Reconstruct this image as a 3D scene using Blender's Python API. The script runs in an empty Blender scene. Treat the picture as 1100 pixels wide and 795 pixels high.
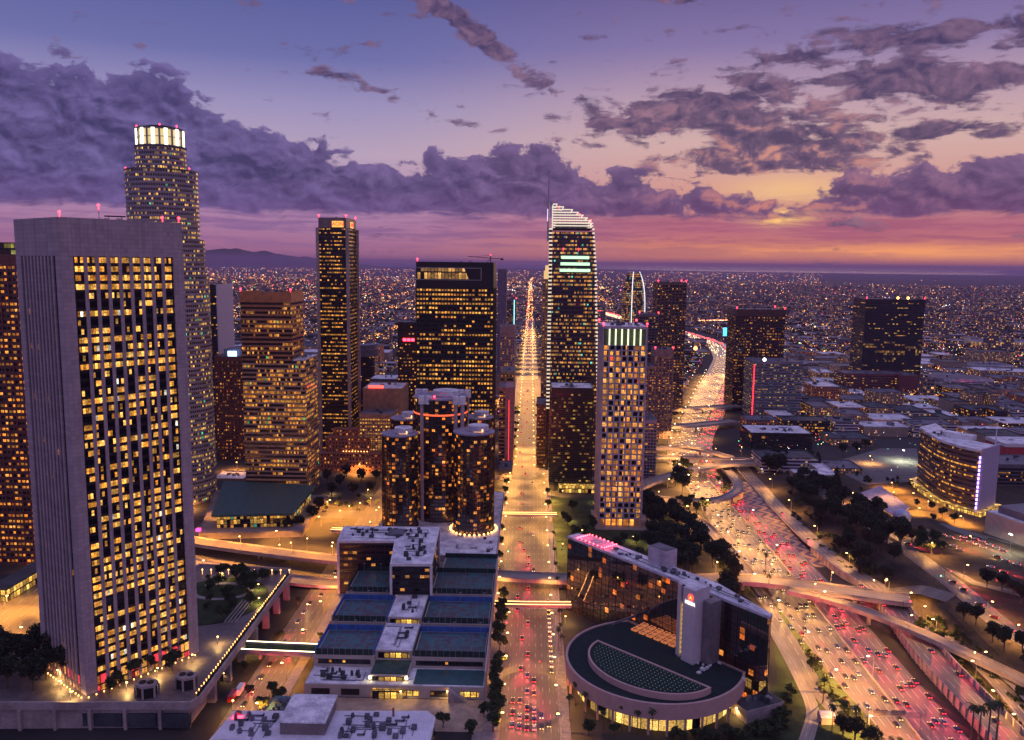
import bpy, math, random
from mathutils import Vector, Matrix
S = bpy.context.scene
C = S.collection
rnd = random.Random(7)
R = math.radians
PI = math.pi

# ------------------------------------------------------------------ camera
CAMH = 210.0
F, CX, CY = 880.0, 550.0, 397.5
cam_d = bpy.data.cameras.new('camera')
cam_d.sensor_width = 36.0
cam_d.lens = 36 * F / 1100
cam_d.clip_start = 1.0
cam_d.clip_end = 400000.0
cam = bpy.data.objects.new('camera', cam_d)
C.objects.link(cam)
cam.location = (0, 0, CAMH)
_f = Vector((-math.sin(R(1.24)) * math.cos(R(-7.41)), math.cos(R(1.24)) * math.cos(R(-7.41)), math.sin(R(-7.41))))
_r = _f.cross(Vector((0, 0, 1))).normalized()
_u = _r.cross(_f)
_c, _s = math.cos(R(-0.65)), math.sin(R(-0.65))
RT, UP, FW = _c * _r - _s * _u, _s * _r + _c * _u, _f
cam.rotation_euler = Matrix((RT, UP, -FW)).transposed().to_euler()
S.camera = cam
S.view_settings.view_transform = 'Standard'
S.view_settings.look = 'None'
S.view_settings.exposure = 0.0
S.view_settings.gamma = 1.0
S.render.engine = 'CYCLES'
S.cycles.use_denoising = True
S.cycles.max_bounces = 5
S.cycles.diffuse_bounces = 2
S.cycles.glossy_bounces = 3
S.cycles.transmission_bounces = 2
S.cycles.volume_bounces = 0
S.cycles.transparent_max_bounces = 4
S.cycles.sample_clamp_indirect = 3.0
S.cycles.sample_clamp_direct = 12.0
S.cycles.use_light_tree = True
S.cycles.caustics_reflective = False
S.cycles.caustics_refractive = False

def _ray(px, py):
    return RT * ((px - CX) / F) + UP * ((CY - py) / F) + FW
def G(px, py, z=0.0):
    """survey point: where the sight line meets the level z (metres)"""
    d = _ray(px, py); t = (z - CAMH) / d.z
    return (d.x * t, d.y * t)
def PV(px, py, Y):
    """survey point on the upright plane at distance Y: (x, z)"""
    d = _ray(px, py); t = Y / d.y
    return (d.x * t, CAMH + d.z * t)

# ------------------------------------------------------------------ node expressions
class NT:
    def __init__(s, tree): s.t = tree; s.n = tree.nodes; s.l = tree.links
    def node(s, ty, **kw):
        n = s.n.new(ty)
        for k, v in kw.items(): setattr(n, k, v)
        return n
    def set(s, sock, v):
        if isinstance(v, X): s.l.new(v.s, sock)
        elif isinstance(v, bpy.types.NodeSocket): s.l.new(v, sock)
        elif isinstance(v, (tuple, list)) and len(v) == 3 and sock.type == 'RGBA': sock.default_value = (*v, 1)
        else: sock.default_value = v
    def m(s, op, a, b=None, c=None, clamp=False):
        n = s.n.new('ShaderNodeMath'); n.operation = op; n.use_clamp = clamp
        s.set(n.inputs[0], a)
        if b is not None: s.set(n.inputs[1], b)
        if c is not None: s.set(n.inputs[2], c)
        return X(s, n.outputs[0])
    def ss(s, x, lo, hi, a=0.0, b=1.0):
        n = s.n.new('ShaderNodeMapRange'); n.interpolation_type = 'SMOOTHSTEP'
        s.set(n.inputs[0], x); s.set(n.inputs[1], lo); s.set(n.inputs[2], hi); s.set(n.inputs[3], a); s.set(n.inputs[4], b)
        return X(s, n.outputs[0])
    def mix(s, f, a, b, bt='MIX'):
        n = s.n.new('ShaderNodeMix'); n.data_type = 'RGBA'; n.blend_type = bt
        s.set(n.inputs[0], f); s.set(n.inputs[6], a); s.set(n.inputs[7], b)
        return X(s, n.outputs[2])
    def vec(s, x, y, z=0.0):
        n = s.n.new('ShaderNodeCombineXYZ')
        s.set(n.inputs[0], x); s.set(n.inputs[1], y); s.set(n.inputs[2], z)
        return X(s, n.outputs[0])
    def noise(s, v, scale=1.0, detail=2.0, rough=0.5, dist=0.0, dims='3D', col=False):
        n = s.n.new('ShaderNodeTexNoise'); n.noise_dimensions = dims
        s.set(n.inputs['Vector'], v); n.inputs['Scale'].default_value = scale; n.inputs['Detail'].default_value = detail
        n.inputs['Roughness'].default_value = rough; n.inputs['Distortion'].default_value = dist
        return X(s, n.outputs[1 if col else 0])
    def white(s, v):
        n = s.n.new('ShaderNodeTexWhiteNoise'); n.noise_dimensions = '3D'
        s.set(n.inputs['Vector'], v)
        return X(s, n.outputs['Value'])
class X:
    def __init__(s, nt, sock): s.nt = nt; s.s = sock
    def __add__(s, o): return s.nt.m('ADD', s, o)
    __radd__ = __add__
    def __sub__(s, o): return s.nt.m('SUBTRACT', s, o)
    def __rsub__(s, o): return s.nt.m('SUBTRACT', o, s)
    def __mul__(s, o): return s.nt.m('MULTIPLY', s, o)
    __rmul__ = __mul__
    def __truediv__(s, o): return s.nt.m('DIVIDE', s, o)
    def lt(s, o): return s.nt.m('LESS_THAN', s, o)
    def gt(s, o): return s.nt.m('GREATER_THAN', s, o)
    def floor(s): return s.nt.m('FLOOR', s)
    def fract(s): return s.nt.m('FRACT', s)
def srgb(r, g, b):
    f = lambda c: (c / 255 / 12.92) if c <= 10 else ((c / 255 + .055) / 1.055) ** 2.4
    return (f(r), f(g), f(b))

# ------------------------------------------------------------------ world: dusk sky with cloud banks
def make_world():
    w = bpy.data.worlds.new('World'); S.world = w; w.use_nodes = True
    nt = NT(w.node_tree); nt.n.clear()
    out = nt.node('ShaderNodeOutputWorld'); bg = nt.node('ShaderNodeBackground')
    nt.l.new(bg.outputs[0], out.inputs[0])
    tc = nt.node('ShaderNodeTexCoord'); sp = nt.node('ShaderNodeSeparateXYZ')
    nt.l.new(tc.outputs['Generated'], sp.inputs[0])
    x, y, z = X(nt, sp.outputs[0]), X(nt, sp.outputs[1]), X(nt, sp.outputs[2])
    az = nt.m('ARCTAN2', x, y) * (180 / PI)          # degrees, 0 = down the avenue, + to the right
    el = nt.m('ARCSINE', z) * (180 / PI)
    # clear sky: stops over elevation for the cool (left) and the warm (right) side
    def ramp(stops):
        n = nt.node('ShaderNodeValToRGB'); cr = n.color_ramp
        while len(cr.elements) > 1: cr.elements.remove(cr.elements[0])
        for i, (p, c) in enumerate(stops):
            e = cr.elements[0] if i == 0 else cr.elements.new(p / 90)
            e.position = max(0, p / 90); e.color = (*c, 1)
        nt.set(n.inputs[0], el / 90)
        return X(nt, n.outputs[0])
    cool = ramp([(0, srgb(178, 112, 140)), (1.2, srgb(176, 118, 152)), (4, srgb(178, 140, 178)), (7, srgb(188, 165, 190)),
                 (10, srgb(158, 148, 190)), (13, srgb(112, 114, 172)), (18, srgb(84, 90, 152)), (30, srgb(122, 122, 188)), (90, srgb(186, 182, 238))])
    warm = ramp([(0, srgb(214, 122, 112)), (1.0, srgb(226, 138, 108)), (2.5, srgb(186, 108, 128)), (5, srgb(216, 156, 146)), (8, srgb(214, 176, 172)),
                 (11, srgb(186, 156, 176)), (14, srgb(136, 120, 168)), (18, srgb(104, 92, 146)), (30, srgb(122, 116, 182)), (90, srgb(186, 182, 238))])
    fw = nt.ss(az, -14.0, 12.0)
    sky = nt.mix(fw, cool, warm)
    # the last glow of the sun, low on the right
    def blob(a, e, sa, se, rot=0.0):
        c, s_ = math.cos(R(rot)), math.sin(R(rot))
        da, de = az - a, el - e
        p = (da * c + de * s_) / sa
        q = (de * c - da * s_) / se
        return nt.m('EXPONENT', (p * p + q * q) * -1.0)
    glow = blob(17.2, 4.9, 4.4, 1.0)
    sky = nt.mix(glow * 0.75, sky, (1.0, 0.60, 0.26))
    glow2 = blob(16.6, 3.2, 1.6, .5)
    sky = nt.mix(glow2, sky, (1.4, 0.85, 0.2))
    glow3 = blob(26, 0.95, 12, .42)
    sky = nt.mix(glow3 * .8, sky, (1.25, 0.48, 0.14))
    # clouds
    P = nt.vec(az * 0.10, el * 0.16, 0.0)
    warp = nt.noise(P, 2.6, 3, .5); warp2 = nt.noise(P, 3.1, 3, .5, col=True)
    wv = nt.node('ShaderNodeVectorMath', operation='SCALE'); nt.set(wv.inputs[0], warp2); wv.inputs['Scale'].default_value = .32
    def cl(px, py, oa=0.0, oe=0.0, w=3.7):
        n_ = nt.node('ShaderNodeVectorMath', operation='ADD'); nt.set(n_.inputs[0], nt.vec(az * px + oa, el * py + oe, w)); nt.l.new(wv.outputs[0], n_.inputs[1]); return X(nt, n_.outputs[0])
    n1 = nt.noise(cl(.13, .19), 2.3, 10, .56)
    n1b = nt.noise(cl(.13, .19, .03, .065), 2.3, 7, .56)
    puff = nt.noise(cl(.13, .19, 5.0, 2.0), 6.5, 7, .55)
    n2 = nt.noise(cl(.10, .42, 0, 0, 9.1), 2.6, 8, .62)
    # the long bank: upper outline falls from left to centre, humps right of centre
    top = 13.3 - nt.ss(az, -33.0, -23.0, 2.2, 0.0) - nt.ss(az, -34.0, -8.0) * 6.9 + blob(-.5, 0, 2.6, 99) * 1.3 + blob(-4.0, 0, 2.0, 99) * .6 - nt.ss(az, 3.0, 9.0) * 1.1 + nt.ss(az, 19.0, 29.0) * 1.5 - blob(15.5, 0, 3.5, 99) * .9
    top = top + (n1 - .5) * 6.5 + (puff - .5) * 2.4
    bot = 3.2 + (n2 - .5) * 2.2
    bank = nt.ss(el, top - .26, top + .24, 1.0, 0.0) * nt.ss(el, bot - .25, bot + .3)
    # scattered clumps
    bias = (blob(20, 11.5, 12, 4.2) * .27 + blob(16, 7.2, 7, 1.3) * .26 + blob(2, 10, 5, 2.0) * .12 + blob(-5.2, 15.7, 6.2, .75, -32) * .95 + blob(1.0, 13.4, 1.4, .4, -40) * .30 + blob(12.6, 10.0, 3.0, 1.2, -14) * .52 + blob(9.8, 9.9, 1.6, .9) * .36 + blob(15.2, 7.9, 2.6, 1.4, -10) * .50
            + blob(7.2, 10.4, 1.1, 1.0) * .50 + blob(26, 11.0, 7.5, 1.0, 3) * .52 + blob(27, 13.6, 7, .8, -3) * .46 + blob(19.5, 11.6, 3.5, .35, 4) * .44
            + blob(24.5, 17.6, 5.0, 1.3, -6) * .46 + blob(17, 13.0, 2.6, .3, 6) * .36 + blob(17, 6.8, 9, .9) * .30 + blob(-11, 11.4, 4.5, .5, -16) * .42
            + blob(-15, 12.0, 2.2, .3) * .42 + blob(27, 8.2, 7.0, .7) * .42 + blob(4.5, 9.4, 3.5, .8) * .30)
    frag = nt.ss((n1 - .5) * 1.1 + .5 + bias * .86 + (n2 - .5) * 1.35 + (puff - .5) * .55, .68, .92)
    # low streaks under the bank
    low = nt.ss(nt.noise(cl(.05, .75, 0, 0, 1.0), 3.0, 8, .62), .40, .62) * blob(0, 2.4, 99, 1.6) * .95
    shade = nt.m('ADD', (n1 - n1b) * 4.2 + (puff - .5) * .9, .42, clamp=True)
    dark = nt.mix(nt.ss(az, -30.0, 20.0), srgb(62, 56, 102), srgb(74, 58, 98))
    litc = nt.mix(nt.ss(az, -30.0, 20.0), srgb(116, 102, 160), srgb(134, 102, 142))
    ccol = nt.mix(shade, dark, litc)
    ccol = nt.mix(nt.ss(el, 2.6, 6.0, .5, 0.0), ccol, nt.mix(fw, srgb(112, 82, 136), srgb(128, 80, 122)))
    ccol = nt.mix(blob(16, 4.0, 7, 2.2) * nt.ss(shade, .35, .9) * .8, ccol, srgb(222, 140, 120))
    ccol = nt.mix(nt.ss(el, top - 1.0, top, 0.0, .35) , ccol, litc)
    fcol = nt.mix(nt.m('ADD', (n1 - n1b) * 3.0 + (puff - .5) * .8, .25, clamp=True), srgb(70, 58, 96), srgb(158, 120, 148))
    fcol = nt.mix(blob(16, 6.5, 9, 3.2) * nt.ss(shade, .4, .95) * .7, fcol, srgb(236, 160, 130))
    # thin cloud lets the glow through its edges
    res = nt.mix(low, sky, nt.mix(fw, srgb(140, 102, 150), srgb(170, 96, 120)))
    res = nt.mix(frag * .93, res, fcol)
    res = nt.mix(bank * .97, res, ccol)
    # below the horizon: dull purple ground light
    res = nt.mix(nt.ss(el, -1.2, -.2, 1.0, 0.0), res, srgb(88, 62, 96))
    # physical sky adds the blue of the zenith; unseen sky behind the viewer is brightened as added fill
    ns = nt.node('ShaderNodeTexSky'); ns.sky_type = 'NISHITA'; ns.sun_disc = False
    ns.sun_elevation = R(1.0); ns.sun_rotation = R(17.0)
    boost = nt.mix(1.0, X(nt, ns.outputs[0]), (0.05, 0.05, 0.05), 'MULTIPLY')
    res = nt.mix(nt.ss(el, 22.0, 50.0), res, nt.mix(1.0, res, boost, 'ADD'))
    back = nt.ss(y, -.35, .25, 1.0, 0.0)
    res = nt.mix(back * nt.ss(el, -1.0, 4.0) * .75, res, srgb(150, 136, 186))
    nt.set(bg.inputs[0], res)
    bg.inputs[1].default_value = 1.0
    w.cycles.sampling_method = 'MANUAL'; w.cycles.sample_map_resolution = 512
make_world()
sun_d = bpy.data.lights.new('sun', 'SUN')
sun_d.energy = 0.35; sun_d.angle = R(25); sun_d.color = (1.0, .55, .38)
sun = bpy.data.objects.new('sun', sun_d); C.objects.link(sun)
sun.rotation_euler = (R(86), 0, R(180 - 17))      # the after-glow, low in the west

# ------------------------------------------------------------------ materials
def principled(name):
    m = bpy.data.materials.new(name); m.use_nodes = True
    nt = NT(m.node_tree); b = nt.n['Principled BSDF']
    return m, nt, b
MATS = {}
def plain(name, col, rough=.7, metal=0.0, var=.25, vscale=.25, bump=0.0):
    if name in MATS: return MATS[name]
    m, nt, b = principled(name)
    tc = nt.node('ShaderNodeTexCoord')
    o = tc.outputs['Object']
    n = nt.noise(o, vscale, 5, .6)
    n2 = nt.noise(o, vscale * 9, 2, .5)
    f = nt.m('ADD', n * .7, n2 * .3)
    nt.set(b.inputs['Base Color'], nt.mix(nt.ss(f, .35, .65), tuple(c * (1 - var) for c in col), tuple(min(1, c * (1 + var)) for c in col)))
    b.inputs['Roughness'].default_value = rough; b.inputs['Metallic'].default_value = metal
    MATS[name] = m; return m
def emis(name, col, st):
    if name in MATS: return MATS[name]
    m, nt, b = principled(name)
    b.inputs['Base Color'].default_value = (.1, .1, .1, 1)
    b.inputs['Emission Color'].default_value = (*col, 1); b.inputs['Emission Strength'].default_value = st
    m.cycles.emission_sampling = 'NONE'
    MATS[name] = m; return m
def winmat(name, cw=1.6, fh=3.9, frac=.5, mu=.08, v0=.12, v1=.95, ca=(1, .55, .17), cb=(1, .74, .36), st=1.5,
           frame=(.02, .018, .02), glass=(.012, .012, .016), metal=0.0, frough=.55, run=5, seed=0.0, fl=.5, rough=.10, odd=None):
    """lit and unlit office windows; u,v of the mesh are metres along the wall and metres up"""
    if name in MATS: return MATS[name]
    m, nt, b = principled(name)
    uv = nt.node('ShaderNodeUVMap'); sp = nt.node('ShaderNodeSeparateXYZ'); nt.l.new(uv.outputs[0], sp.inputs[0])
    u, v = X(nt, sp.outputs[0]) / cw, X(nt, sp.outputs[1]) / fh
    cu, cv = u.floor(), v.floor(); fu, fv = u.fract(), v.fract()
    r1 = nt.white(nt.vec(cu, cv, seed + .5))
    r2 = nt.white(nt.vec(.5, cv, seed + 7.5))
    r3 = nt.white(nt.vec((u / run).floor(), cv, seed + 3.5))
    r4 = nt.white(nt.vec(cu, cv, seed + 11.5))
    mixv = r1 * (1 - fl) + r3 * (fl * .55) + r2 * (fl * .45)
    lit = mixv.lt(.5 + (frac - .5) * (.62 + .3 * (1 - fl)))
    mask = fu.gt(mu) * fu.lt(1 - mu) * fv.gt(v0) * fv.lt(v1)
    r6 = nt.white(nt.vec(cu, cv, seed + 41.5)); fvn = (fv - v0) / (v1 - v0)
    blind = nt.ss(fvn - (1 - r6 * r6 * .75), -.03, .03, 1.0, .42)
    tubes = nt.ss(fvn, .62, .72) * nt.ss(nt.m('ABSOLUTE', (u * 2.0 + r6).fract() - .5), .18, .26, 1.0, 0.0) * .7 + .72
    det = nt.noise(nt.vec(X(nt, sp.outputs[0]), X(nt, sp.outputs[1]) * 1.3, seed), 1.7, 2, .7)
    br = nt.m('ADD', r4 * r4 * 1.1, .25) * nt.ss(det, .3, .72, .25, 1.35) * blind * tubes
    col = nt.mix(nt.m('POWER', nt.white(nt.vec(cu, cv, seed + 21.5)), 1.4), tuple(a * b for a, b in zip(ca, (1, .70, .36))), tuple(a * b for a, b in zip(cb, (1, .66, .34))))
    if odd:
        oc = nt.white(nt.vec(cu, cv, seed + 31.5)).lt(odd[0]); col = nt.mix(oc, col, odd[1])
    nt.set(b.inputs['Emission Color'], col)
    nt.set(b.inputs['Emission Strength'], lit * mask * br * (st * 1.5))
    nt.set(b.inputs['Base Color'], nt.mix(mask, frame, glass))
    nt.set(b.inputs['Roughness'], nt.ss(mask, 0.0, 1.0, frough, rough))
    if metal: nt.set(b.inputs['Metallic'], mask * metal)
    m.cycles.emission_sampling = 'NONE'
    MATS[name] = m; return m

# ------------------------------------------------------------------ mesh builder
def text_mesh(parent, txt, size, mat, loc, rot, ext=.1, off=.08):
    tx = bpy.data.curves.new('sign_text', 'FONT'); tx.body = txt; tx.size = size; tx.align_x = 'CENTER'; tx.align_y = 'CENTER'; tx.extrude = ext; tx.offset = off
    tmp = bpy.data.objects.new('tmp_text', tx); C.objects.link(tmp); bpy.context.view_layer.update()
    me = bpy.data.meshes.new_from_object(tmp); bpy.data.objects.remove(tmp); bpy.data.curves.remove(tx)
    me.materials.clear(); me.materials.append(mat)
    o = bpy.data.objects.new('sign_text', me); C.objects.link(o); o.parent = parent; o.location = loc; o.rotation_euler = rot
    return o
class MB:
    def __init__(s): s.v = []; s.f = []; s.uv = []; s.mi = []
    def face(s, pts, uvs=None, mi=0):
        i = len(s.v); s.v.extend(pts); s.f.append(tuple(range(i, i + len(pts))))
        s.uv.extend(uvs if uvs else [(p[0], p[1]) for p in pts]); s.mi.append(mi)
    def wall(s, a, b, z0, z1, u0=0.0, mi=0):
        L = math.hypot(b[0] - a[0], b[1] - a[1])
        s.face([(a[0], a[1], z0), (b[0], b[1], z0), (b[0], b[1], z1), (a[0], a[1], z1)], [(u0, z0), (u0 + L, z0), (u0 + L, z1), (u0, z1)], mi)
        return u0 + L
    def ring(s, poly, z0, z1, mi=0, u0=0.0):
        u = u0
        for i in range(len(poly)): u = s.wall(poly[i], poly[(i + 1) % len(poly)], z0, z1, u, mi)
    def cap(s, poly, z, mi=0, up=True):
        p = [(q[0], q[1], z) for q in poly]
        s.face(p if up else p[::-1], mi=mi)
    def prism(s, poly, z0, z1, mi=0, top=None, bottom=True):
        s.ring(poly, z0, z1, mi); s.cap(poly, z1, mi if top is None else top)
        if bottom: s.cap(poly, z0, mi, False)
    def box(s, x0, y0, z0, x1, y1, z1, mi=0, top=None):
        s.prism([(x0, y0), (x1, y0), (x1, y1), (x0, y1)], z0, z1, mi, top)
    def rbox(s, cx, cy, L, Wd, z0, z1, ang, mi=0, top=None):
        s.prism(rect(cx, cy, L, Wd, ang), z0, z1, mi, top)
    def tube(s, p, q, r0, r1=None, n=6, mi=0):
        r1 = r0 if r1 is None else r1
        p, q = Vector(p), Vector(q); d = (q - p).normalized()
        a = d.orthogonal().normalized(); b = d.cross(a)
        P = [p + (a * math.cos(t) + b * math.sin(t)) * r0 for t in [2 * PI * k / n for k in range(n)]]
        Q = [q + (a * math.cos(t) + b * math.sin(t)) * r1 for t in [2 * PI * k / n for k in range(n)]]
        for k in range(n):
            j = (k + 1) % n; s.face([tuple(P[k]), tuple(P[j]), tuple(Q[j]), tuple(Q[k])], mi=mi)
        s.face([tuple(v) for v in P[::-1]], mi=mi); s.face([tuple(v) for v in Q], mi=mi)
    def ball(s, c, r, n=6, mi=0, sz=1.0):
        for i in range(n):
            for j in range(n // 2 + 1):
                m_ = n // 2 + 1
                def pt(a, b):
                    th, ph = 2 * PI * a / n, PI * b / m_
                    return (c[0] + r * math.sin(ph) * math.cos(th), c[1] + r * math.sin(ph) * math.sin(th), c[2] + r * sz * math.cos(ph))
                q = [pt(i, j), pt(i, j + 1), pt(i + 1, j + 1), pt(i + 1, j)]
                if j == 0: q = [q[0], q[1], q[2]]
                elif j == m_ - 1: q = [q[0], q[1], q[3]]
                s.face(q, mi=mi)
    def build(s, name, mats, parent=None, root=None, smooth=False):
        ox, oy, oz = (root or ORG.get(parent.name if parent else '', None) or (0, 0, 0))
        me = bpy.data.meshes.new(name)
        me.from_pydata([(a - ox, b - oy, c - oz) for a, b, c in s.v], [], s.f)
        if not isinstance(mats, (list, tuple)): mats = [mats]
        for m in mats: me.materials.append(m)
        uvl = me.uv_layers.new(name='UVMap')
        flat = [c for p in s.uv for c in p]
        uvl.data.foreach_set('uv', flat)
        if len(mats) > 1: me.polygons.foreach_set('material_index', s.mi)
        if smooth: me.polygons.foreach_set('use_smooth', [True] * len(me.polygons))
        me.update()
        o = bpy.data.objects.new(name, me); C.objects.link(o)
        if parent:
            o.parent = parent; ORG[o.name] = (ox, oy, oz)
        return o
ORG = {}
def rect(cx, cy, L, Wd, ang):
    c, s_ = math.cos(ang), math.sin(ang)
    return [(cx + a * L / 2 * c - b * Wd / 2 * s_, cy + a * L / 2 * s_ + b * Wd / 2 * c) for a, b in ((-1, -1), (1, -1), (1, 1), (-1, 1))]
def offset(poly, d):
    """move every edge of a counter-clockwise outline outwards by d"""
    n = len(poly); out = []
    for i in range(n):
        p0, p1, p2 = Vector(poly[i - 1]), Vector(poly[i]), Vector(poly[(i + 1) % n])
        a, b = (p1 - p0).normalized(), (p2 - p1).normalized()
        na, nb = Vector((a.y, -a.x)), Vector((b.y, -b.x))
        k = 1 + na.dot(nb)
        q = p1 + (na + nb) * (d / max(k, .3))
        out.append((q.x, q.y))
    return out
def thing(name, label, cat, loc=(0, 0, 0), group=None, kind=None):
    o = bpy.data.objects.new(name, None); C.objects.link(o); o.location = loc
    o['label'] = label; o['category'] = cat
    if group: o['group'] = group
    if kind: o['kind'] = kind
    ORG[o.name] = tuple(loc)
    return o
def tag(o, label=None, cat=None, group=None, kind=None):
    if label: o['label'] = label
    if cat: o['category'] = cat
    if group: o['group'] = group
    if kind: o['kind'] = kind
    return o
def dup(root, loc, rz=0.0, label=None, group=None, rename=None):
    r = root.copy(); C.objects.link(r); r.location = loc; r.rotation_euler = (0, 0, rz)
    if label: r['label'] = label
    if group: r['group'] = group
    for ch in list(root.children):
        c = ch.copy(); C.objects.link(c); c.parent = r
        for g in ch.children:
            d = g.copy(); C.objects.link(d); d.parent = c
    return r

# common materials
concrete = plain('concrete', (.38, .32, .31), .8, vscale=.08)
concrete_d = plain('dark_concrete', (.22, .18, .18), .8, vscale=.1)
whitewall = plain('white_wall', (.80, .76, .76), .7, var=.12)
rooftop = plain('pale_roof', (.74, .74, .82), .6, var=.4, vscale=.12)
roofgrey = plain('grey_roof', (.13, .13, .16), .7, var=.4, vscale=.1)
roofdark = plain('dark_roof', (.05, .06, .07), .7, var=.4, vscale=.1)
blackmetal = plain('black_metal', (.02, .02, .024), .45, .3)
steel = plain('steel', (.4, .4, .42), .35, .6)
brick = plain('brick', (.30, .11, .07), .8, var=.3)
foliage = plain('foliage', (.040, .060, .018), .9, var=.55, vscale=.9)
foliage_d = plain('dark_foliage', (.024, .036, .014), .9, var=.5, vscale=.9)
bark = plain('bark', (.12, .09, .06), .9)
def panel_stone(name, col, pz=1.95, px=2.4):
    m, nt, b = principled(name); tc = nt.node('ShaderNodeTexCoord'); sp = nt.node('ShaderNodeSeparateXYZ'); nt.l.new(tc.outputs['Object'], sp.inputs[0])
    x, y, z = (X(nt, sp.outputs[k]) for k in range(3)); h = (x + y) / px
    cell = nt.white(nt.vec(h.floor(), (z / pz).floor(), 1.0)); streak = nt.noise(nt.vec(x * .8, y * .8, z * .02), 1.0, 5, .6); blot = nt.noise(tc.outputs['Object'], .12, 5, .6)
    f = cell * .16 + streak * .5 + blot * .42
    c = nt.mix(nt.ss(f, .3, .75), tuple(k * .74 for k in col), tuple(k * 1.12 for k in col))
    joint = nt.m('MAXIMUM', (z / pz).fract().lt(.07), h.fract().lt(.05))
    nt.set(b.inputs['Base Color'], nt.mix(joint * .55, c, tuple(k * .35 for k in col))); b.inputs['Roughness'].default_value = .65
    MATS[name] = m; return m
granite = panel_stone('pink_granite', (.50, .40, .42))
red_em = emis('red_beacon', (1, .02, .04), 14)
warm_em = emis('warm_lamp', (1, .45, .12), 6)
white_em = emis('white_lamp', (1, .85, .5), 5)
green_em = emis('green_lamp', (.1, 1, .45), 6)

# ================================================================== SETTING
def lerp(a, b, t): return a + (b - a) * t
def interp(tab, x):
    if x <= tab[0][0]: return tab[0][1]
    for (a, va), (b, vb) in zip(tab, tab[1:]):
        if x <= b: return lerp(va, vb, (x - a) / (b - a))
    return tab[-1][1]
def catmull(pts, n=8):
    out = []
    P = [pts[0]] + list(pts) + [pts[-1]]
    for i in range(1, len(P) - 2):
        for k in range(n):
            t = k / n
            out.append(tuple(.5 * ((2 * b) + (-a + c) * t + (2 * a - 5 * b + 4 * c - d) * t * t + (-a + 3 * b - 3 * c + d) * t ** 3)
                             for a, b, c, d in zip(P[i - 1], P[i], P[i + 1], P[i + 2])))
    out.append(tuple(pts[-1])); return out
def roadmat(name, col, lw=3.6, lanes=True, rough=.5, dash=(12, .3), paint=.55):
    if name in MATS: return MATS[name]
    m, nt, b = principled(name)
    tc = nt.node('ShaderNodeTexCoord'); o = tc.outputs['Object']
    uv = nt.node('ShaderNodeUVMap'); sp = nt.node('ShaderNodeSeparateXYZ'); nt.l.new(uv.outputs[0], sp.inputs[0])
    u, v = X(nt, sp.outputs[0]), X(nt, sp.outputs[1])
    n = nt.noise(o, .06, 6, .65); n2 = nt.noise(nt.vec(u * 1.2, v * .03), 1.0, 4, .6)
    c = nt.mix(nt.ss(n * .5 + n2 * .5, .35, .65), tuple(k * .7 for k in col), tuple(k * 1.3 for k in col))
    # slab joints of the concrete and wheel tracks, darkened further for a light-streaked look
    c = nt.mix(((v / 6.0).fract().lt(.02)) * .35, c, tuple(k * .4 for k in col))
    if lanes:
        fr = (u / lw).fract()
        line = (fr.lt(.035) + fr.gt(.965)) * (v / dash[0]).fract().lt(dash[1])
        c = nt.mix(nt.m('MINIMUM', line, 1.0) * .8, c, (paint, paint, paint * .92))
        wt = nt.m('ABSOLUTE', nt.m('ABSOLUTE', fr - .5) - .22)
        c = nt.mix(nt.ss(wt, .0, .1, .35, 0.0), c, tuple(k * .45 for k in col))
    nt.set(b.inputs['Base Color'], c); b.inputs['Roughness'].default_value = rough
    MATS[name] = m; return m
asphalt = roadmat('asphalt', (.10, .095, .09), 3.4, rough=.42)
fwy_conc = roadmat('freeway_concrete', (.15, .13, .12), 3.7, rough=.38, dash=(14, .62), paint=.8)  # lane dashes lengthened and whitened to imitate streaks of car light
deck_conc = roadmat('deck_concrete', (.26, .23, .20), 3.6)
sidewalk = plain('sidewalk', (.30, .27, .25), .8, vscale=.4)
dirt = plain('dry_ground', (.042, .030, .018), .95, var=.6, vscale=.05)
lawn = plain('lawn', (.022, .042, .010), .95, var=.5, vscale=.15)

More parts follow.
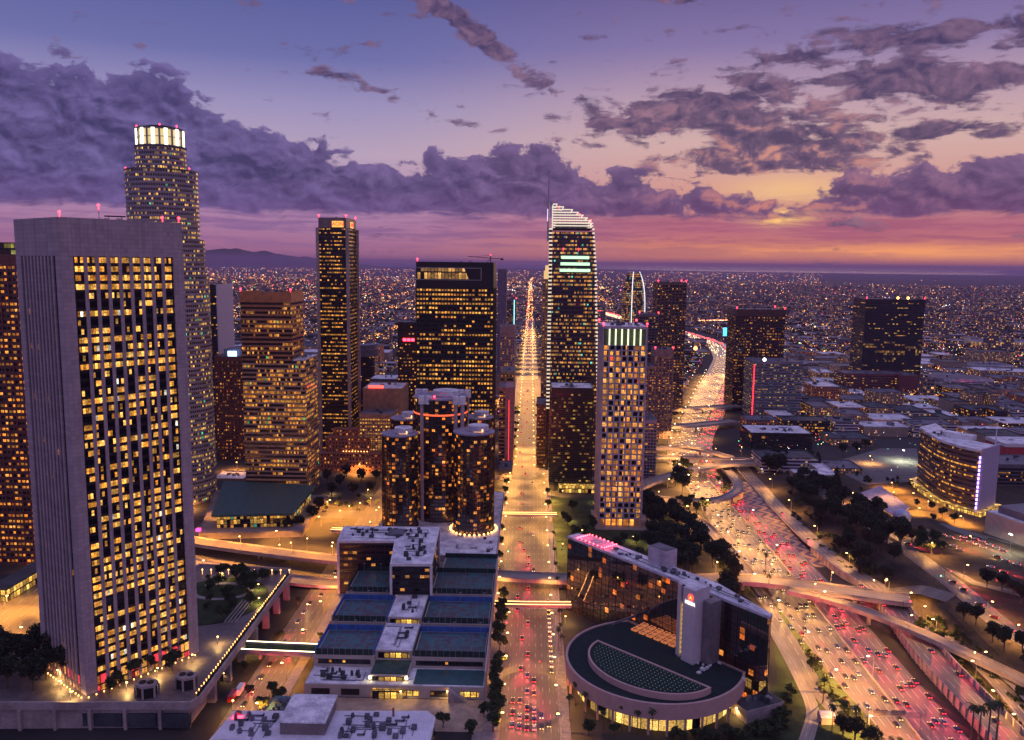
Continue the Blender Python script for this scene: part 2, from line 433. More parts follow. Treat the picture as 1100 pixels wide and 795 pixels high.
def ground():
    m, nt, b = principled('city_ground')
    tc = nt.node('ShaderNodeTexCoord'); o = tc.outputs['Object']
    n = nt.noise(o, .004, 8, .65); n2 = nt.noise(o, .0004, 5, .6)
    c = nt.mix(nt.ss(n, .4, .6), (.012, .012, .011), (.045, .040, .038))
    c = nt.mix(nt.ss(n2, .45, .6) * .5, c, (.014, .02, .01))
    nt.set(b.inputs['Base Color'], c); b.inputs['Roughness'].default_value = .9
    mb = MB()
    mb.face([(-60000, -3000, 0), (60000, -3000, 0), (60000, 21000, 0), (-60000, 21000, 0)])
    tag(mb.build('ground', m), kind='structure')
    # far plain up to the coast, then the ocean
    mb = MB()
    mb.face([(-60000, 21000, 0), (60000, 21000, 0), (60000, 25500, 0), (20000, 26500, 0), (7000, 30500, 0), (3500, 38000, 0), (-60000, 60000, 0)])
    tag(mb.build('coastal_plain', m), kind='structure')
    mw, nt, b = principled('ocean_water')
    b.inputs['Base Color'].default_value = (.03, .03, .06, 1); b.inputs['Roughness'].default_value = .28
    mb = MB()
    mb.face([(-70000, 25000, -6), (120000, 20000, -6), (160000, 150000, -6), (-160000, 150000, -6)])
    tag(mb.build('ocean', mw), kind='structure')
    # hills: the long flat ridge on the left and a low wooded ridge far right
    hm = plain('hill_ground', (.06, .05, .04), .95, vscale=.0008)
    def ridge(name, x0, x1, yc, depth, hf, nx=90, ny=9):
        mb = MB(); g = []
        for j in range(ny + 1):
            row = []
            for i in range(nx + 1):
                t, q = i / nx, j / ny
                xx = lerp(x0, x1, t); h = hf(t) * math.sin(PI * q) ** .7
                h *= 1 + .13 * math.sin(t * 40 + q * 5) * math.sin(t * 17 + q * 9) + .05 * math.sin(t * 111 + q * 3)
                row.append((xx, yc + (q - .5) * depth, h - 3))
            g.append(row)
        for j in range(ny):
            for i in range(nx):
                mb.face([g[j][i], g[j][i + 1], g[j + 1][i + 1], g[j + 1][i]])
        tag(mb.build(name, hm, smooth=True), kind='structure')
    ridge('hills', -19000, -5500, 30000, 6000, lambda t: 620 * (1 - max(0, (t - .5) / .5) ** 1.7) * min(1, t * 6 + .3))
    ridge('wooded_ridge', 3200, 12500, 11500, 3000, lambda t: 60 * min(1, t * 3) * (.6 + .4 * math.sin(t * 9) ** 2))
ground()

def strip(name, L, Rt, mat, z=None, kind='structure', uvw=True, thick=0.0, parent=None):
    """road sheet between two rows of (x, y, z)"""
    mb = MB(); d = 0.0
    for i in range(len(L) - 1):
        a, b, c, e = L[i], Rt[i], Rt[i + 1], L[i + 1]
        step = math.hypot(e[0] - a[0], e[1] - a[1])
        w0 = math.hypot(b[0] - a[0], b[1] - a[1]); w1 = math.hypot(c[0] - e[0], c[1] - e[1])
        mb.face([a, b, c, e], [(0, d), (w0, d), (w1, d + step), (0, d + step)])
        d += step
    o = mb.build(name, mat, parent)
    if kind and not parent: tag(o, kind=kind)
    return o
def sides(pts, wl, wr=None):
    wr = wl if wr is None else wr
    L, Rr = [], []
    for i, p in enumerate(pts):
        a, b = pts[max(0, i - 1)], pts[min(len(pts) - 1, i + 1)]
        dx, dy = b[0] - a[0], b[1] - a[1]; n = math.hypot(dx, dy) or 1
        nx, ny = dy / n, -dx / n          # to the right of travel
        z = p[2] if len(p) > 2 else .05
        l = wl(p[1]) if callable(wl) else wl; r = wr(p[1]) if callable(wr) else wr
        L.append((p[0] - nx * l, p[1] - ny * l, z)); Rr.append((p[0] + nx * r, p[1] + ny * r, z))
    return L, Rr
def deck(name, label, pts, w, mat, thick=1.4, rail=1.1, pillars=(), edge=None, railmat=None, cat='bridge', pw=1.3, mat_side=None, lit=None):
    """elevated roadway: slab, two parapets and its columns"""
    z0 = pts[0][2]
    root = thing(name, label, cat, (pts[len(pts) // 2][0], pts[len(pts) // 2][1], 0))
    L, Rr = sides(pts, w / 2)
    strip('roadway', [(a, b, c + .01) for a, b, c in L], [(a, b, c + .01) for a, b, c in Rr], mat, parent=root)
    for nm, side, sg in (('parapet', L, -1), ('parapet', Rr, 1)):
        mb = MB()
        o2 = [(p[0] * 1, p[1], p[2]) for p in side]
        Li, Ri = sides([(p[0], p[1], p[2]) for p in side], .2)
        for i in range(len(side) - 1):
            for (A, B, sgn) in ((Li, Ri, 1),):
                a0, a1, b0, b1 = A[i], A[i + 1], B[i], B[i + 1]
                lo, hi = -thick, rail
                z_ = lambda p, h: (p[0], p[1], p[2] + h)
                dd = math.hypot(a1[0] - a0[0], a1[1] - a0[1])
                mb.face([z_(a1, lo), z_(a0, lo), z_(a0, hi), z_(a1, hi)]); mb.face([z_(b0, lo), z_(b1, lo), z_(b1, hi), z_(b0, hi)])
                mb.face([z_(a0, hi), z_(b0, hi), z_(b1, hi), z_(a1, hi)])
        mb.build(nm, railmat or concrete, root)
    mb = MB()
    for i in range(len(L) - 1):
        a, b, c, d = L[i], Rr[i], Rr[i + 1], L[i + 1]
        mb.face([(d[0], d[1], d[2] - thick), (c[0], c[1], c[2] - thick), (b[0], b[1], b[2] - thick), (a[0], a[1], a[2] - thick)])
    mb.build('deck_slab', mat_side or concrete, root)
    for (x, y, z) in pillars:
        mb = MB(); mb.prism([(x + pw * math.cos(t), y + pw * math.sin(t)) for t in [2 * PI * k / 8 for k in range(8)]], 0, z - thick)
        mb.build('pillar', concrete, root)
    if lit:
        for side in (L, Rr):
            Li, Ri = sides(side, .22); mb = MB(); m_ = len(side) - 1
            top = [(p[0], p[1], p[2] + 1.4) for p in Li] + [(p[0], p[1], p[2] + 1.4) for p in Ri[::-1]]
            bot = [(p[0], p[1], p[2] + 1.13) for p in Li] + [(p[0], p[1], p[2] + 1.13) for p in Ri[::-1]]
            mb.face(top); mb.face(bot[::-1])
            for i in range(len(top)): j = (i + 1) % len(top); mb.face([bot[i], bot[j], top[j], top[i]])
            mb.build('rail_light', lit, root)
    return root

# --- the freeway
MED = [(300, 178), (350, 178), (430, 179.5), (507, 181), (547, 182), (636, 181.5), (736, 179), (821, 179), (873, 182.5), (995, 208), (1157, 258), (1378, 322), (1700, 417), (1900, 468), (2150, 505), (2400, 505), (2700, 470), (3100, 400), (3600, 330)]
medpts = [(x, y, .05) for x, y in [(p[0], p[1]) for p in catmull([(x, y) for y, x in MED], 6)]]
LW = lambda y: interp([(350, 26), (430, 27), (505, 35), (545, 36), (634, 31), (735, 27), (870, 31), (1155, 35), (1700, 42), (3600, 42)], y)
RW = lambda y: interp([(350, 22), (550, 21), (640, 18), (720, 15), (820, 14), (900, 18), (1155, 20), (3600, 23)], y)
L_, M1 = sides(medpts, LW, -.6); M2, R_ = sides(medpts, -.6, RW)
strip('freeway_inbound', M1[::-1], L_[::-1], fwy_conc)
strip('freeway_outbound', M2, R_, fwy_conc)
def barrier(name, pts, h, w, mat, kind='structure', label=None, cat=None):
    L, Rr = sides(pts, w / 2); mb = MB(); d = 0
    for i in range(len(pts) - 1):
        a0, a1, b0, b1 = L[i], L[i + 1], Rr[i], Rr[i + 1]
        u = lambda p, q: (p[0], p[1], p[2] + q)
        mb.face([u(a1, 0), u(a0, 0), u(a0, h), u(a1, h)]); mb.face([u(b0, 0), u(b1, 0), u(b1, h), u(b0, h)]); mb.face([u(a0, h), u(b0, h), u(b1, h), u(a1, h)])
    o = mb.build(name, mat)
    if label: tag(o, label, cat)
    else: tag(o, kind=kind)
    return o
barrier('median_barrier', medpts, 1.0, .7, concrete, label='long low concrete barrier dividing the two freeway directions', cat='barrier')

# --- raised land right of the freeway
RR = [(330, 212), (351, 214), (424, 217), (509, 227), (549, 220), (600, 217), (638, 217.5), (704, 219), (781, 222), (824, 223), (880, 226)]   # frontage road centre: (y, x)
def land_h(x, y):
    e = interp(RR, y) + 13
    s_ = max(0, min(1, (x - e) / 22)); s_ = s_ * s_ * (3 - 2 * s_)
    k = interp([(200, 1), (570, 1), (690, .55), (850, 0.15), (900, 0)], y)
    q = 1 - max(0, min(1, (x - 330) / 60)) * interp([(200, .25), (560, .25), (640, 1), (900, 1)], y)
    return 7.6 * s_ * k * q
def hillside():
    mb = MB(); n = 46
    ys = [220 + i * 15 for i in range(n)]
    g = []
    for y in ys:
        e = interp(RR, y) + 9
        g.append([(x, y, land_h(x, y) + .03 + (.5 * math.sin(x * .35 + y * .21) * math.sin(x * .19 - y * .17) if 4 < land_h(x, y) < 7 else 0)) for x in [e + (520 - e) * (k / 60) ** 1.3 for k in range(61)]])
    for j in range(n - 1):
        for i in range(60): mb.face([g[j][i], g[j][i + 1], g[j + 1][i + 1], g[j + 1][i]])
    tag(mb.build('hillside', dirt, smooth=True), kind='structure')
hillside()
# frontage road on its retaining wall
rrp = [(x, y, interp([(330, 4.5), (560, 4.0), (640, 2.0), (720, .3), (900, .2)], y)) for x, y in catmull([(x, y) for y, x in RR], 5)]
L, Rr = sides(rrp, 6.2, 7.5)
strip('frontage_road', L, Rr, fwy_conc)
def retaining(name, label, pts, zb, pil=6.0):
    root = thing(name, label, 'wall', pts[0][:2] + (0,))
    L, Rr = sides(pts, .3); mb = MB(); pm = MB(); acc = 0
    for i in range(len(pts) - 1):
        a0, a1, b0, b1 = L[i], L[i + 1], Rr[i], Rr[i + 1]
        mb.face([(a1[0], a1[1], zb), (a0[0], a0[1], zb), (a0[0], a0[1], a0[2] + 1), (a1[0], a1[1], a1[2] + 1)])
        mb.face([(b0[0], b0[1], zb), (b1[0], b1[1], zb), (b1[0], b1[1], b1[2] + 1), (b0[0], b0[1], b0[2] + 1)])
        mb.face([(a0[0], a0[1], a0[2] + 1), (b0[0], b0[1], b0[2] + 1), (b1[0], b1[1], b1[2] + 1), (a1[0], a1[1], a1[2] + 1)])
        d = math.hypot(a1[0] - a0[0], a1[1] - a0[1]); k = 0
        while acc + d - k * pil > pil:
            k += 1; t = (k * pil - acc) / d
            if 0 <= t <= 1:
                x, y, z = lerp(a0[0], a1[0], t), lerp(a0[1], a1[1], t), lerp(a0[2], a1[2], t)
                pm.box(x - .5, y - .35, zb, x + .3, y + .35, z + 1.2)
        acc = (acc + d) % pil
    mb.build('wall_face', concrete, root); pm.build('pilaster', concrete, root)
    return root
retaining('retaining_wall', 'long concrete retaining wall with pilasters between the freeway and the raised frontage road', [(p[0] - 6.8, p[1], p[2]) for p in rrp if p[1] < 600], 0)
retaining('retaining_wall', 'plain grey retaining wall on the far side of the frontage road below planted shrubs', [(p[0] + 8.4, p[1], p[2] + 1.8) for p in rrp if p[1] < 500], 3)
barrier('frontage_barrier', [(p[0] - 6.7, p[1], p[2]) for p in rrp if p[1] >= 595], 1.0, .4, concrete, label='low concrete kerb wall along the upper frontage road above the chevron paving', cat='barrier')
# chevron paving between freeway and frontage road
def chevrons():
    m, nt, b = principled('chevron_paving')
    tc = nt.node('ShaderNodeTexCoord'); sp = nt.node('ShaderNodeSeparateXYZ'); nt.l.new(tc.outputs['Object'], sp.inputs[0])
    x, y = X(nt, sp.outputs[0]), X(nt, sp.outputs[1])
    z = nt.m('PINGPONG', y, 9.0) * .9
    s_ = ((x + z) / 9.0).fract()
    c = nt.mix(nt.ss(s_, .48, .52), (.50, .33, .18), (.13, .10, .16))
    c = nt.mix(nt.ss(s_, .94, .98), c, (.50, .33, .18))
    nt.set(b.inputs['Base Color'], c); b.inputs['Roughness'].default_value = .8
    mb = MB()
    ys = list(range(560, 800, 12))
    for a, b2 in zip(ys, ys[1:]):
        l0, l1 = interp([(q[1], q[0]) for q in R_], a) + .3, interp([(q[1], q[0]) for q in R_], b2) + .3
        r0, r1 = interp(RR, a) - 6.6, interp(RR, b2) - 6.6
        mb.face([(l0, a, .08), (max(l0, r0), a, .1), (max(l1, r1), b2, .1), (l1, b2, .08)])
    tag(mb.build('chevron_paving', m), kind='structure')
chevrons()

# --- avenue through the middle
def kerb_slab(name, poly, z=.15, mat=None):
    mb = MB(); mb.prism(poly, -.5, z); return tag(mb.build(name, mat or sidewalk), kind='structure')
strip('avenue', [(-18.5, 250, .05), (-18.5, 3200, .05)], [(16, 250, .05), (16, 3200, .05)], asphalt)
kerb_slab('pavement', [(-18.5, 250), (-11.5, 250), (-11.5, 478), (-13.5, 498), (-18.5, 500)])
for x0, x1 in ((-23.5, -18.5), (16, 21)):
    kerb_slab('pavement', [(x0, 250), (x1, 250), (x1, 1500), (x0, 1500)])
for x0, x1 in ((-18.5, -14.6), (8.6, 16)):
    kerb_slab('pavement', [(x0, 798), (x1, 805), (x1, 2600), (x0, 2600)])
# the street left of the terraced complex
strip('side_street', [(-139, 250, .05), (-139, 900, .05)], [(-120, 250, .05), (-120, 900, .05)], asphalt)
kerb_slab('pavement', [(-120, 250), (-115, 250), (-115, 498), (-120, 498)])
# cross streets beyond
CROSS = [660, 790, 925, 1060, 1200, 1350, 1500]
for y in CROSS[1:]:
    strip('cross_street', [(-900, y + 8, .1), (110, y + 8, .1)], [(-900, y - 8, .1), (110, y - 8, .1)], asphalt)
strip('cross_street', [(-400, 672, .1), (20, 672, .1)], [(-400, 650, .1), (20, 650, .1)], asphalt)
strip('side_street', [(-262, 560, .12), (-262, 1500, .12)], [(-246, 560, .12), (-246, 1500, .12)], asphalt)
strip('side_street', [(-139, 900, .12), (-139, 1600, .12)], [(-124, 900, .12), (-124, 1600, .12)], asphalt)
# diagonal street behind the leaning plaza tower, far left
a, b, c, d = G(-60, 770), G(-60, 690), G(70, 600), G(62, 660)
mb = MB(); mb.face([(*a, .06), (*d, .06), (*c, .06), (*b, .06)], [(0, 0), (0, 90), (26, 90), (26, 0)]); tag(mb.build('corner_street', asphalt), kind='structure')
# footpath and slip road left of the freeway
def gline(px, z): return [(*G(x, y, z), z) for x, y in px]
path = catmull(gline([(826, 668), (846, 704), (862, 735), (873, 764), (866, 795), (855, 830)], .2), 6)
L, Rr = sides(path, 3.0); strip('service_path', L, Rr, deck_conc)
slip = catmull(gline([(800, 615), (822, 645), (858, 703), (886, 752), (925, 783), (1000, 803)], .25), 6)
L, Rr = sides(slip, 3.6); strip('slip_road', L, Rr, fwy_conc)
grass_mb = MB()
grass_mb.face([(*G(826, 640), .09), (*G(900, 735), .09), (*G(960, 800), .09), (*G(860, 830), .09), (*G(790, 820), .09), (*G(835, 730), .09)])
tag(grass_mb.build('verge', lawn), kind='structure')

# --- bridges and flyovers
def gp(px, py, z): return (*G(px, py, z), z)
deck('road_bridge', 'wide concrete road bridge crossing the avenue in front of the long mirrored block', catmull([(-420, 600, 6), (-300, 588, 6), (-220, 565, 6), (-160, 548, 6), (-120, 540, 6), (-60, 535, 6), (-25, 520, 6), (30, 514, 6)], 6), 13, deck_conc, pillars=[(-190, 556, 6), (-128, 541, 6), (-28, 521, 6), (22, 515, 6)])
deck('road_bridge', 'curving lower road with pale parapets beside the raised garden corner', catmull([(-420, 566, 3), (-300, 556, 3), (-225, 536, 3), (-170, 516, 3), (-140, 510, 2), (-112, 512, 1)], 6), 14, deck_conc, thick=.8)
deck('footbridge', 'slim footbridge with a row of lights over the avenue', [(-24, 471.5, 6), (0, 471.5, 6), (27, 472.5, 6)], 4.2, deck_conc, pillars=[(-21, 471.5, 6), (19, 472, 6)], thick=.9, pw=.6, lit=warm_em)
deck('footbridge', 'bright narrow footbridge over the avenue behind the round glass hotel', [(-24, 650, 6), (0, 650.5, 6), (24, 651, 6)], 4.5, deck_conc, pillars=[(-21, 650, 6), (19, 651, 6)], thick=1, pw=.6, lit=warm_em)
deck('footbridge', 'planted footbridge from the raised plaza to the terraced complex', [(-152, 409, 6.5), (-130, 408, 6.5), (-106, 407, 6.5)], 9, lawn, thick=1.6, pillars=[(-141, 409, 6.5)], pw=.7, lit=white_em)
deck('footbridge', 'orange lit footbridge over the street beside the dark green pavilion', [(-150, 603, 6), (-110, 600, 6), (-62, 598, 6)], 4, deck_conc, thick=1, pw=.6, lit=warm_em)
deck('freeway_overpass', 'broad pale overpass carrying a road across the freeway to the hillside junction', catmull([(105, 512, 7.5), (143, 516, 7.6), (182, 505, 7.8), (217, 492, 7.8), (236, 486, 7.9)], 5), 15, deck_conc, pillars=[(141, 516, 7.5), (181, 508, 7.6), (181, 500, 7.6), (206, 496, 7.8)], thick=1.8)
deck('exit_ramp', 'curved ramp dropping from the broad overpass down the hillside', catmull([(165, 498, 7.8), (185, 485, 7.8), (203, 466, 7.9), (222, 438, 8.0), (237, 408, 8.3), (250, 380, 8.4)], 5), 7.5, deck_conc, pillars=[(203, 467, 7.8), (224, 437, 8)], thick=1.5)
deck('freeway_overpass', 'pale flyover rising from the left and joining the hill, middle of three', catmull([gp(650, 545, 7), gp(690, 521, 7), gp(735, 507, 7.5), gp(775, 499, 7.5), gp(815, 497, 7)], 6), 13, deck_conc, pillars=[gp(722, 511, 7), gp(752, 503, 7)], thick=1.6)
deck('freeway_overpass', 'flat thin overpass just behind the pale rising flyover', catmull([gp(700, 491, 6.5), gp(740, 491.5, 7), gp(780, 494, 7), gp(812, 493, 7)], 6), 9, deck_conc, pillars=[gp(720, 492, 7), gp(752, 492, 7)], thick=1.3)
deck('freeway_overpass', 'thin curved overpass with blue tint beyond the flat one', catmull([gp(700, 482, 6.5), gp(735, 481, 7), gp(765, 486, 7), gp(786, 492, 7)], 6), 9, deck_conc, pillars=[gp(722, 482, 7), gp(752, 483.5, 7)], thick=1.3)
deck('freeway_overpass', 'reddish road bridge over the freeway before the two farthest ones', catmull([gp(700, 458, 7), gp(740, 457, 7), gp(790, 452, 7)], 4), 18, deck_conc, pillars=[gp(748, 457, 7)], thick=1.5)
deck('freeway_overpass', 'greenish farthest road bridge over the freeway', catmull([gp(705, 440, 7), gp(750, 438.5, 7), gp(795, 435.5, 7)], 4), 20, deck_conc, pillars=[gp(755, 438.5, 7)], thick=1.5)
deck('loop_ramp', 'tight hairpin ramp looping over the red lanes', catmull([gp(640, 524, 5), gp(692, 533, 6), gp(730, 537, 7), gp(765, 537.5, 7), gp(786, 531, 7), gp(793, 522, 6.6), gp(788, 512, 5), gp(780, 505, 3)], 7), 8.5, deck_conc, pillars=[gp(730, 538, 7), gp(757, 538.5, 7), gp(786, 531, 7)], thick=1.4)
deck('entry_ramp', 'long yellow-lit ramp running beside the inbound lanes from the union plaza trees', catmull([gp(690, 543, 6), gp(722, 546, 6.5), gp(752, 560, 6.5), gp(775, 583, 6), gp(800, 612, 4), gp(822, 640, 1.5)], 7), 9, fwy_conc, pillars=[gp(735, 551, 6), gp(762, 570, 6)], thick=1.3)
lane = catmull([gp(725, 545, .3), gp(745, 565, .3), gp(775, 595, .3), gp(800, 625, .3)], 5)
L, Rr = sides(lane, 4.5); strip('lower_lane', L, Rr, fwy_conc)
# hillside junction and roads on the raised land
def land_strip(name, px, w, mat, z=None):
    pts = []
    for x, y in px:
        q = G(x, y, 7.0)
        for _ in range(4): q = G(x, y, land_h(*q))
        pts.append((q[0], q[1], land_h(*q)))
    pts = catmull(pts, 6)
    pts = [(x, y, max(land_h(x, y), land_h(x + w / 2, y), land_h(x - w / 2, y)) + .25) for x, y, z_ in pts]
    L, Rr = sides(pts, w / 2); strip(name, L, Rr, mat); return pts
hill_road = land_strip('hill_road', [(1180, 740), (1120, 700), (1072, 668), (1030, 632), (990, 602), (950, 575), (905, 545), (868, 515), (845, 498), (815, 492)], 15, asphalt)
junction = land_strip('junction_road', [(905, 634), (945, 637), (985, 640), (1022, 643)], 18, asphalt)
land_strip('hill_ramp', [(985, 672), (1015, 688), (1045, 712), (1075, 742), (1110, 785)], 8.5, fwy_conc)
land_strip('hill_path', [(1040, 700), (1075, 726), (1120, 770)], 4, deck_conc)
# car parks
def lot(name, px, mat):
    mb = MB(); mb.face([(*G(x, y, .1), land_h(*G(x, y, .1)) + .35) for x, y in px]); tag(mb.build(name, mat), kind='structure')
lotmat = roadmat('car_park_asphalt', (.16, .15, .14), 2.7, rough=.95, dash=(11, .45))
lot('car_park', [(908, 512), (930, 524), (988, 517), (985, 482), (945, 482), (905, 494)], lotmat)
lot('car_park', [(968, 590), (1042, 640), (1140, 665), (1140, 592), (1075, 585), (1010, 568)], lotmat)
# union plaza gardens
mb = MB(); mb.prism([(21.5, 524), (95, 524), (128, 590), (118, 680), (100, 720), (21.5, 720)], -.5, .9); tag(mb.build('plaza_gardens', lawn), kind='structure')

# ================================================================== BUILDINGS
def roof_units(root, poly_or_rect, z, n, seed, mat=None, smin=1.5, smax=4.5, hmax=2.6):
    """air handling units, ducts and vents on a roof; each one a part"""
    rr = random.Random(seed); x0, y0, x1, y1 = poly_or_rect
    placed = []
    for k in range(n * 6):
        if len(placed) >= n: break
        w, d = rr.uniform(smin, smax), rr.uniform(smin, smax); x, y = rr.uniform(x0 + w, x1 - w), rr.uniform(y0 + d, y1 - d)
        if any(abs(x - a) < (w + c) * .6 and abs(y - b) < (d + e) * .6 for a, b, c, e in placed): continue
        placed.append((x, y, w, d)); h = rr.uniform(.8, hmax); mb = MB()
        t = rr.random()
        if t < .55:
            mb.box(x - w / 2, y - d / 2, z, x + w / 2, y + d / 2, z + h)
            for q in (-.22, .22):
                mb.prism([(x + q * w + .35 * math.cos(a), y + .35 * math.sin(a)) for a in [2 * PI * i / 8 for i in range(8)]], z + h, z + h + .35)
        elif t < .8:
            mb.prism([(x + w * .4 * math.cos(a), y + w * .4 * math.sin(a)) for a in [2 * PI * i / 10 for i in range(10)]], z, z + h)
            mb.prism([(x + w * .28 * math.cos(a), y + w * .28 * math.sin(a)) for a in [2 * PI * i / 10 for i in range(10)]], z + h, z + h + .5)
        else:
            mb.box(x - w, y - .3, z + .3, x + w, y + .3, z + .9); mb.box(x + w - .6, y - .3, z + .3, x + w, y + d, z + .9)
            mb.box(x - w, y - .2, z, x - w + .3, y + .2, z + .3); mb.box(x + w - .4, y + d - .4, z, x + w - .1, y + d - .1, z + .3)
        mb.build('rooftop_unit', mat or rr.choice([steel, roofgrey, roofdark]), root)
def roof_pipes(root, x0, y0, x1, y1, z, n, seed, mat=None):
    rr = random.Random(seed)
    for k in range(n):
        xa, xb = sorted((rr.uniform(x0, x1), rr.uniform(x0, x1))); ya, yb = rr.uniform(y0, y1), rr.uniform(y0, y1)
        mb = MB(); mb.box(xa, ya - .12, z + .15, xb, ya + .12, z + .4); mb.box(xb - .24, min(ya, yb), z + .16, xb, max(ya, yb), z + .41)
        mb.build('roof_pipe', mat or roofgrey, root)
def beacons(root, pts, r=.9):
    for p in pts:
        mb = MB(); mb.tube((p[0], p[1], p[2]), (p[0], p[1], p[2] + 1.6), .15); mb.ball((p[0], p[1], p[2] + 2.2), r, 8)
        mb.build('beacon_light', red_em, root)
def bbox(poly): xs = [p[0] for p in poly]; ys = [p[1] for p in poly]; return (min(xs), min(ys), max(xs), max(ys))
def centre(poly): return (sum(p[0] for p in poly) / len(poly), sum(p[1] for p in poly) / len(poly))

def floors(root, poly, z0, z1, fh, wm, sp, band=.35, proud=.3, mull=0.0, mm=None, md=.35, mw=.25, corner=0.0, fv0=0.0, edges=None):
    """storeys: one window band per floor, a spandrel frame, optional mullions and corner piers"""
    n = max(1, int(round((z1 - z0) / fh))); fh2 = (z1 - z0) / n
    inner = offset(poly, -proud)
    for i in range(n):
        mb = MB(); za, zb = z0 + (i + band) * fh2, z0 + (i + 1) * fh2
        u = 0
        for k in range(len(poly)):
            a, b = inner[k], inner[(k + 1) % len(poly)]; L = math.hypot(b[0] - a[0], b[1] - a[1])
            v = fh * (i + .02 + fv0); v2 = fh * (i + .98 + fv0)
            mb.face([(a[0], a[1], za), (b[0], b[1], za), (b[0], b[1], zb), (a[0], a[1], zb)], [(u, v), (u + L, v), (u + L, v2), (u, v2)])
            u += L
        mb.build('window_band', wm, root)
    mb = MB()
    for i in range(n + 1):
        za = z0 + i * fh2; zb = za + band * fh2 if i < n else za + .3
        mb.ring(poly, za, zb)
        for k in range(len(poly)):
            k2 = (k + 1) % len(poly)
            mb.face([(*poly[k], zb), (*poly[k2], zb), (*inner[k2], zb), (*inner[k], zb)])
            mb.face([(*poly[k2], za), (*poly[k], za), (*inner[k], za), (*inner[k2], za)])
    mb.build('spandrel_frame', sp, root)
    if mull:
        mb = MB()
        for k in range(len(poly)):
            if edges and k not in edges: continue
            a, b = Vector(poly[k]), Vector(poly[(k + 1) % len(poly)]); L = (b - a).length; d = (b - a) / L; nn = Vector((d.y, -d.x))
            m = max(1, int(round(L / mull)))
            ang = math.atan2(d.y, d.x)
            for j in range(m + 1):
                c = a + d * (L * j / m) + nn * (md / 2 - .02)
                mb.rbox(c.x, c.y, mw, md, z0, z1 + .3, ang)
        mb.build('mullion_frame', mm or sp, root)
    if corner:
        for p in poly:
            mb = MB(); mb.box(p[0] - corner / 2, p[1] - corner / 2, 0, p[0] + corner / 2, p[1] + corner / 2, z1 + .35)
            mb.build('corner_pier', mm or sp, root)

def tower(name, label, poly, z0, z1, fh, wm, sp, band=.35, crown=4.0, crownm=None, roofm=None, units=6, bea=(), seed=1, cat='tower', parapet=1.2, grp=None, **kw):
    c = centre(poly)
    root = thing(name, label, cat, (c[0], c[1], 0), grp)
    zc = z1 - crown
    floors(root, poly, z0, zc, fh, wm, sp, band, **kw)
    if crown > 0:
        mb = MB(); mb.ring(offset(poly, .05), zc + .3, z1 + parapet); mb.ring(offset(poly, -.4)[::-1], z1, z1 + parapet)
        o, i2 = offset(poly, .05), offset(poly, -.4)
        for k in range(len(poly)):
            k2 = (k + 1) % len(poly); mb.face([(*o[k], z1 + parapet), (*o[k2], z1 + parapet), (*i2[k2], z1 + parapet), (*i2[k], z1 + parapet)])
        mb.build('parapet', crownm or sp, root)
    mb = MB(); mb.cap(offset(poly, -.35), z1 + .1); mb.build('roof', roofm or roofgrey, root)
    bb = bbox(poly); cx, cy = c; w, d = (bb[2] - bb[0]) * .3, (bb[3] - bb[1]) * .3
    if units:
        roof_units(root, (cx - w, cy - d, cx + w, cy + d), z1 + .1, units, seed)
    if bea: beacons(root, [(poly[k][0] * .97 + cx * .03, poly[k][1] * .97 + cy * .03, z1 + parapet) for k in bea])
    return root
def R4(x0, y0, x1, y1): return [(x0, y0), (x1, y0), (x1, y1), (x0, y1)]
def circ(cx, cy, r, n=28, ry=None): return [(cx + r * math.cos(2 * PI * k / n), cy + (ry or r) * math.sin(2 * PI * k / n)) for k in range(n)]
def X2(p0, p1, py, Y): return PV(p0, py, Y)[0], PV(p1, py, Y)[0]

ORANGE, YEL, PALE = (1, .42, .09), (1, .66, .22), (1, .85, .5)
w_bofa = winmat('office_glass_orange', 1.35, 3.9, .60, .025, .26, .88, (1, .50, .10), (1, .82, .36), 1.75, run=3, fl=.80, glass=(.004, .004, .005), frame=(.008, .007, .008), odd=(.04, (1, .9, .7)))
w_side = winmat('office_glass_side', 2.0, 3.9, .10, .2, .2, .85, ORANGE, YEL, .55, run=2, fl=.85, seed=50)
w_usb = winmat('pale_tower_glass', 1.9, 3.9, .40, .16, .25, .85, (1, .66, .2), (.95, .95, .4), 1.3, seed=3, frame=(.36, .31, .33), frough=.7, run=4, fl=.45, odd=(.04, (.1, 1, .5)))
w_444 = winmat('band_glass_gold', 1.5, 3.9, .46, .03, .02, .98, (1, .46, .10), (1, .72, .25), .95, seed=5, run=8, fl=.7, metal=.4, glass=(.05, .035, .03), odd=(.015, (.1, 1, .3)))
w_aon = winmat('black_tower_glass', 1.9, 3.9, .58, .10, .25, .80, (1, .46, .10), (1, .72, .25), 1.3, seed=8, run=6, fl=.6)
w_citi = winmat('black_tower_glass_square', 2.7, 3.9, .62, .10, .22, .86, (1, .50, .12), (1, .75, .28), 1.35, seed=9, run=8, fl=.72)
w_bona = winmat('mirrored_hotel_glass', 2.6, 3.1, .22, .06, .12, .82, (1, .36, .08), (1, .60, .2), 1.3, seed=12, metal=.9, glass=(.15, .12, .11), frame=(.03, .025, .02), run=1, fl=.25, rough=.05)
w_wg = winmat('blue_tower_glass', 1.6, 3.9, .50, .05, .12, .8, (1, .52, .16), (1, .8, .35), .95, seed=14, metal=.5, glass=(.06, .06, .09), run=5, fl=.55, odd=(.03, (.15, 1, .75)))
w_annex = winmat('annex_glass', 2.2, 3.7, .26, .05, .25, .75, (.9, .8, .3), (1, .55, .15), .6, seed=15, metal=.5, glass=(.03, .035, .045), run=4, fl=.4)
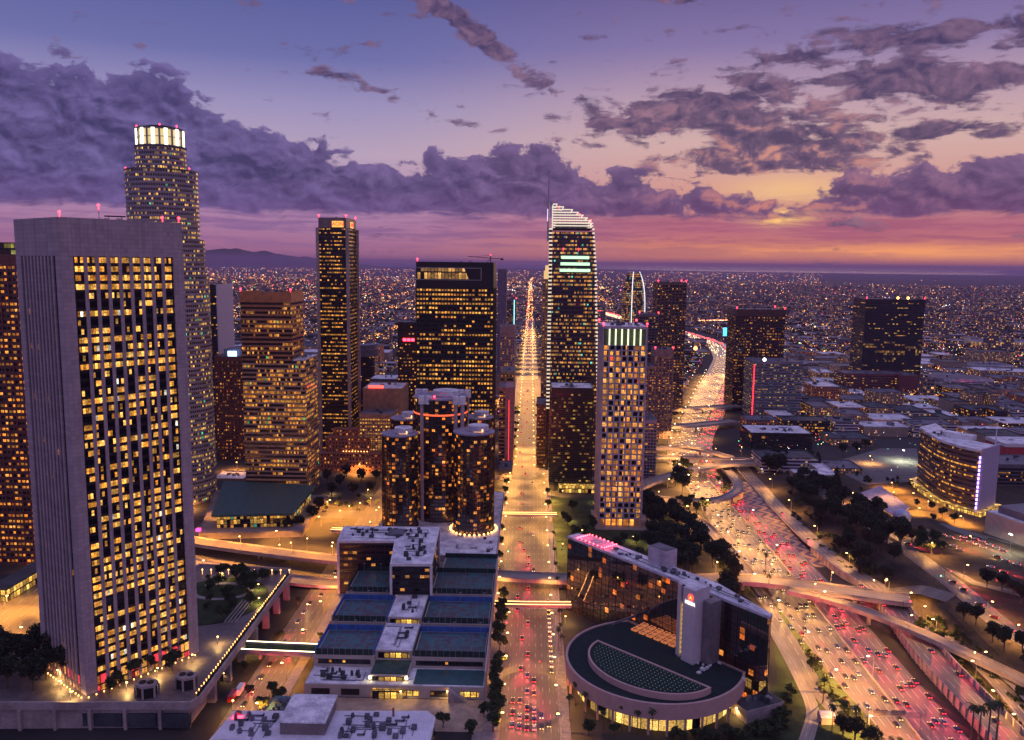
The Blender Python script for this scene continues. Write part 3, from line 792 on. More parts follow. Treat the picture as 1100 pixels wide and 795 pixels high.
w_union = winmat('grid_tower_glass', 2.4, 4.3, .56, .03, .05, .97, (1, .46, .12), (1, .70, .28), 1.3, seed=16, run=2, fl=.5, odd=(.01, (1, .1, .05)))
w_hotel = winmat('flat_glass', 2.6, 3.2, .38, .18, .25, .8, ORANGE, YEL, 1.0, seed=17, frame=(.10, .07, .08), run=1, fl=.2)
w_dark = winmat('dark_office_glass', 2.0, 3.9, .34, .12, .3, .78, (1, .45, .12), (1, .75, .3), 1.05, seed=18, run=4, fl=.5)
w_dark2 = winmat('dark_office_glass_sparse', 2.4, 3.9, .26, .06, .3, .75, (1, .5, .12), (1, .72, .2), 1.0, seed=19, run=5, fl=.6)
w_beige = winmat('beige_wall_windows', 2.8, 3.5, .36, .26, .28, .80, (1, .5, .15), (1, .8, .4), 1.1, seed=20, frame=(.38, .27, .20), frough=.8, run=1, fl=.15)
w_brickw = winmat('brick_wall_windows', 3.2, 3.8, .30, .30, .28, .78, (1, .40, .08), (1, .7, .3), 1.2, seed=21, frame=(.42, .17, .11), frough=.85, run=1, fl=.15)
w_redbr = winmat('red_granite_windows', 2.2, 3.8, .34, .2, .25, .78, ORANGE, YEL, 1.0, seed=22, frame=(.16, .05, .04), frough=.6, run=2, fl=.25)
w_wells = winmat('red_granite_large_windows', 2.8, 4.0, .62, .14, .30, .80, (1, .38, .07), (1, .65, .2), 1.35, seed=23, frame=(.13, .06, .05), frough=.5, run=2, fl=.35)
w_lit = winmat('bright_lobby_glass', 3.0, 4.0, .9, .08, .1, .9, (1, .68, .2), (.95, .9, .4), 1.5, seed=24, run=2, fl=.2)
w_white = winmat('white_band_windows', 2.2, 3.6, .30, .02, .35, .85, (.8, .8, 1), (1, .8, .4), .7, seed=25, frame=(.55, .5, .6), frough=.7, run=3, fl=.4)
w_pav = winmat('pavilion_glass', 2.5, 3.8, .72, .06, .06, .94, (1, .55, .16), (.9, .85, .35), .95, seed=26, run=2, fl=.2, odd=(.08, (.2, 1, .6)))
spb = plain('black_spandrel', (.008, .007, .008), .5)
spbr = plain('bronze_spandrel', (.42, .20, .10), .4, .25)
spbeige = plain('beige_spandrel', (.42, .27, .18), .65)
spwhite = plain('lavender_grid', (.46, .40, .46), .6, var=.1)
spred = plain('red_granite', (.16, .055, .045), .5)
spgrey = plain('grey_spandrel', (.13, .12, .15), .5)

# --- the plaza tower on the left, turned against the street grid
def plaza_tower():
    P0 = (-200.0, 346.9); th = R(53)
    d = (math.cos(th), math.sin(th)); n = (-d[1], d[0])
    L1, L2 = 56, 46
    pt = lambda a, b: (P0[0] + d[0] * a + n[0] * b, P0[1] + d[1] * a + n[1] * b)
    root = thing('office_tower', 'tall stone-ribbed tower on the raised plaza with orange window strips between its ribs', 'tower', (P0[0], P0[1], 12))
    zt, zb, zc = 226.5, 12, 211
    # dark core that carries the strips
    mb = MB(); mb.prism([pt(.9, .9), pt(L1 - .9, .9), pt(L1 - .9, L2 - .9), pt(.9, L2 - .9)], zb, zc); mb.build('core_wall', spb, root)
    mb = MB(); q = [pt(0, 0), pt(L1, 0), pt(L1, L2), pt(0, L2)]
    mb.prism(q, zc, zt); mb.build('stone_crown', granite, root)
    mb = MB(); mb.ring(q, zt, zt + .9); mb.ring([pt(.6, .6), pt(L1 - .6, .6), pt(L1 - .6, L2 - .6), pt(.6, L2 - .6)][::-1], zt, zt + .9)
    mb.build('parapet', granite, root)
    # corner piers
    cw = 5.2
    for a0, b0 in ((0, 0), (L1 - cw, 0), (0, L2 - cw), (L1 - cw, L2 - cw)):
        mb = MB(); mb.prism([pt(a0, b0), pt(a0 + cw, b0), pt(a0 + cw, b0 + cw), pt(a0, b0 + cw)], zb, zc); mb.build('corner_pier', granite, root)
    def face_strips(O, dx, nx, L, nb, wm, pw, deep):
        bay = (L - 2 * cw) / nb
        pp = lambda a, b: (O[0] + dx[0] * a + nx[0] * b, O[1] + dx[1] * a + nx[1] * b)
        for k in range(nb):
            a = cw + k * bay
            mb = MB(); g0, g1 = pp(a + pw / 2, .6), pp(a + bay - pw / 2, .6)
            w = math.hypot(g1[0] - g0[0], g1[1] - g0[1]); n3 = max(1, round(w / 1.35))
            u0 = k * 20 * 1.35; u1 = u0 + n3 * 1.35
            mb.face([(*g0, zb + 8), (*g1, zb + 8), (*g1, zc), (*g0, zc)], [(u0, 0), (u1, 0), (u1, zc - zb - 8), (u0, zc - zb - 8)])
            mb.build('window_strip', wm, root)
            if k:
                mb = MB(); mb.prism([pp(a - pw / 2, -deep), pp(a + pw / 2, -deep), pp(a + pw / 2, 1.0), pp(a - pw / 2, 1.0)], zb, zc + (.0 if deep < .2 else 0)); mb.build('rib', granite, root)
    nm = (-n[0], -n[1])
    face_strips(pt(0, 0), d, n, L1, 9, w_bofa, 1.55, .0)
    face_strips(pt(0, L2), nm, d, L2, 10, w_side, 1.7, .0)
    face_strips(pt(L1, 0), n, (-d[0], -d[1]), L2, 10, w_side, 1.7, .0)
    face_strips(pt(L1, L2), (-d[0], -d[1]), nm, L1, 9, w_bofa, 1.55, .0)
    # horizontal spandrel edges between the ribs, real little ledges
    mb = MB()
    for i in range(50):
        z = zb + 8 + i * 3.9
        if z > zc - 1: break
        mb.prism([pt(cw, .35), pt(L1 - cw, .35), pt(L1 - cw, .75), pt(cw, .75)], z, z + .9)
    mb.build('spandrel_frame', spb, root)
    lob = winmat('tower_lobby_glass', 3.2, 7.5, .95, .06, .05, .95, (1, .35, .1), (1, .75, .3), 1.3, seed=77, run=1, fl=.1, odd=(.3, (1, .05, .08)))
    mb = MB(); mb.ring([pt(.3, .3), pt(L1 - .3, .3), pt(L1 - .3, L2 - .3), pt(.3, L2 - .3)], zb, zb + 7.5); mb.build('lobby_glass', lob, root)
    c = pt(L1 / 2, L2 / 2)
    roof_units(root, (c[0] - 12, c[1] - 10, c[0] + 12, c[1] + 12), zt, 9, 5)
    mb = MB(); mb.tube((c[0], c[1], zt), (c[0], c[1], zt + 6.5), .12); mb.rbox(c[0] + 6, c[1] + 3, 9, 1.2, zt + 3, zt + 3.6, .5)
    for q_ in (-3, 3): mb.tube((c[0] + 6 + q_, c[1] + 3, zt), (c[0] + 6 + q_, c[1] + 3, zt + 3), .15)
    mb.build('antenna_frame', blackmetal, root)
    beacons(root, [(*pt(1, 1), zt + .9), (*pt(L1 - 1, 1), zt + .9), (*pt(L1 - 8, 3), zt + .9), (c[0], c[1], zt + 6)], .6)
plaza_tower()

# --- raised plaza it stands on
def plaza():
    top = [G(-60, 757, 12), G(205, 757, 12), G(216, 750, 12), G(313, 618, 12), G(313, 612, 12), G(215, 607, 12), (-246, 440), (-262, 400), G(-60, 697, 12)]
    root = thing('plaza_deck', 'raised concrete plaza deck on columns under the ribbed left tower', 'podium', (top[1][0], top[1][1], 0))
    mb = MB(); mb.prism(top, 9.4, 12); mb.build('deck_slab', concrete, root)
    inner = offset(top, -1.0)
    mb = MB(); mb.ring(top, 12, 13.1); mb.ring(inner[::-1], 12, 13.1)
    for k in range(len(top)):
        k2 = (k + 1) % len(top); mb.face([(*top[k], 13.1), (*top[k2], 13.1), (*inner[k2], 13.1), (*inner[k], 13.1)])
    mb.build('parapet', concrete, root)
    mb = MB(); mb.cap(offset(top, -1.0), 12.03); mb.build('paving', plain('plaza_paving', (.15, .125, .125), .5, vscale=.3), root)
    body = offset(top, -9.0)
    mb = MB(); mb.prism([(top[0][0] + .5, top[0][1] + .5), (-152, 343.6), (-152, 372), (-200, 395), (-258, 396), (top[8][0] + .5, top[8][1] - .5)], 0, 9.4); mb.build('podium_wall', concrete, root)
    # bays in the front wall
    for k in range(5):
        x = -225 + k * 15.5
        mb = MB(); mb.box(x, 341.0, 1, x + 12.6, 343.3, 7.2); mb.build('wall_opening', roofdark, root)
        mb = MB(); mb.box(x - 1.6, 337.6 + k * .9, 0, x - .3, 342.5, 9.4); mb.build('pier', concrete, root)
    # columns on the street side
    for k in range(7):
        y = 366 + k * 20; x = -149.4
        mb = MB(); mb.box(x - 2.2, y - 1.3, 0, x + 1.4, y + 1.3, 9.4); mb.build('pillar', concrete, root)
    # hedge and string lights along the edge
    a, b = Vector(top[2]), Vector(top[3]); L = (b - a).length; dd = (b - a) / L; nn = Vector((-dd.y, dd.x))
    mb = MB()
    rr = random.Random(3)
    for k in range(int(L / .35)):
        c = a + dd * (k * .35) + nn * (1.7 + rr.uniform(-.4, .4)); z = 12.2 + rr.random() * 1.1; s_ = rr.uniform(.3, .7); th = rr.random() * PI
        for q in range(5):
            t = th + q * 1.3; cc = (c.x + rr.uniform(-.5, .5), c.y + rr.uniform(-.5, .5), z + rr.uniform(-.2, .4))
            mb.face([(cc[0] - s_ * math.cos(t), cc[1] - s_ * math.sin(t), cc[2] - .3), (cc[0] + s_ * math.cos(t), cc[1] + s_ * math.sin(t), cc[2] - .1), (cc[0] + s_ * .6 * math.cos(t + .7), cc[1] + s_ * .6 * math.sin(t), cc[2] + .5), (cc[0] - s_ * .5, cc[1], cc[2] + .4)])
    tag(mb.build('hedge', foliage), 'clipped hedge following the street edge of the raised plaza', 'hedge')
    for k in range(48):
        c = a + dd * (3 + k * (L - 6) / 47) + nn * 3.3
        mb = MB(); mb.box(c.x - .1, c.y - .1, 12.03, c.x + .1, c.y + .1, 12.8); mb.ball((c.x, c.y, 13.0), .28, 6)
        o = mb.build('bollard_light', warm_em, root)
    for k in range(14):
        x = -151 - k * 5.5; y = 497 - k * .2
        mb = MB(); mb.tube((x, y, 12), (x, y, 14.6), .08); mb.ball((x, y, 15), .5, 6); mb.build('globe_light', warm_em, root)
    # garden: lawn disc, curved paths
    mb = MB(); mb.prism(circ(-183, 455, 30, 36, 34), 12.05, 12.35); mb.build('garden_lawn', lawn, root)
    mb = MB(); pts = [(-183 + 17 * math.cos(t), 468 + 12 * math.sin(t), 12.45) for t in [PI * k / 14 for k in range(-14, 12)]]
    Lq, Rq = sides(pts, 1.6)
    strip('garden_path', Lq, Rq, sidewalk, parent=root)
    for k in range(4):
        mb = MB(); mb.rbox(-166 + k * 2.0, 440, 30, .5, 12.1, 12.9, math.atan2(dd.y, dd.x)); mb.build('step_wall', concrete, root)
    # warm glow at the foot of the tower
    mb = MB()
    P0 = Vector((-200.0, 346.9)); d1 = Vector((math.cos(R(53)), math.sin(R(53)))); n1 = Vector((-d1.y, d1.x))
    for k in range(16):
        for cc in ((P0 + d1 * (k * 3.5) - n1 * 2.2), (P0 - d1 * 2.2 + n1 * (k * 2.9))):
            mb = MB(); mb.box(cc.x - .2, cc.y - .2, 12.03, cc.x + .2, cc.y + .2, 12.6); mb.build('ground_light', warm_em, root)
    for sx, sy in ((G(140, 762, 12)), (G(196, 742, 12))) if False else ((-173, 349), (-158, 357)):
        hx = [(sx + 5.2 * math.cos(t), sy + 4.2 * math.sin(t)) for t in [PI / 6 + PI * k / 3 for k in range(6)]]
        k_ = thing('plaza_kiosk', 'six-sided vent kiosk with dark panels on the plaza corner, ' + ('left one of two' if sx < -165 else 'right one of two'), 'kiosk', (sx, sy, 12))
        mb = MB(); mb.prism(offset(hx, -.5), 12.03, 17.0); mb.build('dark_panel', blackmetal, k_)
        mb = MB()
        for p in hx: mb.box(p[0] - .35, p[1] - .35, 12.03, p[0] + .35, p[1] + .35, 17)
        mb.prism(hx, 17, 18.2); mb.build('frame', concrete, k_)
        for q in (-1.8, 1.8):
            mb = MB(); mb.prism(circ(sx + q, sy, 1.5, 14), 18.2, 18.7); mb.build('fan', blackmetal, k_)
plaza()

# --- the round pale tower with the lit crown
def crown_tower():
    cx, cy = PV(176, 240, 703)[0], 703
    root = thing('skyscraper', 'round stepped pale skyscraper with a glowing glass crown behind the ribbed left tower', 'tower', (cx, cy, 0))
    lobes = lambda r, n=32, w=.0: [(cx + (r + w * math.cos(4 * t)) * math.cos(t), cy + (r + w * math.cos(4 * t)) * math.sin(t)) for t in [2 * PI * k / n for k in range(n)]]
    zt = PV(176, 137, 690)[1]; z1 = PV(176, 157, 690)[1]; z2 = PV(176, 183, 690)[1]; z3 = PV(176, 258, 690)[1]
    sp = plain('pale_granite', (.36, .31, .33), .6)
    def part(r, za, zb, w=0.0): floors(root, lobes(r, 32, w), za, zb, 3.9, w_usb, sp, .26, .25)
    part(35, 0, z3 - 30, 1.0); part(32.5, z3 - 30, z3, 1.0); part(29.0, z3, z2, .5); part(20.5, z2, z1 - 1, 0)
    for r, z in ((33.5, z3 - 30), (31, z3), (28.6, z2), (20, z1)):
        mb = MB(); mb.prism(lobes(r + .6), z - .2, z + .8); mb.build('setback_roof', roofgrey, root)
    gl = emis('crown_glow', (1, .74, .30), .8)
    mb = MB(); mb.prism(circ(cx, cy, 17.5, 32), z1 + .8, zt - 1); mb.build('crown_drum', gl, root)
    br = emis('crown_bright', (1, .95, .72), 2.6)
    for k in range(24):
        t = 2 * PI * (k + .5) / 24
        mb = MB(); mb.rbox(cx + 19.0 * math.cos(t), cy + 19.0 * math.sin(t), .8, 1.5 if k % 2 else 2.6, z1 + .8, zt - .5, t)
        mb.build('crown_fin', br if k % 2 == 0 else concrete, root)
    for z in (z1 + .8, (z1 + zt) / 2, zt - 1.2):
        mb = MB(); mb.prism(circ(cx, cy, 18.6, 32), z, z + .5, bottom=True); mb.build('crown_ring', concrete, root)
    mb = MB(); mb.prism(circ(cx, cy, 19.6, 32), zt - .6, zt + .5); mb.build('roof', roofgrey, root)
    mb = MB(); mb.prism(circ(cx, cy, 11, 20), zt + .5, zt + 2.5); mb.build('helipad', roofdark, root)
    beacons(root, [(cx, cy, zt + 2.5), (cx - 17, cy - 6, zt), (cx + 17, cy - 6, zt), (cx - 27, cy - 8, z2), (cx + 27, cy - 8, z2)], .7)
crown_tower()

# --- left edge tower
def left_edge():
    x1 = PV(46, 600, 536)[0]
    zt = PV(5, 275, 536)[1]
    t = tower('office_tower', 'red granite tower with bright square windows cut by the left edge', R4(x1 - 62, 536, x1, 586), 0, zt, 4.0, w_wells, spred, .22, crown=6, mull=5.6, mw=1.0, md=.5, units=4, seed=3)
    mb = MB(); mb.box(x1 - 58, 542, zt + .2, x1 - 8, 580, zt + 9); mb.build('penthouse', winmat('green_top_glass', 2.2, 4.4, .5, .05, .2, .9, (.7, .85, .25), (.4, .7, .4), .7, seed=80), t)
    # low shops by the corner street
    q = [G(-20, 668), G(22, 626), G(60, 622), G(10, 640)]
    s_ = thing('shop_row', 'low building with a blue awning edge at the corner street, far left', 'building', (q[0][0], q[0][1], 0))
    a, b = G(0, 652, 0), G(58, 617, 0)
    mb = MB(); mb.rbox((a[0] + b[0]) / 2 - 6, (a[1] + b[1]) / 2 + 6, 50, 12, 0, 8, math.atan2(b[1] - a[1], b[0] - a[0])); mb.build('wall', w_lit, s_)
    mb = MB(); mb.rbox((a[0] + b[0]) / 2 - 6, (a[1] + b[1]) / 2 + 6, 51, 13, 8, 8.8, math.atan2(b[1] - a[1], b[0] - a[0])); mb.build('roof', roofdark, s_)
left_edge()

# --- thin white slab, red tower, gold banded tower
xa = PV(223, 307, 900)[0]; xb = PV(232, 307, 900)[0]; z = PV(232, 307, 900)[1]
slab = tower('office_tower', 'thin slab tower with a blank white side wall beside the round pale tower', R4(xa - 12, 900, xb, 946), 0, z, 3.9, w_dark2, spb, .3, crown=3, units=3, seed=4)
mb = MB(); mb.box(xb + .1, 899.5, 0, xb + 1.6, 946.5, z + 1.5); mb.build('blank_wall', plain('pale_lavender', (.62, .56, .64), .7, var=.06), slab)
xa, xb = X2(230, 262, 382, 840); z = PV(245, 384, 840)[1]
redt = tower('office_tower', 'dark red tower with blue-white rooftop sign between white slab and gold banded tower', R4(xa, 840, xb, 872), 0, z, 3.8, w_redbr, spred, .3, crown=4, mull=4, mw=.8, md=.4, units=3, seed=6)
mb = MB(); mb.box(xa + 14, 841, z + 1.2, xa + 23, 842, z + 6.5); mb.build('rooftop_sign', emis('blue_white_sign', (.35, .55, 1), 5), redt)
mb = MB(); mb.box(xa + 8, 846, z + .1, xb - 3, 868, z + 8); mb.build('penthouse', roofgrey, redt)

def gold_tower():
    xA, xB = X2(258, 313, 330, 707); xC = PV(327, 400, 707)[0]
    zA, zB = PV(290, 315, 707)[1], PV(320, 388, 707)[1]
    root = tower('office_tower', 'gold lit banded tower with a lower shoulder on its right side', R4(xA, 707, xB, 744), zB, zA, 3.9, w_444, spbr, .45, crown=8, crownm=plain('copper_panel', (.50, .22, .09), .45, .3), units=8, seed=7, bea=(0, 1))
    floors(root, R4(xA, 707.0, xC, 752), 0, zB, 3.9, w_444, spbeige, .42, .35)
    mb = MB(); mb.prism(R4(xB + .3, 707.3, xC - .3, 751.7), zB - .1, zB + 1.0); mb.build('shoulder_roof', rooftop, root)
    roof_units(root, (xB + 1, 710, xC - 1, 748), zB + 1, 4, 71)
gold_tower()

# --- tall black tower with white corner columns and the sign
def black_tower():
    x0, x1 = X2(342, 372, 240, 826); zt = PV(357, 235, 826)[1]
    root = tower('office_tower', 'tall slender black tower with pale corner columns and a red and yellow roof sign', R4(x0, 826, x1, 872), 0, zt, 3.9, w_aon, spb, .42, crown=9, crownm=plain('bronze_crown', (.20, .15, .16), .5), units=5, seed=8, bea=(0, 1, 2), mull=3.6, mw=.25)
    for x, y in ((x0 - 1, 825), (x1 + 1, 825), (x1 + 1, 873), (x0 - 1, 873)):
        mb = MB(); mb.box(x - 1.4, y - 1.4, 0, x + 1.4, y + 1.4, zt - 9); mb.build('corner_column', concrete, root)
    for (loc, rot, w) in (((x1 - 8.5, 825.3, zt - 5.6), (PI / 2, 0, 0), 6), ((x1 + .6, 850, zt - 5.6), (PI / 2, 0, PI / 2), 6)):
        mb = MB()
        if rot[2] == 0: mb.box(loc[0] - 5.8, 825.4, loc[2] - 2.6, loc[0] + 5.6, 825.9, loc[2] + 3.4)
        else: mb.box(x1 + .05, 844, loc[2] - 2.6, x1 + .5, 856, loc[2] + 3.4)
        mb.build('sign_panel', emis('amber_sign', (1, .42, .06), 1.6), root)
        o_ = ORG[root.name]
        text_mesh(root, 'AON', 5.2, emis('red_letters', (1, .04, .02), 2.2), (loc[0] - o_[0], loc[1] - o_[1], loc[2] - o_[2] + .4), rot)
black_tower()

# --- broad black tower with the square windows and the crane
def broad_tower():
    x0, x1 = X2(447, 530, 300, 716); zt = PV(490, 283, 716)[1]
    root = tower('office_tower', 'broad black tower full of small square lit windows behind the round glass hotel', R4(x0, 716, x1, 776), 0, zt, 3.9, w_citi, spb, .36, crown=22, crownm=spb, units=8, seed=9, bea=(0,), mull=2.7, mw=.45, md=.35)
    gw = winmat('atrium_glass', 3.0, 6.5, .95, .08, .08, .92, (1, .7, .3), (1, .8, .45), .85, seed=91, run=1, fl=0)
    mb = MB(); za, zb = zt - 14, zt - 4.2
    mb.face([(x0 + 1, 715.85, za), (x0 + 46, 715.85, za), (x0 + 42, 715.85, zb), (x0 + 1, 715.85, zb)], [(0, 0), (45, 0), (41, 9.8), (0, 9.8)]); mb.build('atrium_window', gw, root)
    mb = MB()
    for b_ in ((x0 + .6, 715.5, za - .5, x0 + 57, 715.9, za), (x0 + .6, 715.5, zb, x0 + 57, 715.9, zb + .5), (x0 + 56.4, 715.5, za, x0 + 57, 715.9, zb)): mb.box(*b_)
    mb.build('atrium_frame', steel, root)
    for k in range(5): pass
    # maintenance crane
    cr = thing('roof_crane', 'thin luffing crane standing on the broad black tower', 'crane', (x1 - 4, 745, zt))
    mb = MB(); mb.tube((x1 - 4, 745, zt), (x1 - 4, 745, zt + 7.5), .4); mb.tube((x1 - 8, 740, zt), (x1 - 4, 745, zt + 5), .25); mb.build('mast', blackmetal, cr)
    mb = MB(); mb.tube((x1 - 4, 745, zt + 5), (x1 - 24, 742, zt + 6.5), .28); mb.tube((x1 - 4, 745, zt + 8), (x1 - 16, 743, zt + 6.2), .1); mb.build('jib', blackmetal, cr)
    mb = MB(); mb.tube((x1 - 4, 745, zt + 5), (x1 + 6, 746, zt + 4.6), .3); mb.box(x1 + 5, 745, zt + 3.4, x1 + 7.5, 747, zt + 5); mb.build('counter_jib', blackmetal, cr)
    mb = MB(); mb.ball((x1 - 4, 745, zt + 8), .5); mb.build('crane_light', red_em, cr)
broad_tower()

# --- the round mirrored hotel: core, four outer drums, lift shafts, podium
def round_hotel():
    root = thing('round_hotel', 'mirrored glass hotel of clustered cylinders with orange lit rooms', 'hotel', (-70, 634, 0))
    sp = plain('hotel_mirror_edge', (.12, .09, .07), .2, .8)
    rings = []
    def drum(px0, px1, py, Y, top_py, n=40):
        x0, x1 = X2(px0, px1, py, Y); r = (x1 - x0) / 2; cx = (x0 + x1) / 2; zt = PV((px0 + px1) / 2, top_py, Y - r * .2)[1]
        return cx, Y, r, zt
    D = [drum(410.5, 449, 500, 606, 467), drum(487, 531, 500, 600, 465), drum(420, 452, 450, 662, 450), drum(498, 530, 450, 662, 449)]
    core = drum(445, 502, 460, 634, 427)
    for i, (cx, cy, r, zt) in enumerate(D + [core]):
        poly = circ(cx, cy, r, 40)
        floors(root, poly, 10, zt, 3.1, w_bona, sp, .16, .12, mull=2 * PI * r / 40, mw=.18, md=.2)
        mb = MB(); mb.prism(circ(cx, cy, r + .15, 40), zt, zt + 1.0); mb.build('drum_roof', plain('lilac_grey_roof', (.30, .28, .36), .6, var=.3), root)
        mb = MB(); mb.prism(circ(cx + r * .2, cy + r * .1, r * .5, 20), zt + 1.4, zt + 5.0); mb.build('roof_drum', rooftop, root)
        if i < 4: mb = MB(); mb.box(cx + r * .0, cy - r * .35, zt + 1.4, cx + r * .45, cy - r * .1, zt + 3.0); mb.build('roof_lamp', warm_em, root)
    cx, cy, r, zt = core
    for px, sx in ((457, -1), (493, 1)):
        for dy in (-17, 16):
            x = PV(px, 470, cy + dy)[0] if dy < 0 else cx + sx * (r * .82)
            for q in (-2.6, 2.6):
                mb = MB(); mb.tube((x + q, cy + dy, 6), (x + q, cy + dy, zt - 3), 1.5, n=10); mb.build('lift_shaft', granite, root)
            for q in (-2.3, 2.3):
                mb = MB(); mb.prism(circ(x + q, cy + dy, 3.0, 14), zt - 3, zt + 3.2); mb.build('shaft_cap', rooftop, root)
    red = emis('restaurant_glow', (1, .12, .03), 1.4)
    mb = MB(); mb.ring(circ(cx, cy, r + .25, 40), zt - 12, zt - 10.6); mb.build('restaurant_band', red, root)
    mb = MB(); mb.ball((cx - 3, cy - r * .8, zt + 2.6), .9); mb.build('beacon_light', red_em, root)
    # podium
    pm = MB(); pm.prism([(-114, 600), (-96, 556), (-62, 543), (-20.5, 543), (-20.5, 705), (-114, 705)], 0, 9.6); pm.build('podium_wall', concrete, root)
    mb = MB(); mb.cap([(-113, 601), (-95.5, 557), (-61.5, 544), (-21.5, 544), (-21.5, 704), (-113, 704)], 9.75); mb.build('podium_roof', rooftop, root)
    c1 = D[1]
    for k in range(30):
        t = 2 * PI * k / 30
        mb = MB(); mb.ball((c1[0] + (c1[2] + 2.2) * math.cos(t), c1[1] + (c1[2] + 2.2) * math.sin(t), 11), .75, 6); mb.build('globe_light', warm_em, root)
    roof_units(root, (-55, 548, -24, 610), 9.75, 16, 31, smax=3.2)
    mb = MB(); mb.face([(-60, 542.8, 1.2), (-22, 542.8, 1.2), (-22, 542.8, 3.4), (-60, 542.8, 3.4)], [(0, 0), (38, 0), (38, 4), (0, 4)]); mb.build('arcade_window', w_lit, root)
round_hotel()

# --- tallest tower with the sail crown and spire
def sail_tower():
    Y = 820; D = 46
    x0 = PV(590.5, 440, Y)[0]; xb = PV(642, 420, Y)[0]; xt = PV(637, 238, Y)[0]
    zl, zr = PV(590, 222, Y)[1], PV(637, 239, Y)[1]
    zc = PV(610, 246, Y)[1]
    root = thing('skyscraper', 'tallest glass tower with a sloping striped crown and thin spire right of the avenue', 'tower', (x0, Y, 0))
    f = lambda z: interp([(0, xb), (80, xb), (zc - 40, lerp(xb, xt, .55)), (zr, xt)], z)
    n = int(zc / 3.9)
    sp = plain('blue_spandrel', (.05, .05, .08), .3, .4)
    fm = MB()
    for i in range(n):
        z0, z1 = i * 3.9, i * 3.9 + 3.9
        xr = f(z0); 
        mb = MB(); za, zb = z0 + 1.3, z1
        P = R4(x0, Y, xr, Y + D); u = 0
        for k in range(4):
            a, b = P[k], P[(k + 1) % 4]; L = math.hypot(b[0] - a[0], b[1] - a[1])
            mb.face([(*a, za), (*b, za), (*b, zb), (*a, zb)], [(u, i * 3.9), (u + L, i * 3.9), (u + L, i * 3.9 + 3.8), (u, i * 3.9 + 3.8)]); u += L
        mb.build('window_band', w_wg, root)
        fm.prism(R4(x0 - .25, Y - .25, xr + .25, Y + D + .25), z0, z0 + 1.3)
    fm.build('spandrel_frame', sp, root)
    # crown: lit horizontal louvres following the slope
    stripe = emis('crown_stripe', (1, .86, .66), .95)
    k = 0; z = zc
    mb = MB(); mb.box(x0 + 1, Y + 1, zc, f(zc) - 1, Y + D - 1, zc + 1.0); mb.build('roof', roofdark, root)
    while z < zl - .5:
        z += 2.6
        xe = f(z) if z < zr else lerp(x0 + 4, f(zr), max(0, (zl - z) / (zl - zr)) ** .55)
        if xe - x0 < 3: break
        for yy in (Y, Y + D):
            mb = MB(); mb.box(x0, yy - .35, z, xe, yy + .35, z + 1.1); mb.build('crown_louvre', stripe, root)
        mb = MB(); mb.box(x0 - .1, Y + .4, z, x0 + .4, Y + D - .4, z + 1.1); mb.box(xe - .4, Y + .4, z, xe + .1, Y + D - .4, z + 1.1); mb.build('crown_louvre', stripe, root)
    mb = MB()
    for j in range(9):
        x = lerp(x0 + .5, f(zr) - .5, j / 8); zz = lerp(zl, zr, (j / 8) ** 1.8)
        mb.box(x - .2, Y + .4, zc, x + .2, Y + .9, zz); mb.box(x - .2, Y + D - .9, zc, x + .2, Y + D - .4, zz)
    mb.build('crown_frame', blackmetal, root)
    mb = MB(); mb.box(x0 + 3, Y + 6, zc + 1, f(zc) - 6, Y + D - 6, lerp(zc, zr, .8)); mb.build('crown_core', spgrey, root)
    # edge stripes
    edge = emis('edge_stripe', (1, .82, .62), .9)
    mbs = [MB(), MB()]
    for i in range(int((zc - 60) / 3.9)):
        z = 64 + i * 3.9
        mbs[0].box(x0 - 3.6, Y + 1, z, x0 - .3, Y + 3, z + 1.6)
        mbs[1].box(f(z) - 1.2, Y - .8, z, f(z) + .9, Y - .3, z + 1.8)
    for m_ in mbs: m_.build('edge_light', edge, root)
    mb = MB(); mb.box(x0 - 3.4, Y + 1.2, 0, x0 - .6, Y + 2.8, zc); mb.build('fin_wall', spb, root)
    # recessed volume with the green and white sign
    gx0, gx1 = x0 + 7.5, f(170) - 7
    za, zb = PV(610, 292, Y)[1], PV(610, 274, Y)[1]
    gs = emis('green_white_sign', (.55, 1, .58), 1.5)
    for k in range(3):
        zz = lerp(za, zb, k / 2.6); mb = MB(); mb.box(gx0 + k * .7, Y - 3.2, zz, gx1 - k * .7, Y - .3, zz + 2.9); mb.build('sky_lobby_light', gs, root)
        mb = MB(); mb.box(gx0 + k * .7 - .3, Y - 3.3, zz - 1.4, gx1 - k * .7 + .3, Y - .3, zz - .05); mb.build('sky_lobby_ledge', spb, root)
    beacons(root, [(gx0 + 3, Y - 2, zb + 4), (gx1 - 12, Y - 2, zb + 4), (x0 + 6, Y + 2, zl - 2), (f(zr) - 2, Y + 2, zr), (x0 + 26, Y + 2, zr + 6)], .6)
    sx, _ = PV(589, 240, Y + 4)
    mb = MB(); mb.tube((sx, Y + 4, zc - 12), (sx, Y + 4, zl + 4), 1.2, 1.0); mb.tube((sx, Y + 4, zl + 4), (sx, Y + 4, PV(589, 182, Y)[1]), .95, .4); mb.build('spire', steel, root)
    mb = MB(); mb.box(sx - 1.2, Y + 2.8, zl - 14, sx - .6, Y + 5.2, zl - 2); mb.build('spire_light', emis('lilac_light', (.8, .6, 1), 1.6), root)
    xr2 = PV(607, 300, Y - 1)[0]
    # dark hotel annex in front
    a0, a1 = X2(592, 637, 450, 745); zt = PV(615, 418, 745)[1]
    an = tower('office_building', 'dark glass block with green tinted window rows at the foot of the tallest tower', R4(a0, 745, a1, 785), 0, zt, 3.7, w_annex, plain('annex_edge', (.03, .04, .045), .2, .5), .25, crown=4, roofm=rooftop, units=6, seed=10, cat='building', mull=4.4, mw=.12)
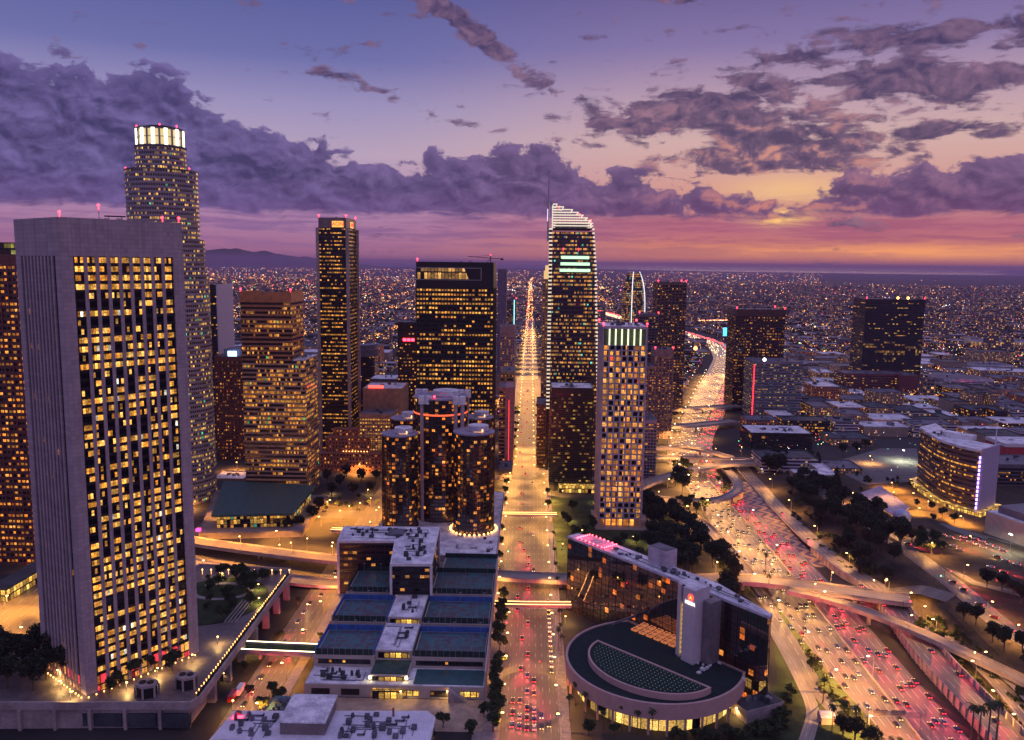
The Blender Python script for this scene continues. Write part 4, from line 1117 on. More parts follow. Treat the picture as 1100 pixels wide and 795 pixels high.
    mb = MB(); mb.box(a0 + 8, 738, 0, a1 + 14, 745, 7); mb.build('entrance_hall', w_lit, an)
    # older tower with the glowing edge left of it
    b0, b1 = X2(580, 588, 420, 900); zb_ = PV(580, 285, 900)[1]
    t = tower('office_tower', 'older stepped tower with a golden floodlit top peeking out left of the tallest tower', R4(b0 + 1, 900, b1, 925), 0, zb_ - 16, 3.9, w_beige, spbeige, .3, crown=2, units=0)
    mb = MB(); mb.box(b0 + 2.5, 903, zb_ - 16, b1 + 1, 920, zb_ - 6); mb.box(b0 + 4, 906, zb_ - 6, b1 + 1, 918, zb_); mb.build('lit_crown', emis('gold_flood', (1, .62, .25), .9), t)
    c0, c1_ = X2(577, 591, 480, 860); zc_ = PV(580, 430, 860)[1]
    tower('office_building', 'narrow ribbed pale building beside the avenue below the tallest tower', R4(c0 - 1, 830, c1_ + 1, 875), 0, zc_, 3.8, w_redbr, spred, .3, crown=3, units=2, cat='building', seed=12)
    tower('office_building', 'plain mauve block on the right kerb of the avenue before the dark glass block', R4(22.5, 752, 29.6, 790), 0, 24, 4, w_redbr, plain('mauve_wall', (.42, .2, .3), .8), .7, crown=2, units=0, cat='building')
sail_tower()

# --- pale grid tower
def grid_tower():
    x0, x1 = 57.0, 90.8; Y = 637; zt = 161.5; H = 3.9
    root = tower('office_tower', 'pale lavender concrete grid tower with white lit slots along its top, centre right', R4(x0, Y, x1, Y + 42), 8, zt - 14, 4.3, w_union, spwhite, .22, crown=0, units=0, proud=.9, mull=4.83, mw=1.35, md=.6)
    mb = MB(); mb.box(x0 + 1.2, Y + 1.2, zt - 14, x1 - 1.2, Y + 40.8, zt - 1); mb.build('crown_core', plain('olive_recess', (.10, .10, .05), .8), root)
    sl = emis('crown_slot', (.85, 1, .62), 1.6)
    for k in range(8):
        x = lerp(x0, x1, k / 7); 
        for yy in (Y + .2, Y + 41.8):
            mb = MB(); mb.box(x - .5, yy - .6, zt - 14, x + .5, yy + .6, zt - 1); mb.build('crown_pier', sl if 0 < k < 7 and yy < Y + 5 else spwhite, root)
    for k in range(1, 9):
        y = lerp(Y, Y + 42, k / 9)
        for xx in (x0, x1): mb = MB(); mb.box(xx - .5, y - .5, zt - 14, xx + .5, y + .5, zt - 1); mb.build('crown_pier', spwhite, root)
    mb = MB(); mb.box(x0 - .6, Y - .6, zt - 1, x1 + .6, Y + 42.6, zt + 1); mb.build('roof_edge', spwhite, root)
    mb = MB(); mb.box(x0 + .8, Y + .8, zt + 1.02, x1 - .8, Y + 41, zt + 1.1); mb.build('roof', rooftop, root)
    roof_units(root, (x0 + 3, Y + 3, x1 - 3, Y + 38), zt + 1.1, 10, 17)
    beacons(root, [(x0, Y, zt + 1), (x1, Y, zt + 1), (x0, Y + 42, zt + 1), (x1 - 3, Y + 42, zt + 1)], .9)
    # open ground floor
    for k in range(8):
        x = lerp(x0 + .5, x1 - .5, k / 7)
        for yy in (Y + .6, Y + 41.4): mb = MB(); mb.box(x - .5, yy - .5, .9, x + .5, yy + .5, 8); mb.build('column', spwhite, root)
    mb = MB(); mb.box(x0 + 5, Y + 5, .9, x1 - 5, Y + 37, 8); mb.build('lobby_glass', winmat('lobby_amber', 3, 8, 1.0, .04, .04, .96, (1, .36, .06), (1, .55, .14), 2.0, seed=61, run=1, fl=0), root)
    mb = MB(); mb.box(x0 - 3, Y - 6, .9, x1 + 10, Y + 46, 1.3); mb.build('forecourt', sidewalk, root)
grid_tower()

# --- towers further back, centre and right
def block(name, label, px0, px1, ptop, Y, depth, wm, sp, z0=0, pmid=None, cat='building', **kw):
    x0, x1 = X2(px0, px1, pmid or (ptop + 20), Y); zt = PV((px0 + px1) / 2, ptop, Y)[1]
    args = dict(crown=3, units=4, band=.3, parapet=.9); args.update(kw)
    return tower(name, label, R4(x0, Y, x1, Y + depth), z0, zt, args.pop('fh', 3.9), wm, sp, cat=cat, **args), (x0, x1, zt)
def arc_tower():
    Y = 1500; x0, x1 = X2(669, 693.5, 340, Y); zt = PV(681, 292, Y)[1]
    root = thing('glass_tower', 'rounded glass tower with a thin bright curved outline behind the pale grid tower', 'tower', (x0, Y, 0))
    cx = (x0 + x1) / 2; r = (x1 - x0) / 2
    for i in range(int(zt / 3.9)):
        z = i * 3.9; t = z / zt; k = 1.0 if t < .62 else math.sqrt(max(0, 1 - ((t - .62) / .42) ** 2.4))
        mb = MB(); mb.ring(circ(cx, Y + 20, r * k, 20, 20 * k), z + .9, z + 3.9); mb.build('window_band', w_wg, root)
    mb = MB()
    for i in range(int(zt / 3.9) + 1):
        z = i * 3.9; t = z / zt; k = 1.0 if t < .62 else math.sqrt(max(0, 1 - ((min(t, 1) - .62) / .42) ** 2.4))
        mb.prism(circ(cx, Y + 20, r * k + .2, 20, 20 * k + .2), z, z + .9)
    mb.build('spandrel_frame', spgrey, root)
    for sx in (1, -1):
        mb = MB(); pts = []
        for j in range(24):
            t = .2 + .8 * j / 23; k = 1.0 if t < .62 else math.sqrt(max(0, 1 - ((t - .62) / .42) ** 2.4))
            pts.append((cx + (r * k if sx > 0 else -r * k * .25), Y - .6 + 20 - 20 * k * (.35 if sx > 0 else 1), zt * t))
        for p, q in zip(pts, pts[1:]): mb.tube(p, q, .8, n=4)
        mb.build('outline_light', emis('outline_white', (.85, .9, 1), 1.6), root)
arc_tower()
t, b = block('apartment_tower', 'brown apartment tower with red rooftop beacons, tallest beside the freeway', 706, 737, 304, 1150, 38, w_dark, plain('brown_spandrel', (.13, .09, .08), .6), seed=21, bea=(0, 1, 2), mull=5.2, mw=.8, cat='tower')
t, b = block('apartment_tower', 'darker slim tower with red beacons between the grid tower and the brown apartment tower', 686, 707, 338, 1090, 34, w_dark2, spgrey, seed=22, bea=(0, 1), mull=4, mw=.5, cat='tower')
t, b = block('apartment_tower', 'stepped rose granite tower with chamfered corners right behind the grid tower', 703, 723, 376, 985, 30, w_hotel, plain('rose_granite', (.26, .17, .17), .6), seed=23, bea=(0, 1), mull=4.4, mw=1.2, md=.7, cat='tower', crown=9)
t, b = block('apartment_building', 'lower rose granite wing with square windows joined to the stepped tower', 688, 704, 394, 975, 34, w_hotel, plain('rose_granite', (.26, .17, .17), .6), seed=24, mull=4.2, mw=1.2, md=.6)
t, b = block('parking_structure', 'grey slotted parking block right of the pale grid tower', 683, 705, 452, 800, 40, w_dark2, plain('lilac_concrete', (.36, .31, .37), .8), seed=25, mull=3.0, mw=.6, fh=3.2, roofm=roofdark)
t, b = block('arena_building', 'low arena with a yellow lit lattice front left of the freeway bend', 734, 762, 378, 1950, 70, w_lit, spbeige, seed=26, units=0, mull=7, mw=2)
mb = MB(); mb.ball((b[0] + 28, 1955, b[2] + 8), 5, 8); mb.build('rooftop_sign', emis('orange_sign', (1, .35, .1), 5), t)
bb = thing('billboard', 'cyan lit billboard beside the far end of the freeway', 'billboard', (*G(780, 368), 0))
x, y = G(780, 368); x0, x1 = X2(777, 782.5, 356, y); z0, z1 = PV(780, 361, y)[1], PV(780, 352, y)[1]
mb = MB(); mb.box(x0, y, z0, x1, y + 1, z1); mb.build('screen', emis('cyan_screen', (.08, .7, 1), 2.4), bb)
mb = MB(); mb.tube(((x0 + x1) / 2, y + 2, 0), ((x0 + x1) / 2, y + 2, z1 - 2), 1.0); mb.build('post', blackmetal, bb)
t, b = block('office_tower', 'dark red-brown tower with crown beacons right of the freeway', 790, 843, 333, 1200, 50, w_dark, plain('maroon_spandrel', (.07, .03, .03), .5), seed=27, bea=(0, 1, 2), crown=10, mull=4.5, mw=.6, cat='tower')
t, b = block('office_building', 'blue-grey glass block with a red vertical light line in front of the dark red-brown tower', 808, 862, 389, 1130, 46, winmat('teal_glass', 2.4, 3.9, .30, .03, .45, .85, (1, .55, .2), (.7, .9, .5), .8, seed=28, metal=.5, glass=(.10, .13, .16), frame=(.13, .14, .17), run=4, fl=.5), plain('blue_band', (.20, .21, .26), .5), seed=28)
mb = MB(); mb.box(b[0] + 1.2, 1128.8, 2, b[0] + 2.6, 1129.4, b[2] - 4); mb.build('light_line', emis('red_line', (1, .03, .05), 2.5), t)
mb = MB(); mb.ball((b[0] + 16, 1132, b[2] + 3), 2.2, 8); mb.build('flood_light', emis('white_flood', (1, .97, .9), 12), t)
t, b = block('office_tower', 'broad black tower standing alone on the right with a few lit window rows', 929, 993, 322, 1420, 55, winmat('lone_tower_glass', 3.0, 4.0, .27, .05, .35, .8, (1, .55, .15), (.9, .85, .4), 1.0, seed=29, run=6, fl=.75, metal=.3, glass=(.03, .04, .05)), plain('ink_spandrel', (.02, .022, .03), .35, .3), seed=29, bea=(0, 1), crown=5, cat='tower')
for q in (.55, .72): mb = MB(); mb.ball((lerp(b[0], b[1], q), 1424, b[2] + 3), 2.2, 8); mb.build('flood_light', emis('orange_flood', (1, .4, .08), 9), t)
t, b = block('office_building', 'maroon lower block with lit window rows in front of the lone black tower', 906, 968, 402, 1370, 48, winmat('maroon_block_glass', 3, 4, .34, .05, .4, .8, (1, .6, .2), (.9, .8, .4), 1.0, seed=30, run=5, fl=.6, frame=(.10, .035, .04)), plain('maroon_wall', (.16, .05, .06), .6), seed=30)
t, b = block('office_building', 'windowless dark red wall block beside the maroon lower block', 965, 988, 404, 1360, 60, spred, plain('maroon_wall', (.16, .05, .06), .6), seed=31, units=2, band=.9)
t, b = block('office_building', 'white striped block with lavender tint and a red dot sign on the right', 1013, 1066, 408, 1440, 60, w_white, plain('lavender_white', (.62, .55, .66), .7), seed=32, mull=5, mw=.4)
mb = MB(); mb.ball((lerp(b[0], b[1], .4), 1437, b[2] * .35), 2.5, 8); mb.build('red_sign', red_em, t)
t, b = block('hotel_building', 'brick block with a pale cornice and an orange light on its front, far right', 1047, 1088, 393, 1690, 60, w_brickw, brick, seed=33, crown=6, crownm=whitewall)
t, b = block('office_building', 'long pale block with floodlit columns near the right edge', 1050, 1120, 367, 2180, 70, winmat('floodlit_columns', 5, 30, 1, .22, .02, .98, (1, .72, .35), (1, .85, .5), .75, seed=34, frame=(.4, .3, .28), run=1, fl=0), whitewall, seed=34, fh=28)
t, b = block('office_building', 'low mirrored black box with a bright blue-white roof right of the ramps', 806, 872, 466, 935, 50, winmat('black_mirror', 4, 4, .05, .02, .1, .96, ORANGE, YEL, .6, seed=35, metal=.8, glass=(.10, .10, .12), run=2), spb, seed=35, band=.1, roofm=rooftop, units=14)
# left-centre mid rises
t, b = block('office_building', 'small black office block with red sign letters left of the broad black tower', 427, 452, 347, 900, 40, w_dark, spb, seed=36)
mb = MB()
for k in range(3): mb.rbox(b[0] + 8 + k * 4.5, 899.3, 3.6, .5, b[2] - 20, b[2] - 17, 0)
mb.build('red_sign', red_em, t)
x, y = PV(394, 400, 1000)[0], 1000
rt = thing('round_tower', 'slim dark tower with an overhanging round cap right of the tall slender tower', 'tower', (x, y, 0))
zt = PV(394, 370, 1000)[1]
floors(rt, circ(x, y, 10, 16), 0, zt - 14, 3.9, w_dark2, spb, .35)
mb = MB(); mb.prism(circ(x, y, 14, 20), zt - 14, zt - 5); mb.prism(circ(x, y, 11, 20), zt - 5, zt); mb.build('cap', spgrey, rt)
t, b = block('office_building', 'windowless pink-beige block with a bright roof sign left of the round hotel', 390, 432, 418, 850, 46, spbeige, spbeige, seed=37, units=6, band=.9, roofm=rooftop)
mb = MB(); mb.box(b[0] + 6, 849, b[2] + 1, b[0] + 22, 850, b[2] + 4); mb.build('rooftop_sign', emis('rose_sign', (1, .08, .06), 3), t)
t, b = block('office_building', 'beige block with a grid of bright windows below the pink-beige block', 386, 422, 446, 812, 36, winmat('bright_beige', 2.6, 3.6, .8, .2, .25, .8, (1, .55, .15), (1, .75, .3), 1.4, seed=38, frame=(.45, .3, .2), frough=.8, run=2, fl=.2), spbeige, seed=38)
t, b = block('office_building', 'grey mid-rise with a flat bright roof behind the beige blocks', 397, 440, 408, 925, 40, w_dark2, spgrey, seed=39, roofm=rooftop)
lib = thing('brick_hall', 'long stepped brick hall with arched rows of small windows beyond the park trees', 'building', (PV(375, 480, 800)[0], 800, 0))
x0, x1 = X2(344, 409, 480, 800); zt = PV(375, 465, 800)[1]
for (a, b_, c, d, z0, z1) in ((x0, 800, x1, 824, 0, zt * .45), (x0 + 4, 806, x1 - 12, 824, zt * .45, zt * .82), (x0 + 10, 812, x1 - 24, 824, zt * .82, zt)):
    mb = MB(); mb.ring(R4(a, b_, c, d), z0, z1); mb.build('wall', w_brickw, lib)
    mb = MB(); mb.prism(offset(R4(a, b_, c, d), .5), z1, z1 + .9); mb.build('cornice', brick, lib)
for k in range(9):
    mb = MB(); mb.ball((x0 + 22 + k * 3, 805.4, zt * .5), .5); mb.build('wall_light', warm_em, lib)
# avenue left side
t, b = block('office_building', 'ornate gabled stone building with a pale steep front beside the avenue', 537, 553, 352, 1010, 44, winmat('ornate_windows', 2.6, 3.8, .35, .26, .2, .85, ORANGE, YEL, .9, seed=40, frame=(.36, .24, .24), frough=.8, run=1, fl=.1), plain('ornate_stone', (.38, .25, .24), .8), seed=40, crown=12)
mb = MB(); c = (b[0] + b[1]) / 2
for q in (-.28, .05, .34):
    xx = lerp(b[0], b[1], .5 + q); w = (b[1] - b[0]) * .16
    mb.face([(xx - w, 1009.4, b[2] - 8), (xx + w, 1009.4, b[2] - 8), (xx, 1009.4, b[2] + 10)]); mb.face([(xx - w, 1014, b[2] - 8), (xx - w, 1009.4, b[2] - 8), (xx, 1009.4, b[2] + 10), (xx, 1014, b[2] + 10)]); mb.face([(xx + w, 1009.4, b[2] - 8), (xx + w, 1014, b[2] - 8), (xx, 1014, b[2] + 10), (xx, 1009.4, b[2] + 10)])
mb.build('gable', plain('ornate_stone', (.38, .25, .24), .8), t)
t, b = block('office_building', 'pink blank-walled slab with a ribbed left part on the left kerb of the avenue', 536, 551.5, 417, 835, 40, w_dark, plain('pink_wall', (.42, .22, .24), .8), seed=41, units=0)
mb = MB(); mb.box(lerp(b[0], b[1], .42), 834, 0, b[1] + .4, 875.5, b[2] + .6); mb.build('blank_wall', plain('pink_wall', (.42, .22, .24), .8), t)
mb = MB(); mb.box(lerp(b[0], b[1], .68), 833.7, 6, lerp(b[0], b[1], .71), 834, b[2] - 12); mb.build('red_light_line', emis('red_line', (1, .03, .05), 2.5), t)
t, b = block('office_building', 'slate slab tower behind the ornate building left of the avenue', 534.5, 544, 290, 1300, 40, spgrey, plain('slate_wall', (.16, .13, .20), .7), seed=42, units=0, band=.9, cat='tower')
t, b = block('apartment_tower', 'far slim tower with a cyan light line beside the avenue', 543, 554.5, 322, 1650, 40, w_dark, spgrey, seed=43, bea=(0, 1), cat='tower')
mb = MB(); mb.box(b[1] - 5, 1649, 10, b[1] - 3.4, 1649.5, b[2]); mb.build('light_line', emis('cyan_line', (.3, .9, 1), 2), t)
for i, (p0, p1, pt, Y, dp, lab) in enumerate([(534, 545, 575, 720, 20, 'low dark corner block by the footbridge left of the avenue'), (536, 550, 505, 780, 36, 'low shop block with a flat roof left of the avenue'),
        (538, 552, 400, 930, 50, 'plain block between the pink slab and the ornate building'), (541, 553, 378, 1150, 60, 'low red-signed block behind the ornate building')]):
    t, b = block('office_building', lab, p0, p1, pt, Y, dp, w_hotel if i % 2 else w_dark, spgrey if i % 2 else spbeige, seed=50 + i, units=3)
for i, (x0, x1, y0, y1, z, lab) in enumerate([(22, 60, 880, 910, 58, 'first office block behind the tallest tower on the right kerb'), (22, 58, 948, 1040, 46, 'broad brown block second behind the tallest tower'),
        (22, 54, 1075, 1180, 70, 'tall ribbed block third behind the tallest tower'), (23, 70, 1220, 1330, 52, 'fourth block behind the tallest tower along the avenue'), (23, 60, 1370, 1480, 40, 'fifth block behind the tallest tower along the avenue')]):
    tower('office_building', lab, R4(x0, y0, x1, y1), 0, z, 3.9, (w_beige, w_brickw, w_redbr, w_hotel, w_beige)[i], (spbeige, spred, spred, spgrey, spbeige)[i], .3, crown=3, units=4, seed=60 + i, cat='building')
# glass pavilion with the green roof
def pavilion():
    P = [(-241, 604), (-183, 612), (-186, 690), (-268, 700)]
    root = thing('glass_pavilion', 'low glass pavilion with a big dark green flat roof below the gold banded tower', 'pavilion', (-220, 650, 0))
    mb = MB(); mb.prism(offset(P, 10), 0, 5); mb.build('terrace', concrete_d, root)
    mb = MB(); mb.ring(offset(P, -2), 5, 14.5); mb.build('glass_wall', w_pav, root)
    mb = MB(); mb.prism(offset(P, 1.5), 14.5, 16.2); mb.build('roof', plain('green_roof', (.03, .09, .085), .5), root)
    mb = MB()
    for k in range(9):
        t = k / 8; a = (lerp(P[0][0], P[1][0], t), lerp(P[0][1], P[1][1], t)); b = (lerp(P[3][0], P[2][0], t), lerp(P[3][1], P[2][1], t))
        mb.tube((*a, 16.25), (*b, 16.25), .18, n=4)
    mb.build('roof_seam', plain('green_seam', (.06, .14, .13), .5), root)
    mb = MB(); mb.box(-252, 596, 5.1, -249, 599, 7.2); mb.build('magenta_sign', emis('magenta', (1, .05, .35), 3), root)
pavilion()
# low civic block lit orange left of the pavilion
t, b = block('civic_building', 'low sandstone block with glowing arched windows behind the green pavilion', 228, 262, 515, 760, 30, winmat('arched_amber', 3.4, 6, .9, .22, .15, .8, (1, .45, .08), (1, .6, .16), 1.5, seed=63, frame=(.4, .26, .16), frough=.8, run=1, fl=0), spbeige, fh=6, seed=63, roofm=rooftop)

# --- curved hotel block with the violet edge on the right
def curved_block():
    Y0 = 695
    zt = PV(1045, 484, 700)[1]
    base = [G(984, 520, 0), G(997, 532, 0), G(1012, 541, 0), G(1030, 548, 0), G(1049, 553, 0)]
    front = catmull(base, 4)
    back = [(p[0] + 24, p[1] + 20) for p in front]
    poly = front + back[::-1]
    root = thing('curved_office_block', 'gently curved office block with gold window rows and a violet light strip down its corner', 'building', (*front[-1], 0))
    gm = winmat('curved_gold_glass', 2.1, 4.1, .50, .06, .30, .8, (1, .50, .12), (1, .72, .22), 1.3, seed=64, run=6, fl=.65, frame=(.09, .05, .04))
    floors(root, poly, 0, zt, 4.1, gm, plain('brown_band', (.16, .10, .10), .6), .35, .4)
    mb = MB(); mb.prism(offset(poly, .6), zt, zt + 2.2); mb.build('roof', rooftop, root)
    a, b = Vector(front[-1]), Vector(back[-1]); d = (b - a).normalized(); n = Vector((d.y, -d.x))
    mb = MB(); c = (a + b) / 2 + n * 1.0; mb.rbox(c.x, c.y, (b - a).length + 2, 1.8, 0, zt + 3.4, math.atan2(d.y, d.x)); mb.build('end_wall', plain('lavender_end', (.50, .42, .55), .7, var=.08), root)
    f = (a - Vector(front[-2])).normalized()
    for k in range(13):
        c = a - d * .9 - f * .6; z = 5 + k * (zt - 7) / 13
        mb = MB(); mb.rbox(c.x, c.y, 1.2, 1.2, z, z + 2.2, 0); mb.build('violet_light', emis('violet', (.38, .22, 1), 7), root)
    c = centre(poly)
    mb = MB(); mb.rbox(c[0] + 4, c[1] + 2, 26, 10, zt + 2.2, zt + 6.5, math.atan2(f.y, f.x)); mb.build('penthouse', rooftop, root)
    roof_units(root, (c[0] - 14, c[1] + 8, c[0] + 4, c[1] + 26), zt + 2.2, 8, 66)
    mb = MB(); mb.tube((b.x - 4, b.y - 4, zt + 2), (b.x - 4, b.y - 4, zt + 18), .5, .3); mb.build('mast', whitewall, root)
    mb = MB(); mb.prism(offset(poly, 6), 0, 4); mb.build('entrance_base', w_lit, root)
curved_block()
def right_hall():
    a, b = G(1057, 576, 0), G(1135, 606, 0)
    d = (Vector(b) - Vector(a)).normalized(); n = Vector((-d.y, d.x)); a = Vector(a); b = Vector(b)
    P = [tuple(a), tuple(b), tuple(b + n * 52), tuple(a + n * 52)]
    root = thing('exhibition_hall', 'long low cream walled hall with a rounded blue-white roof line at the right edge', 'building', (*a, 0))
    zt = PV(1057, 549, a.y)[1]
    mb = MB(); mb.prism(P, 0, zt); mb.build('wall', plain('cream_wall', (.6, .5, .38), .8, var=.1), root)
    mb = MB(); mb.prism(offset(P, -.8), zt, zt + .4); mb.build('roof', rooftop, root)
    m = (a + b) / 2 + n * 20
    mb = MB(); mb.rbox(m.x, m.y, (b - a).length * .8, 30, zt + .4, zt + 6, math.atan2(d.y, d.x)); mb.build('upper_volume', plain('slate_cladding', (.14, .15, .18), .5), root)
    for k in range(4):
        c = a + d * (6 + k * 12) + n * 36; mb = MB(); mb.prism(circ(c.x, c.y, 3.2, 16), zt + 6, zt + 8.5); mb.build('roof_dome', steel, root)
    mb = MB(); c = a + d * 30 - n * .2; mb.rbox(c.x, c.y, 40, .4, 2, 3.2, math.atan2(d.y, d.x)); mb.build('wall_stripe', concrete_d, root)
    t, bq = block('office_building', 'low grey block with yellow window rows behind the curved office block', 1062, 1140, 500, 790, 44, w_dark, spgrey, seed=67)
    t, bq = block('store_building', 'low red walled store with a blue-white roof at the right edge', 1078, 1150, 478, 900, 40, plain('red_store_wall', (.5, .05, .06), .6), whitewall, seed=68, band=.15, roofm=rooftop, fh=10)
right_hall()
# small domed pavilion and slab-roofed house near the trees
x, y = G(968, 566); dm = thing('domed_pavilion', 'small round pavilion with a pale blue dome among dark trees', 'pavilion', (x, y, 0))
h0 = land_h(x, y)
mb = MB(); mb.prism(circ(x, y, 6.5, 20), 0, h0 + 4); mb.build('drum', whitewall, dm)
mb = MB(); mb.ball((x, y, h0 + 4), 7, 16, sz=.8); mb.build('dome', plain('blue_dome', (.4, .45, .62), .5), dm)
a, b = G(925, 540), G(960, 556); cx, cy = (a[0] + b[0]) / 2, (a[1] + b[1]) / 2
hs = thing('flat_roofed_house', 'wedge shaped low building with a mauve flat roof left of the pale dome', 'building', (cx, cy, 0))
mb = MB(); P = [G(924, 538), G(960, 562), G(975, 553), G(945, 530)]; mb.ring(P, 0, 6); mb.build('wall', w_lit, hs)
mb = MB(); mb.prism(offset(P, 1.2), 6, 6.8); mb.build('roof', plain('mauve_roof', (.4, .33, .42), .6), hs)

# --- black L-shaped office block and the terraced rooftop courts
def l_block():
    root = thing('office_block', 'black glass L-shaped office block with a pale cluttered roof behind the rooftop courts', 'building', (-90, 490, 0))
    P = [(-119.5, 497), (-83.5, 499), (-79.5, 459), (-56, 460), (-59, 527), (-122, 525)]
    zt = 34.5; wm = winmat('lblock_glass', 2.9, 4.2, .28, .06, .3, .72, (1, .45, .12), (1, .7, .3), 1.1, seed=70, glass=(.006, .006, .007), run=2, fl=.5)
    n = 7; 
    for i in range(n):
        z = 5 + i * 4.0; mb = MB(); mb.ring(offset(P, -.25), z + .7, z + 4); 
        mb.uv = [(u, (v - z) / 4.0 * 4.2 + i * 4.2) for u, v in mb.uv]
        mb.build('window_band', wm, root)
    mb = MB()
    for i in range(n + 1): z = 5 + i * 4.0; mb.prism(P, z, z + .68)
    mb.prism(P, 0, 5); mb.build('spandrel_frame', spb, root)
    mb = MB(); mb.prism(offset(P, .5), 33.6, zt + .6); mb.build('roof_edge', whitewall, root)
    mb = MB(); mb.cap(offset(P, -.3), zt + .65); mb.build('roof', rooftop, root)
    for k, p in enumerate(P):
        if k == 1: continue
        mb = MB(); mb.box(p[0] - .7, p[1] - .7, 0, p[0] + .7, p[1] + .7, 33.6); mb.build('corner_column', whitewall, root)
    roof_units(root, (-117, 502, -63, 522), zt + .65, 26, 71, smax=3.4, mat=roofdark)
    roof_units(root, (-76, 463, -60, 500), zt + .65, 14, 72, smax=3.0, mat=roofdark)
    roof_pipes(root, -117, 502, -62, 522, zt + .65, 9, 5); roof_pipes(root, -75, 463, -59, 498, zt + .65, 5, 6)
    mb = MB(); mb.box(-90, 507, zt + .65, -80, 517, zt + 2.4); mb.build('plant_room', roofgrey, root)
l_block()
courtm, ntc, bc = principled('sport_court')
_tc = ntc.node('ShaderNodeTexCoord'); _n = ntc.noise(_tc.outputs['Object'], .35, 5, .65)
_sp = ntc.node('ShaderNodeSeparateXYZ'); ntc.l.new(_tc.outputs['Object'], _sp.inputs[0])
ntc.set(bc.inputs['Base Color'], ntc.mix(ntc.ss(_n, .42, .6), (.03, .16, .17), (.09, .05, .07))); bc.inputs['Roughness'].default_value = .35
def terraces():
    root = thing('terraced_complex', 'terraced white complex with rooftop tennis courts behind dark green screens', 'building', (-62, 372, 0))
    scr = plain('green_screen', (.012, .04, .035), .6); blue = plain('blue_wall', (.04, .13, .42), .6); cream = plain('cream_render', (.50, .43, .38), .8, var=.1)
    xl, xr = -107.5, -19.5; sl, sr = -76.5, -57.5     # spine between
    rows = [(391, 421, 12.0), (427, 458, 13.5), (464, 499, 15.0)]
    # front podium and first terrace
    mb = MB(); mb.box(xl, 373, 0, xr, 391, 6.2); mb.build('front_wall', cream, root)
    mb = MB(); mb.box(xl + .6, 373.6, 6.2, xr - .6, 390.6, 6.4); mb.build('terrace_roof', rooftop, root)
    mb = MB(); mb.box(sr + 3, 374.5, 6.4, xr - 1, 389, 6.7); mb.build('pool_deck', plain('teal_deck', (.03, .10, .10), .4), root)
    for k in range(6):
        x = -104 + k * 14.5
        if k in (2,): continue
        mb = MB(); mb.face([(x, 372.9, 1), (x + 9, 372.9, 1), (x + 9, 372.9, 4.2), (x, 372.9, 4.2)], [(k * 20, 0), (k * 20 + 9, 0), (k * 20 + 9, 4), (k * 20, 4)])
        mb.build('shop_window', w_lit if k in (3, 5) else w_dark, root)
    mb = MB(); mb.box(-74, 371.5, 0, -59, 373.1, 4.6); mb.build('entrance', w_lit, root)
    for (y0, y1, z) in rows:
        for (a, b) in ((xl, sl), (sr, xr)):
            mb = MB(); mb.box(a, y0, 0, b, y1, z); mb.build('block_wall', cream, root)
            mb = MB(); mb.box(a + 1.4, y0 + 1.4, z + .03, b - 1.4, y1 - 1.4, z + .08); mb.build('court', courtm, root)
            # court lines
            mb = MB(); nC = 2
            for c in range(nC):
                cx = lerp(a + 8, b - 8, (c + .5) / nC); cy = (y0 + y1) / 2
                for (p, q, r_, s_) in ((-5, -10, 5, -9.8), (-5, 9.8, 5, 10), (-5, -10, -4.8, 10), (4.8, -10, 5, 10), (-5, -.1, 5, .1), (-3.6, -6, 3.6, -5.8), (-3.6, 5.8, 3.6, 6)):
                    mb.box(cx + p, cy + q, z + .09, cx + r_, cy + s_, z + .12)
            mb.build('court_line', plain('faded_line', (.22, .22, .24)), root)
            mb = MB()
            mb.box(a + 1, y0 + .8, z, b - 1, y0 + 1.0, z + 3.2); mb.build('wind_screen', scr, root)
            mb = MB()
            for k in range(int((b - a) / 3)): mb.box(a + 1 + k * 3, y0 + .55, z, a + 1.15 + k * 3, y0 + .7, z + 3.5)
            mb.build('screen_post', steel, root)
            mb = MB(); mb.box(a + .4, y1 - .9, z, b - .4, y1 - .4, z + 3.0); mb.build('back_wall', blue if y0 < 460 else scr, root)
            mb = MB(); mb.box(a + .3, y0 + 1, z, a + .7, y1 - 1, z + 2.6); mb.box(b - .7, y0 + 1, z, b - .3, y1 - 1, z + 2.6); mb.build('side_screen', blue if y0 < 460 and a == xl else scr, root)
            # ribbon window below the screen
            mb = MB(); w = b - a; mb.face([(a + 2, y0 - .08, z - 4.4), (b - 2, y0 - .08, z - 4.4), (b - 2, y0 - .08, z - 1.8), (a + 2, y0 - .08, z - 1.8)], [(a * 3, 0), (a * 3 + w, 0), (a * 3 + w, 3.8), (a * 3, 3.8)])
            mb.build('ribbon_window', w_dark, root)
            for k in range(3):
                px = lerp(a + 5, b - 5, k / 2); mb = MB(); mb.tube((px, (y0 + y1) / 2 + 13, z), (px, (y0 + y1) / 2 + 13, z + 6), .1); mb.box(px - .7, (y0 + y1) / 2 + 12.7, z + 6, px + .7, (y0 + y1) / 2 + 13.2, z + 6.3); mb.build('court_lamp', steel, root)
            mb = MB(); mb.box(a + 6, y1 + .2, z - 2, b - 6, y1 + 4.5, z + .5); mb.build('link_roof', concrete, root)
        # spine
        mb = MB(); mb.box(sl, y0 + 2, 0, sr, y1 + 4, z + 2.2); mb.build('spine_wall', cream, root)
        mb = MB(); mb.box(sl + .5, y0 + 2.6, z + 2.2, sr - .5, y1 + 3.6, z + 2.4); mb.build('spine_roof', rooftop, root)
        mb = MB(); mb.face([(sl + 1.5, y0 + 1.9, z - 1.8), (sr - 1.5, y0 + 1.9, z - 1.8), (sr - 1.5, y0 + 1.9, z + 1.4), (sl + 1.5, y0 + 1.9, z + 1.4)], [(0, 0), (16, 0), (16, 4), (0, 4)]); mb.build('spine_window', w_lit, root)
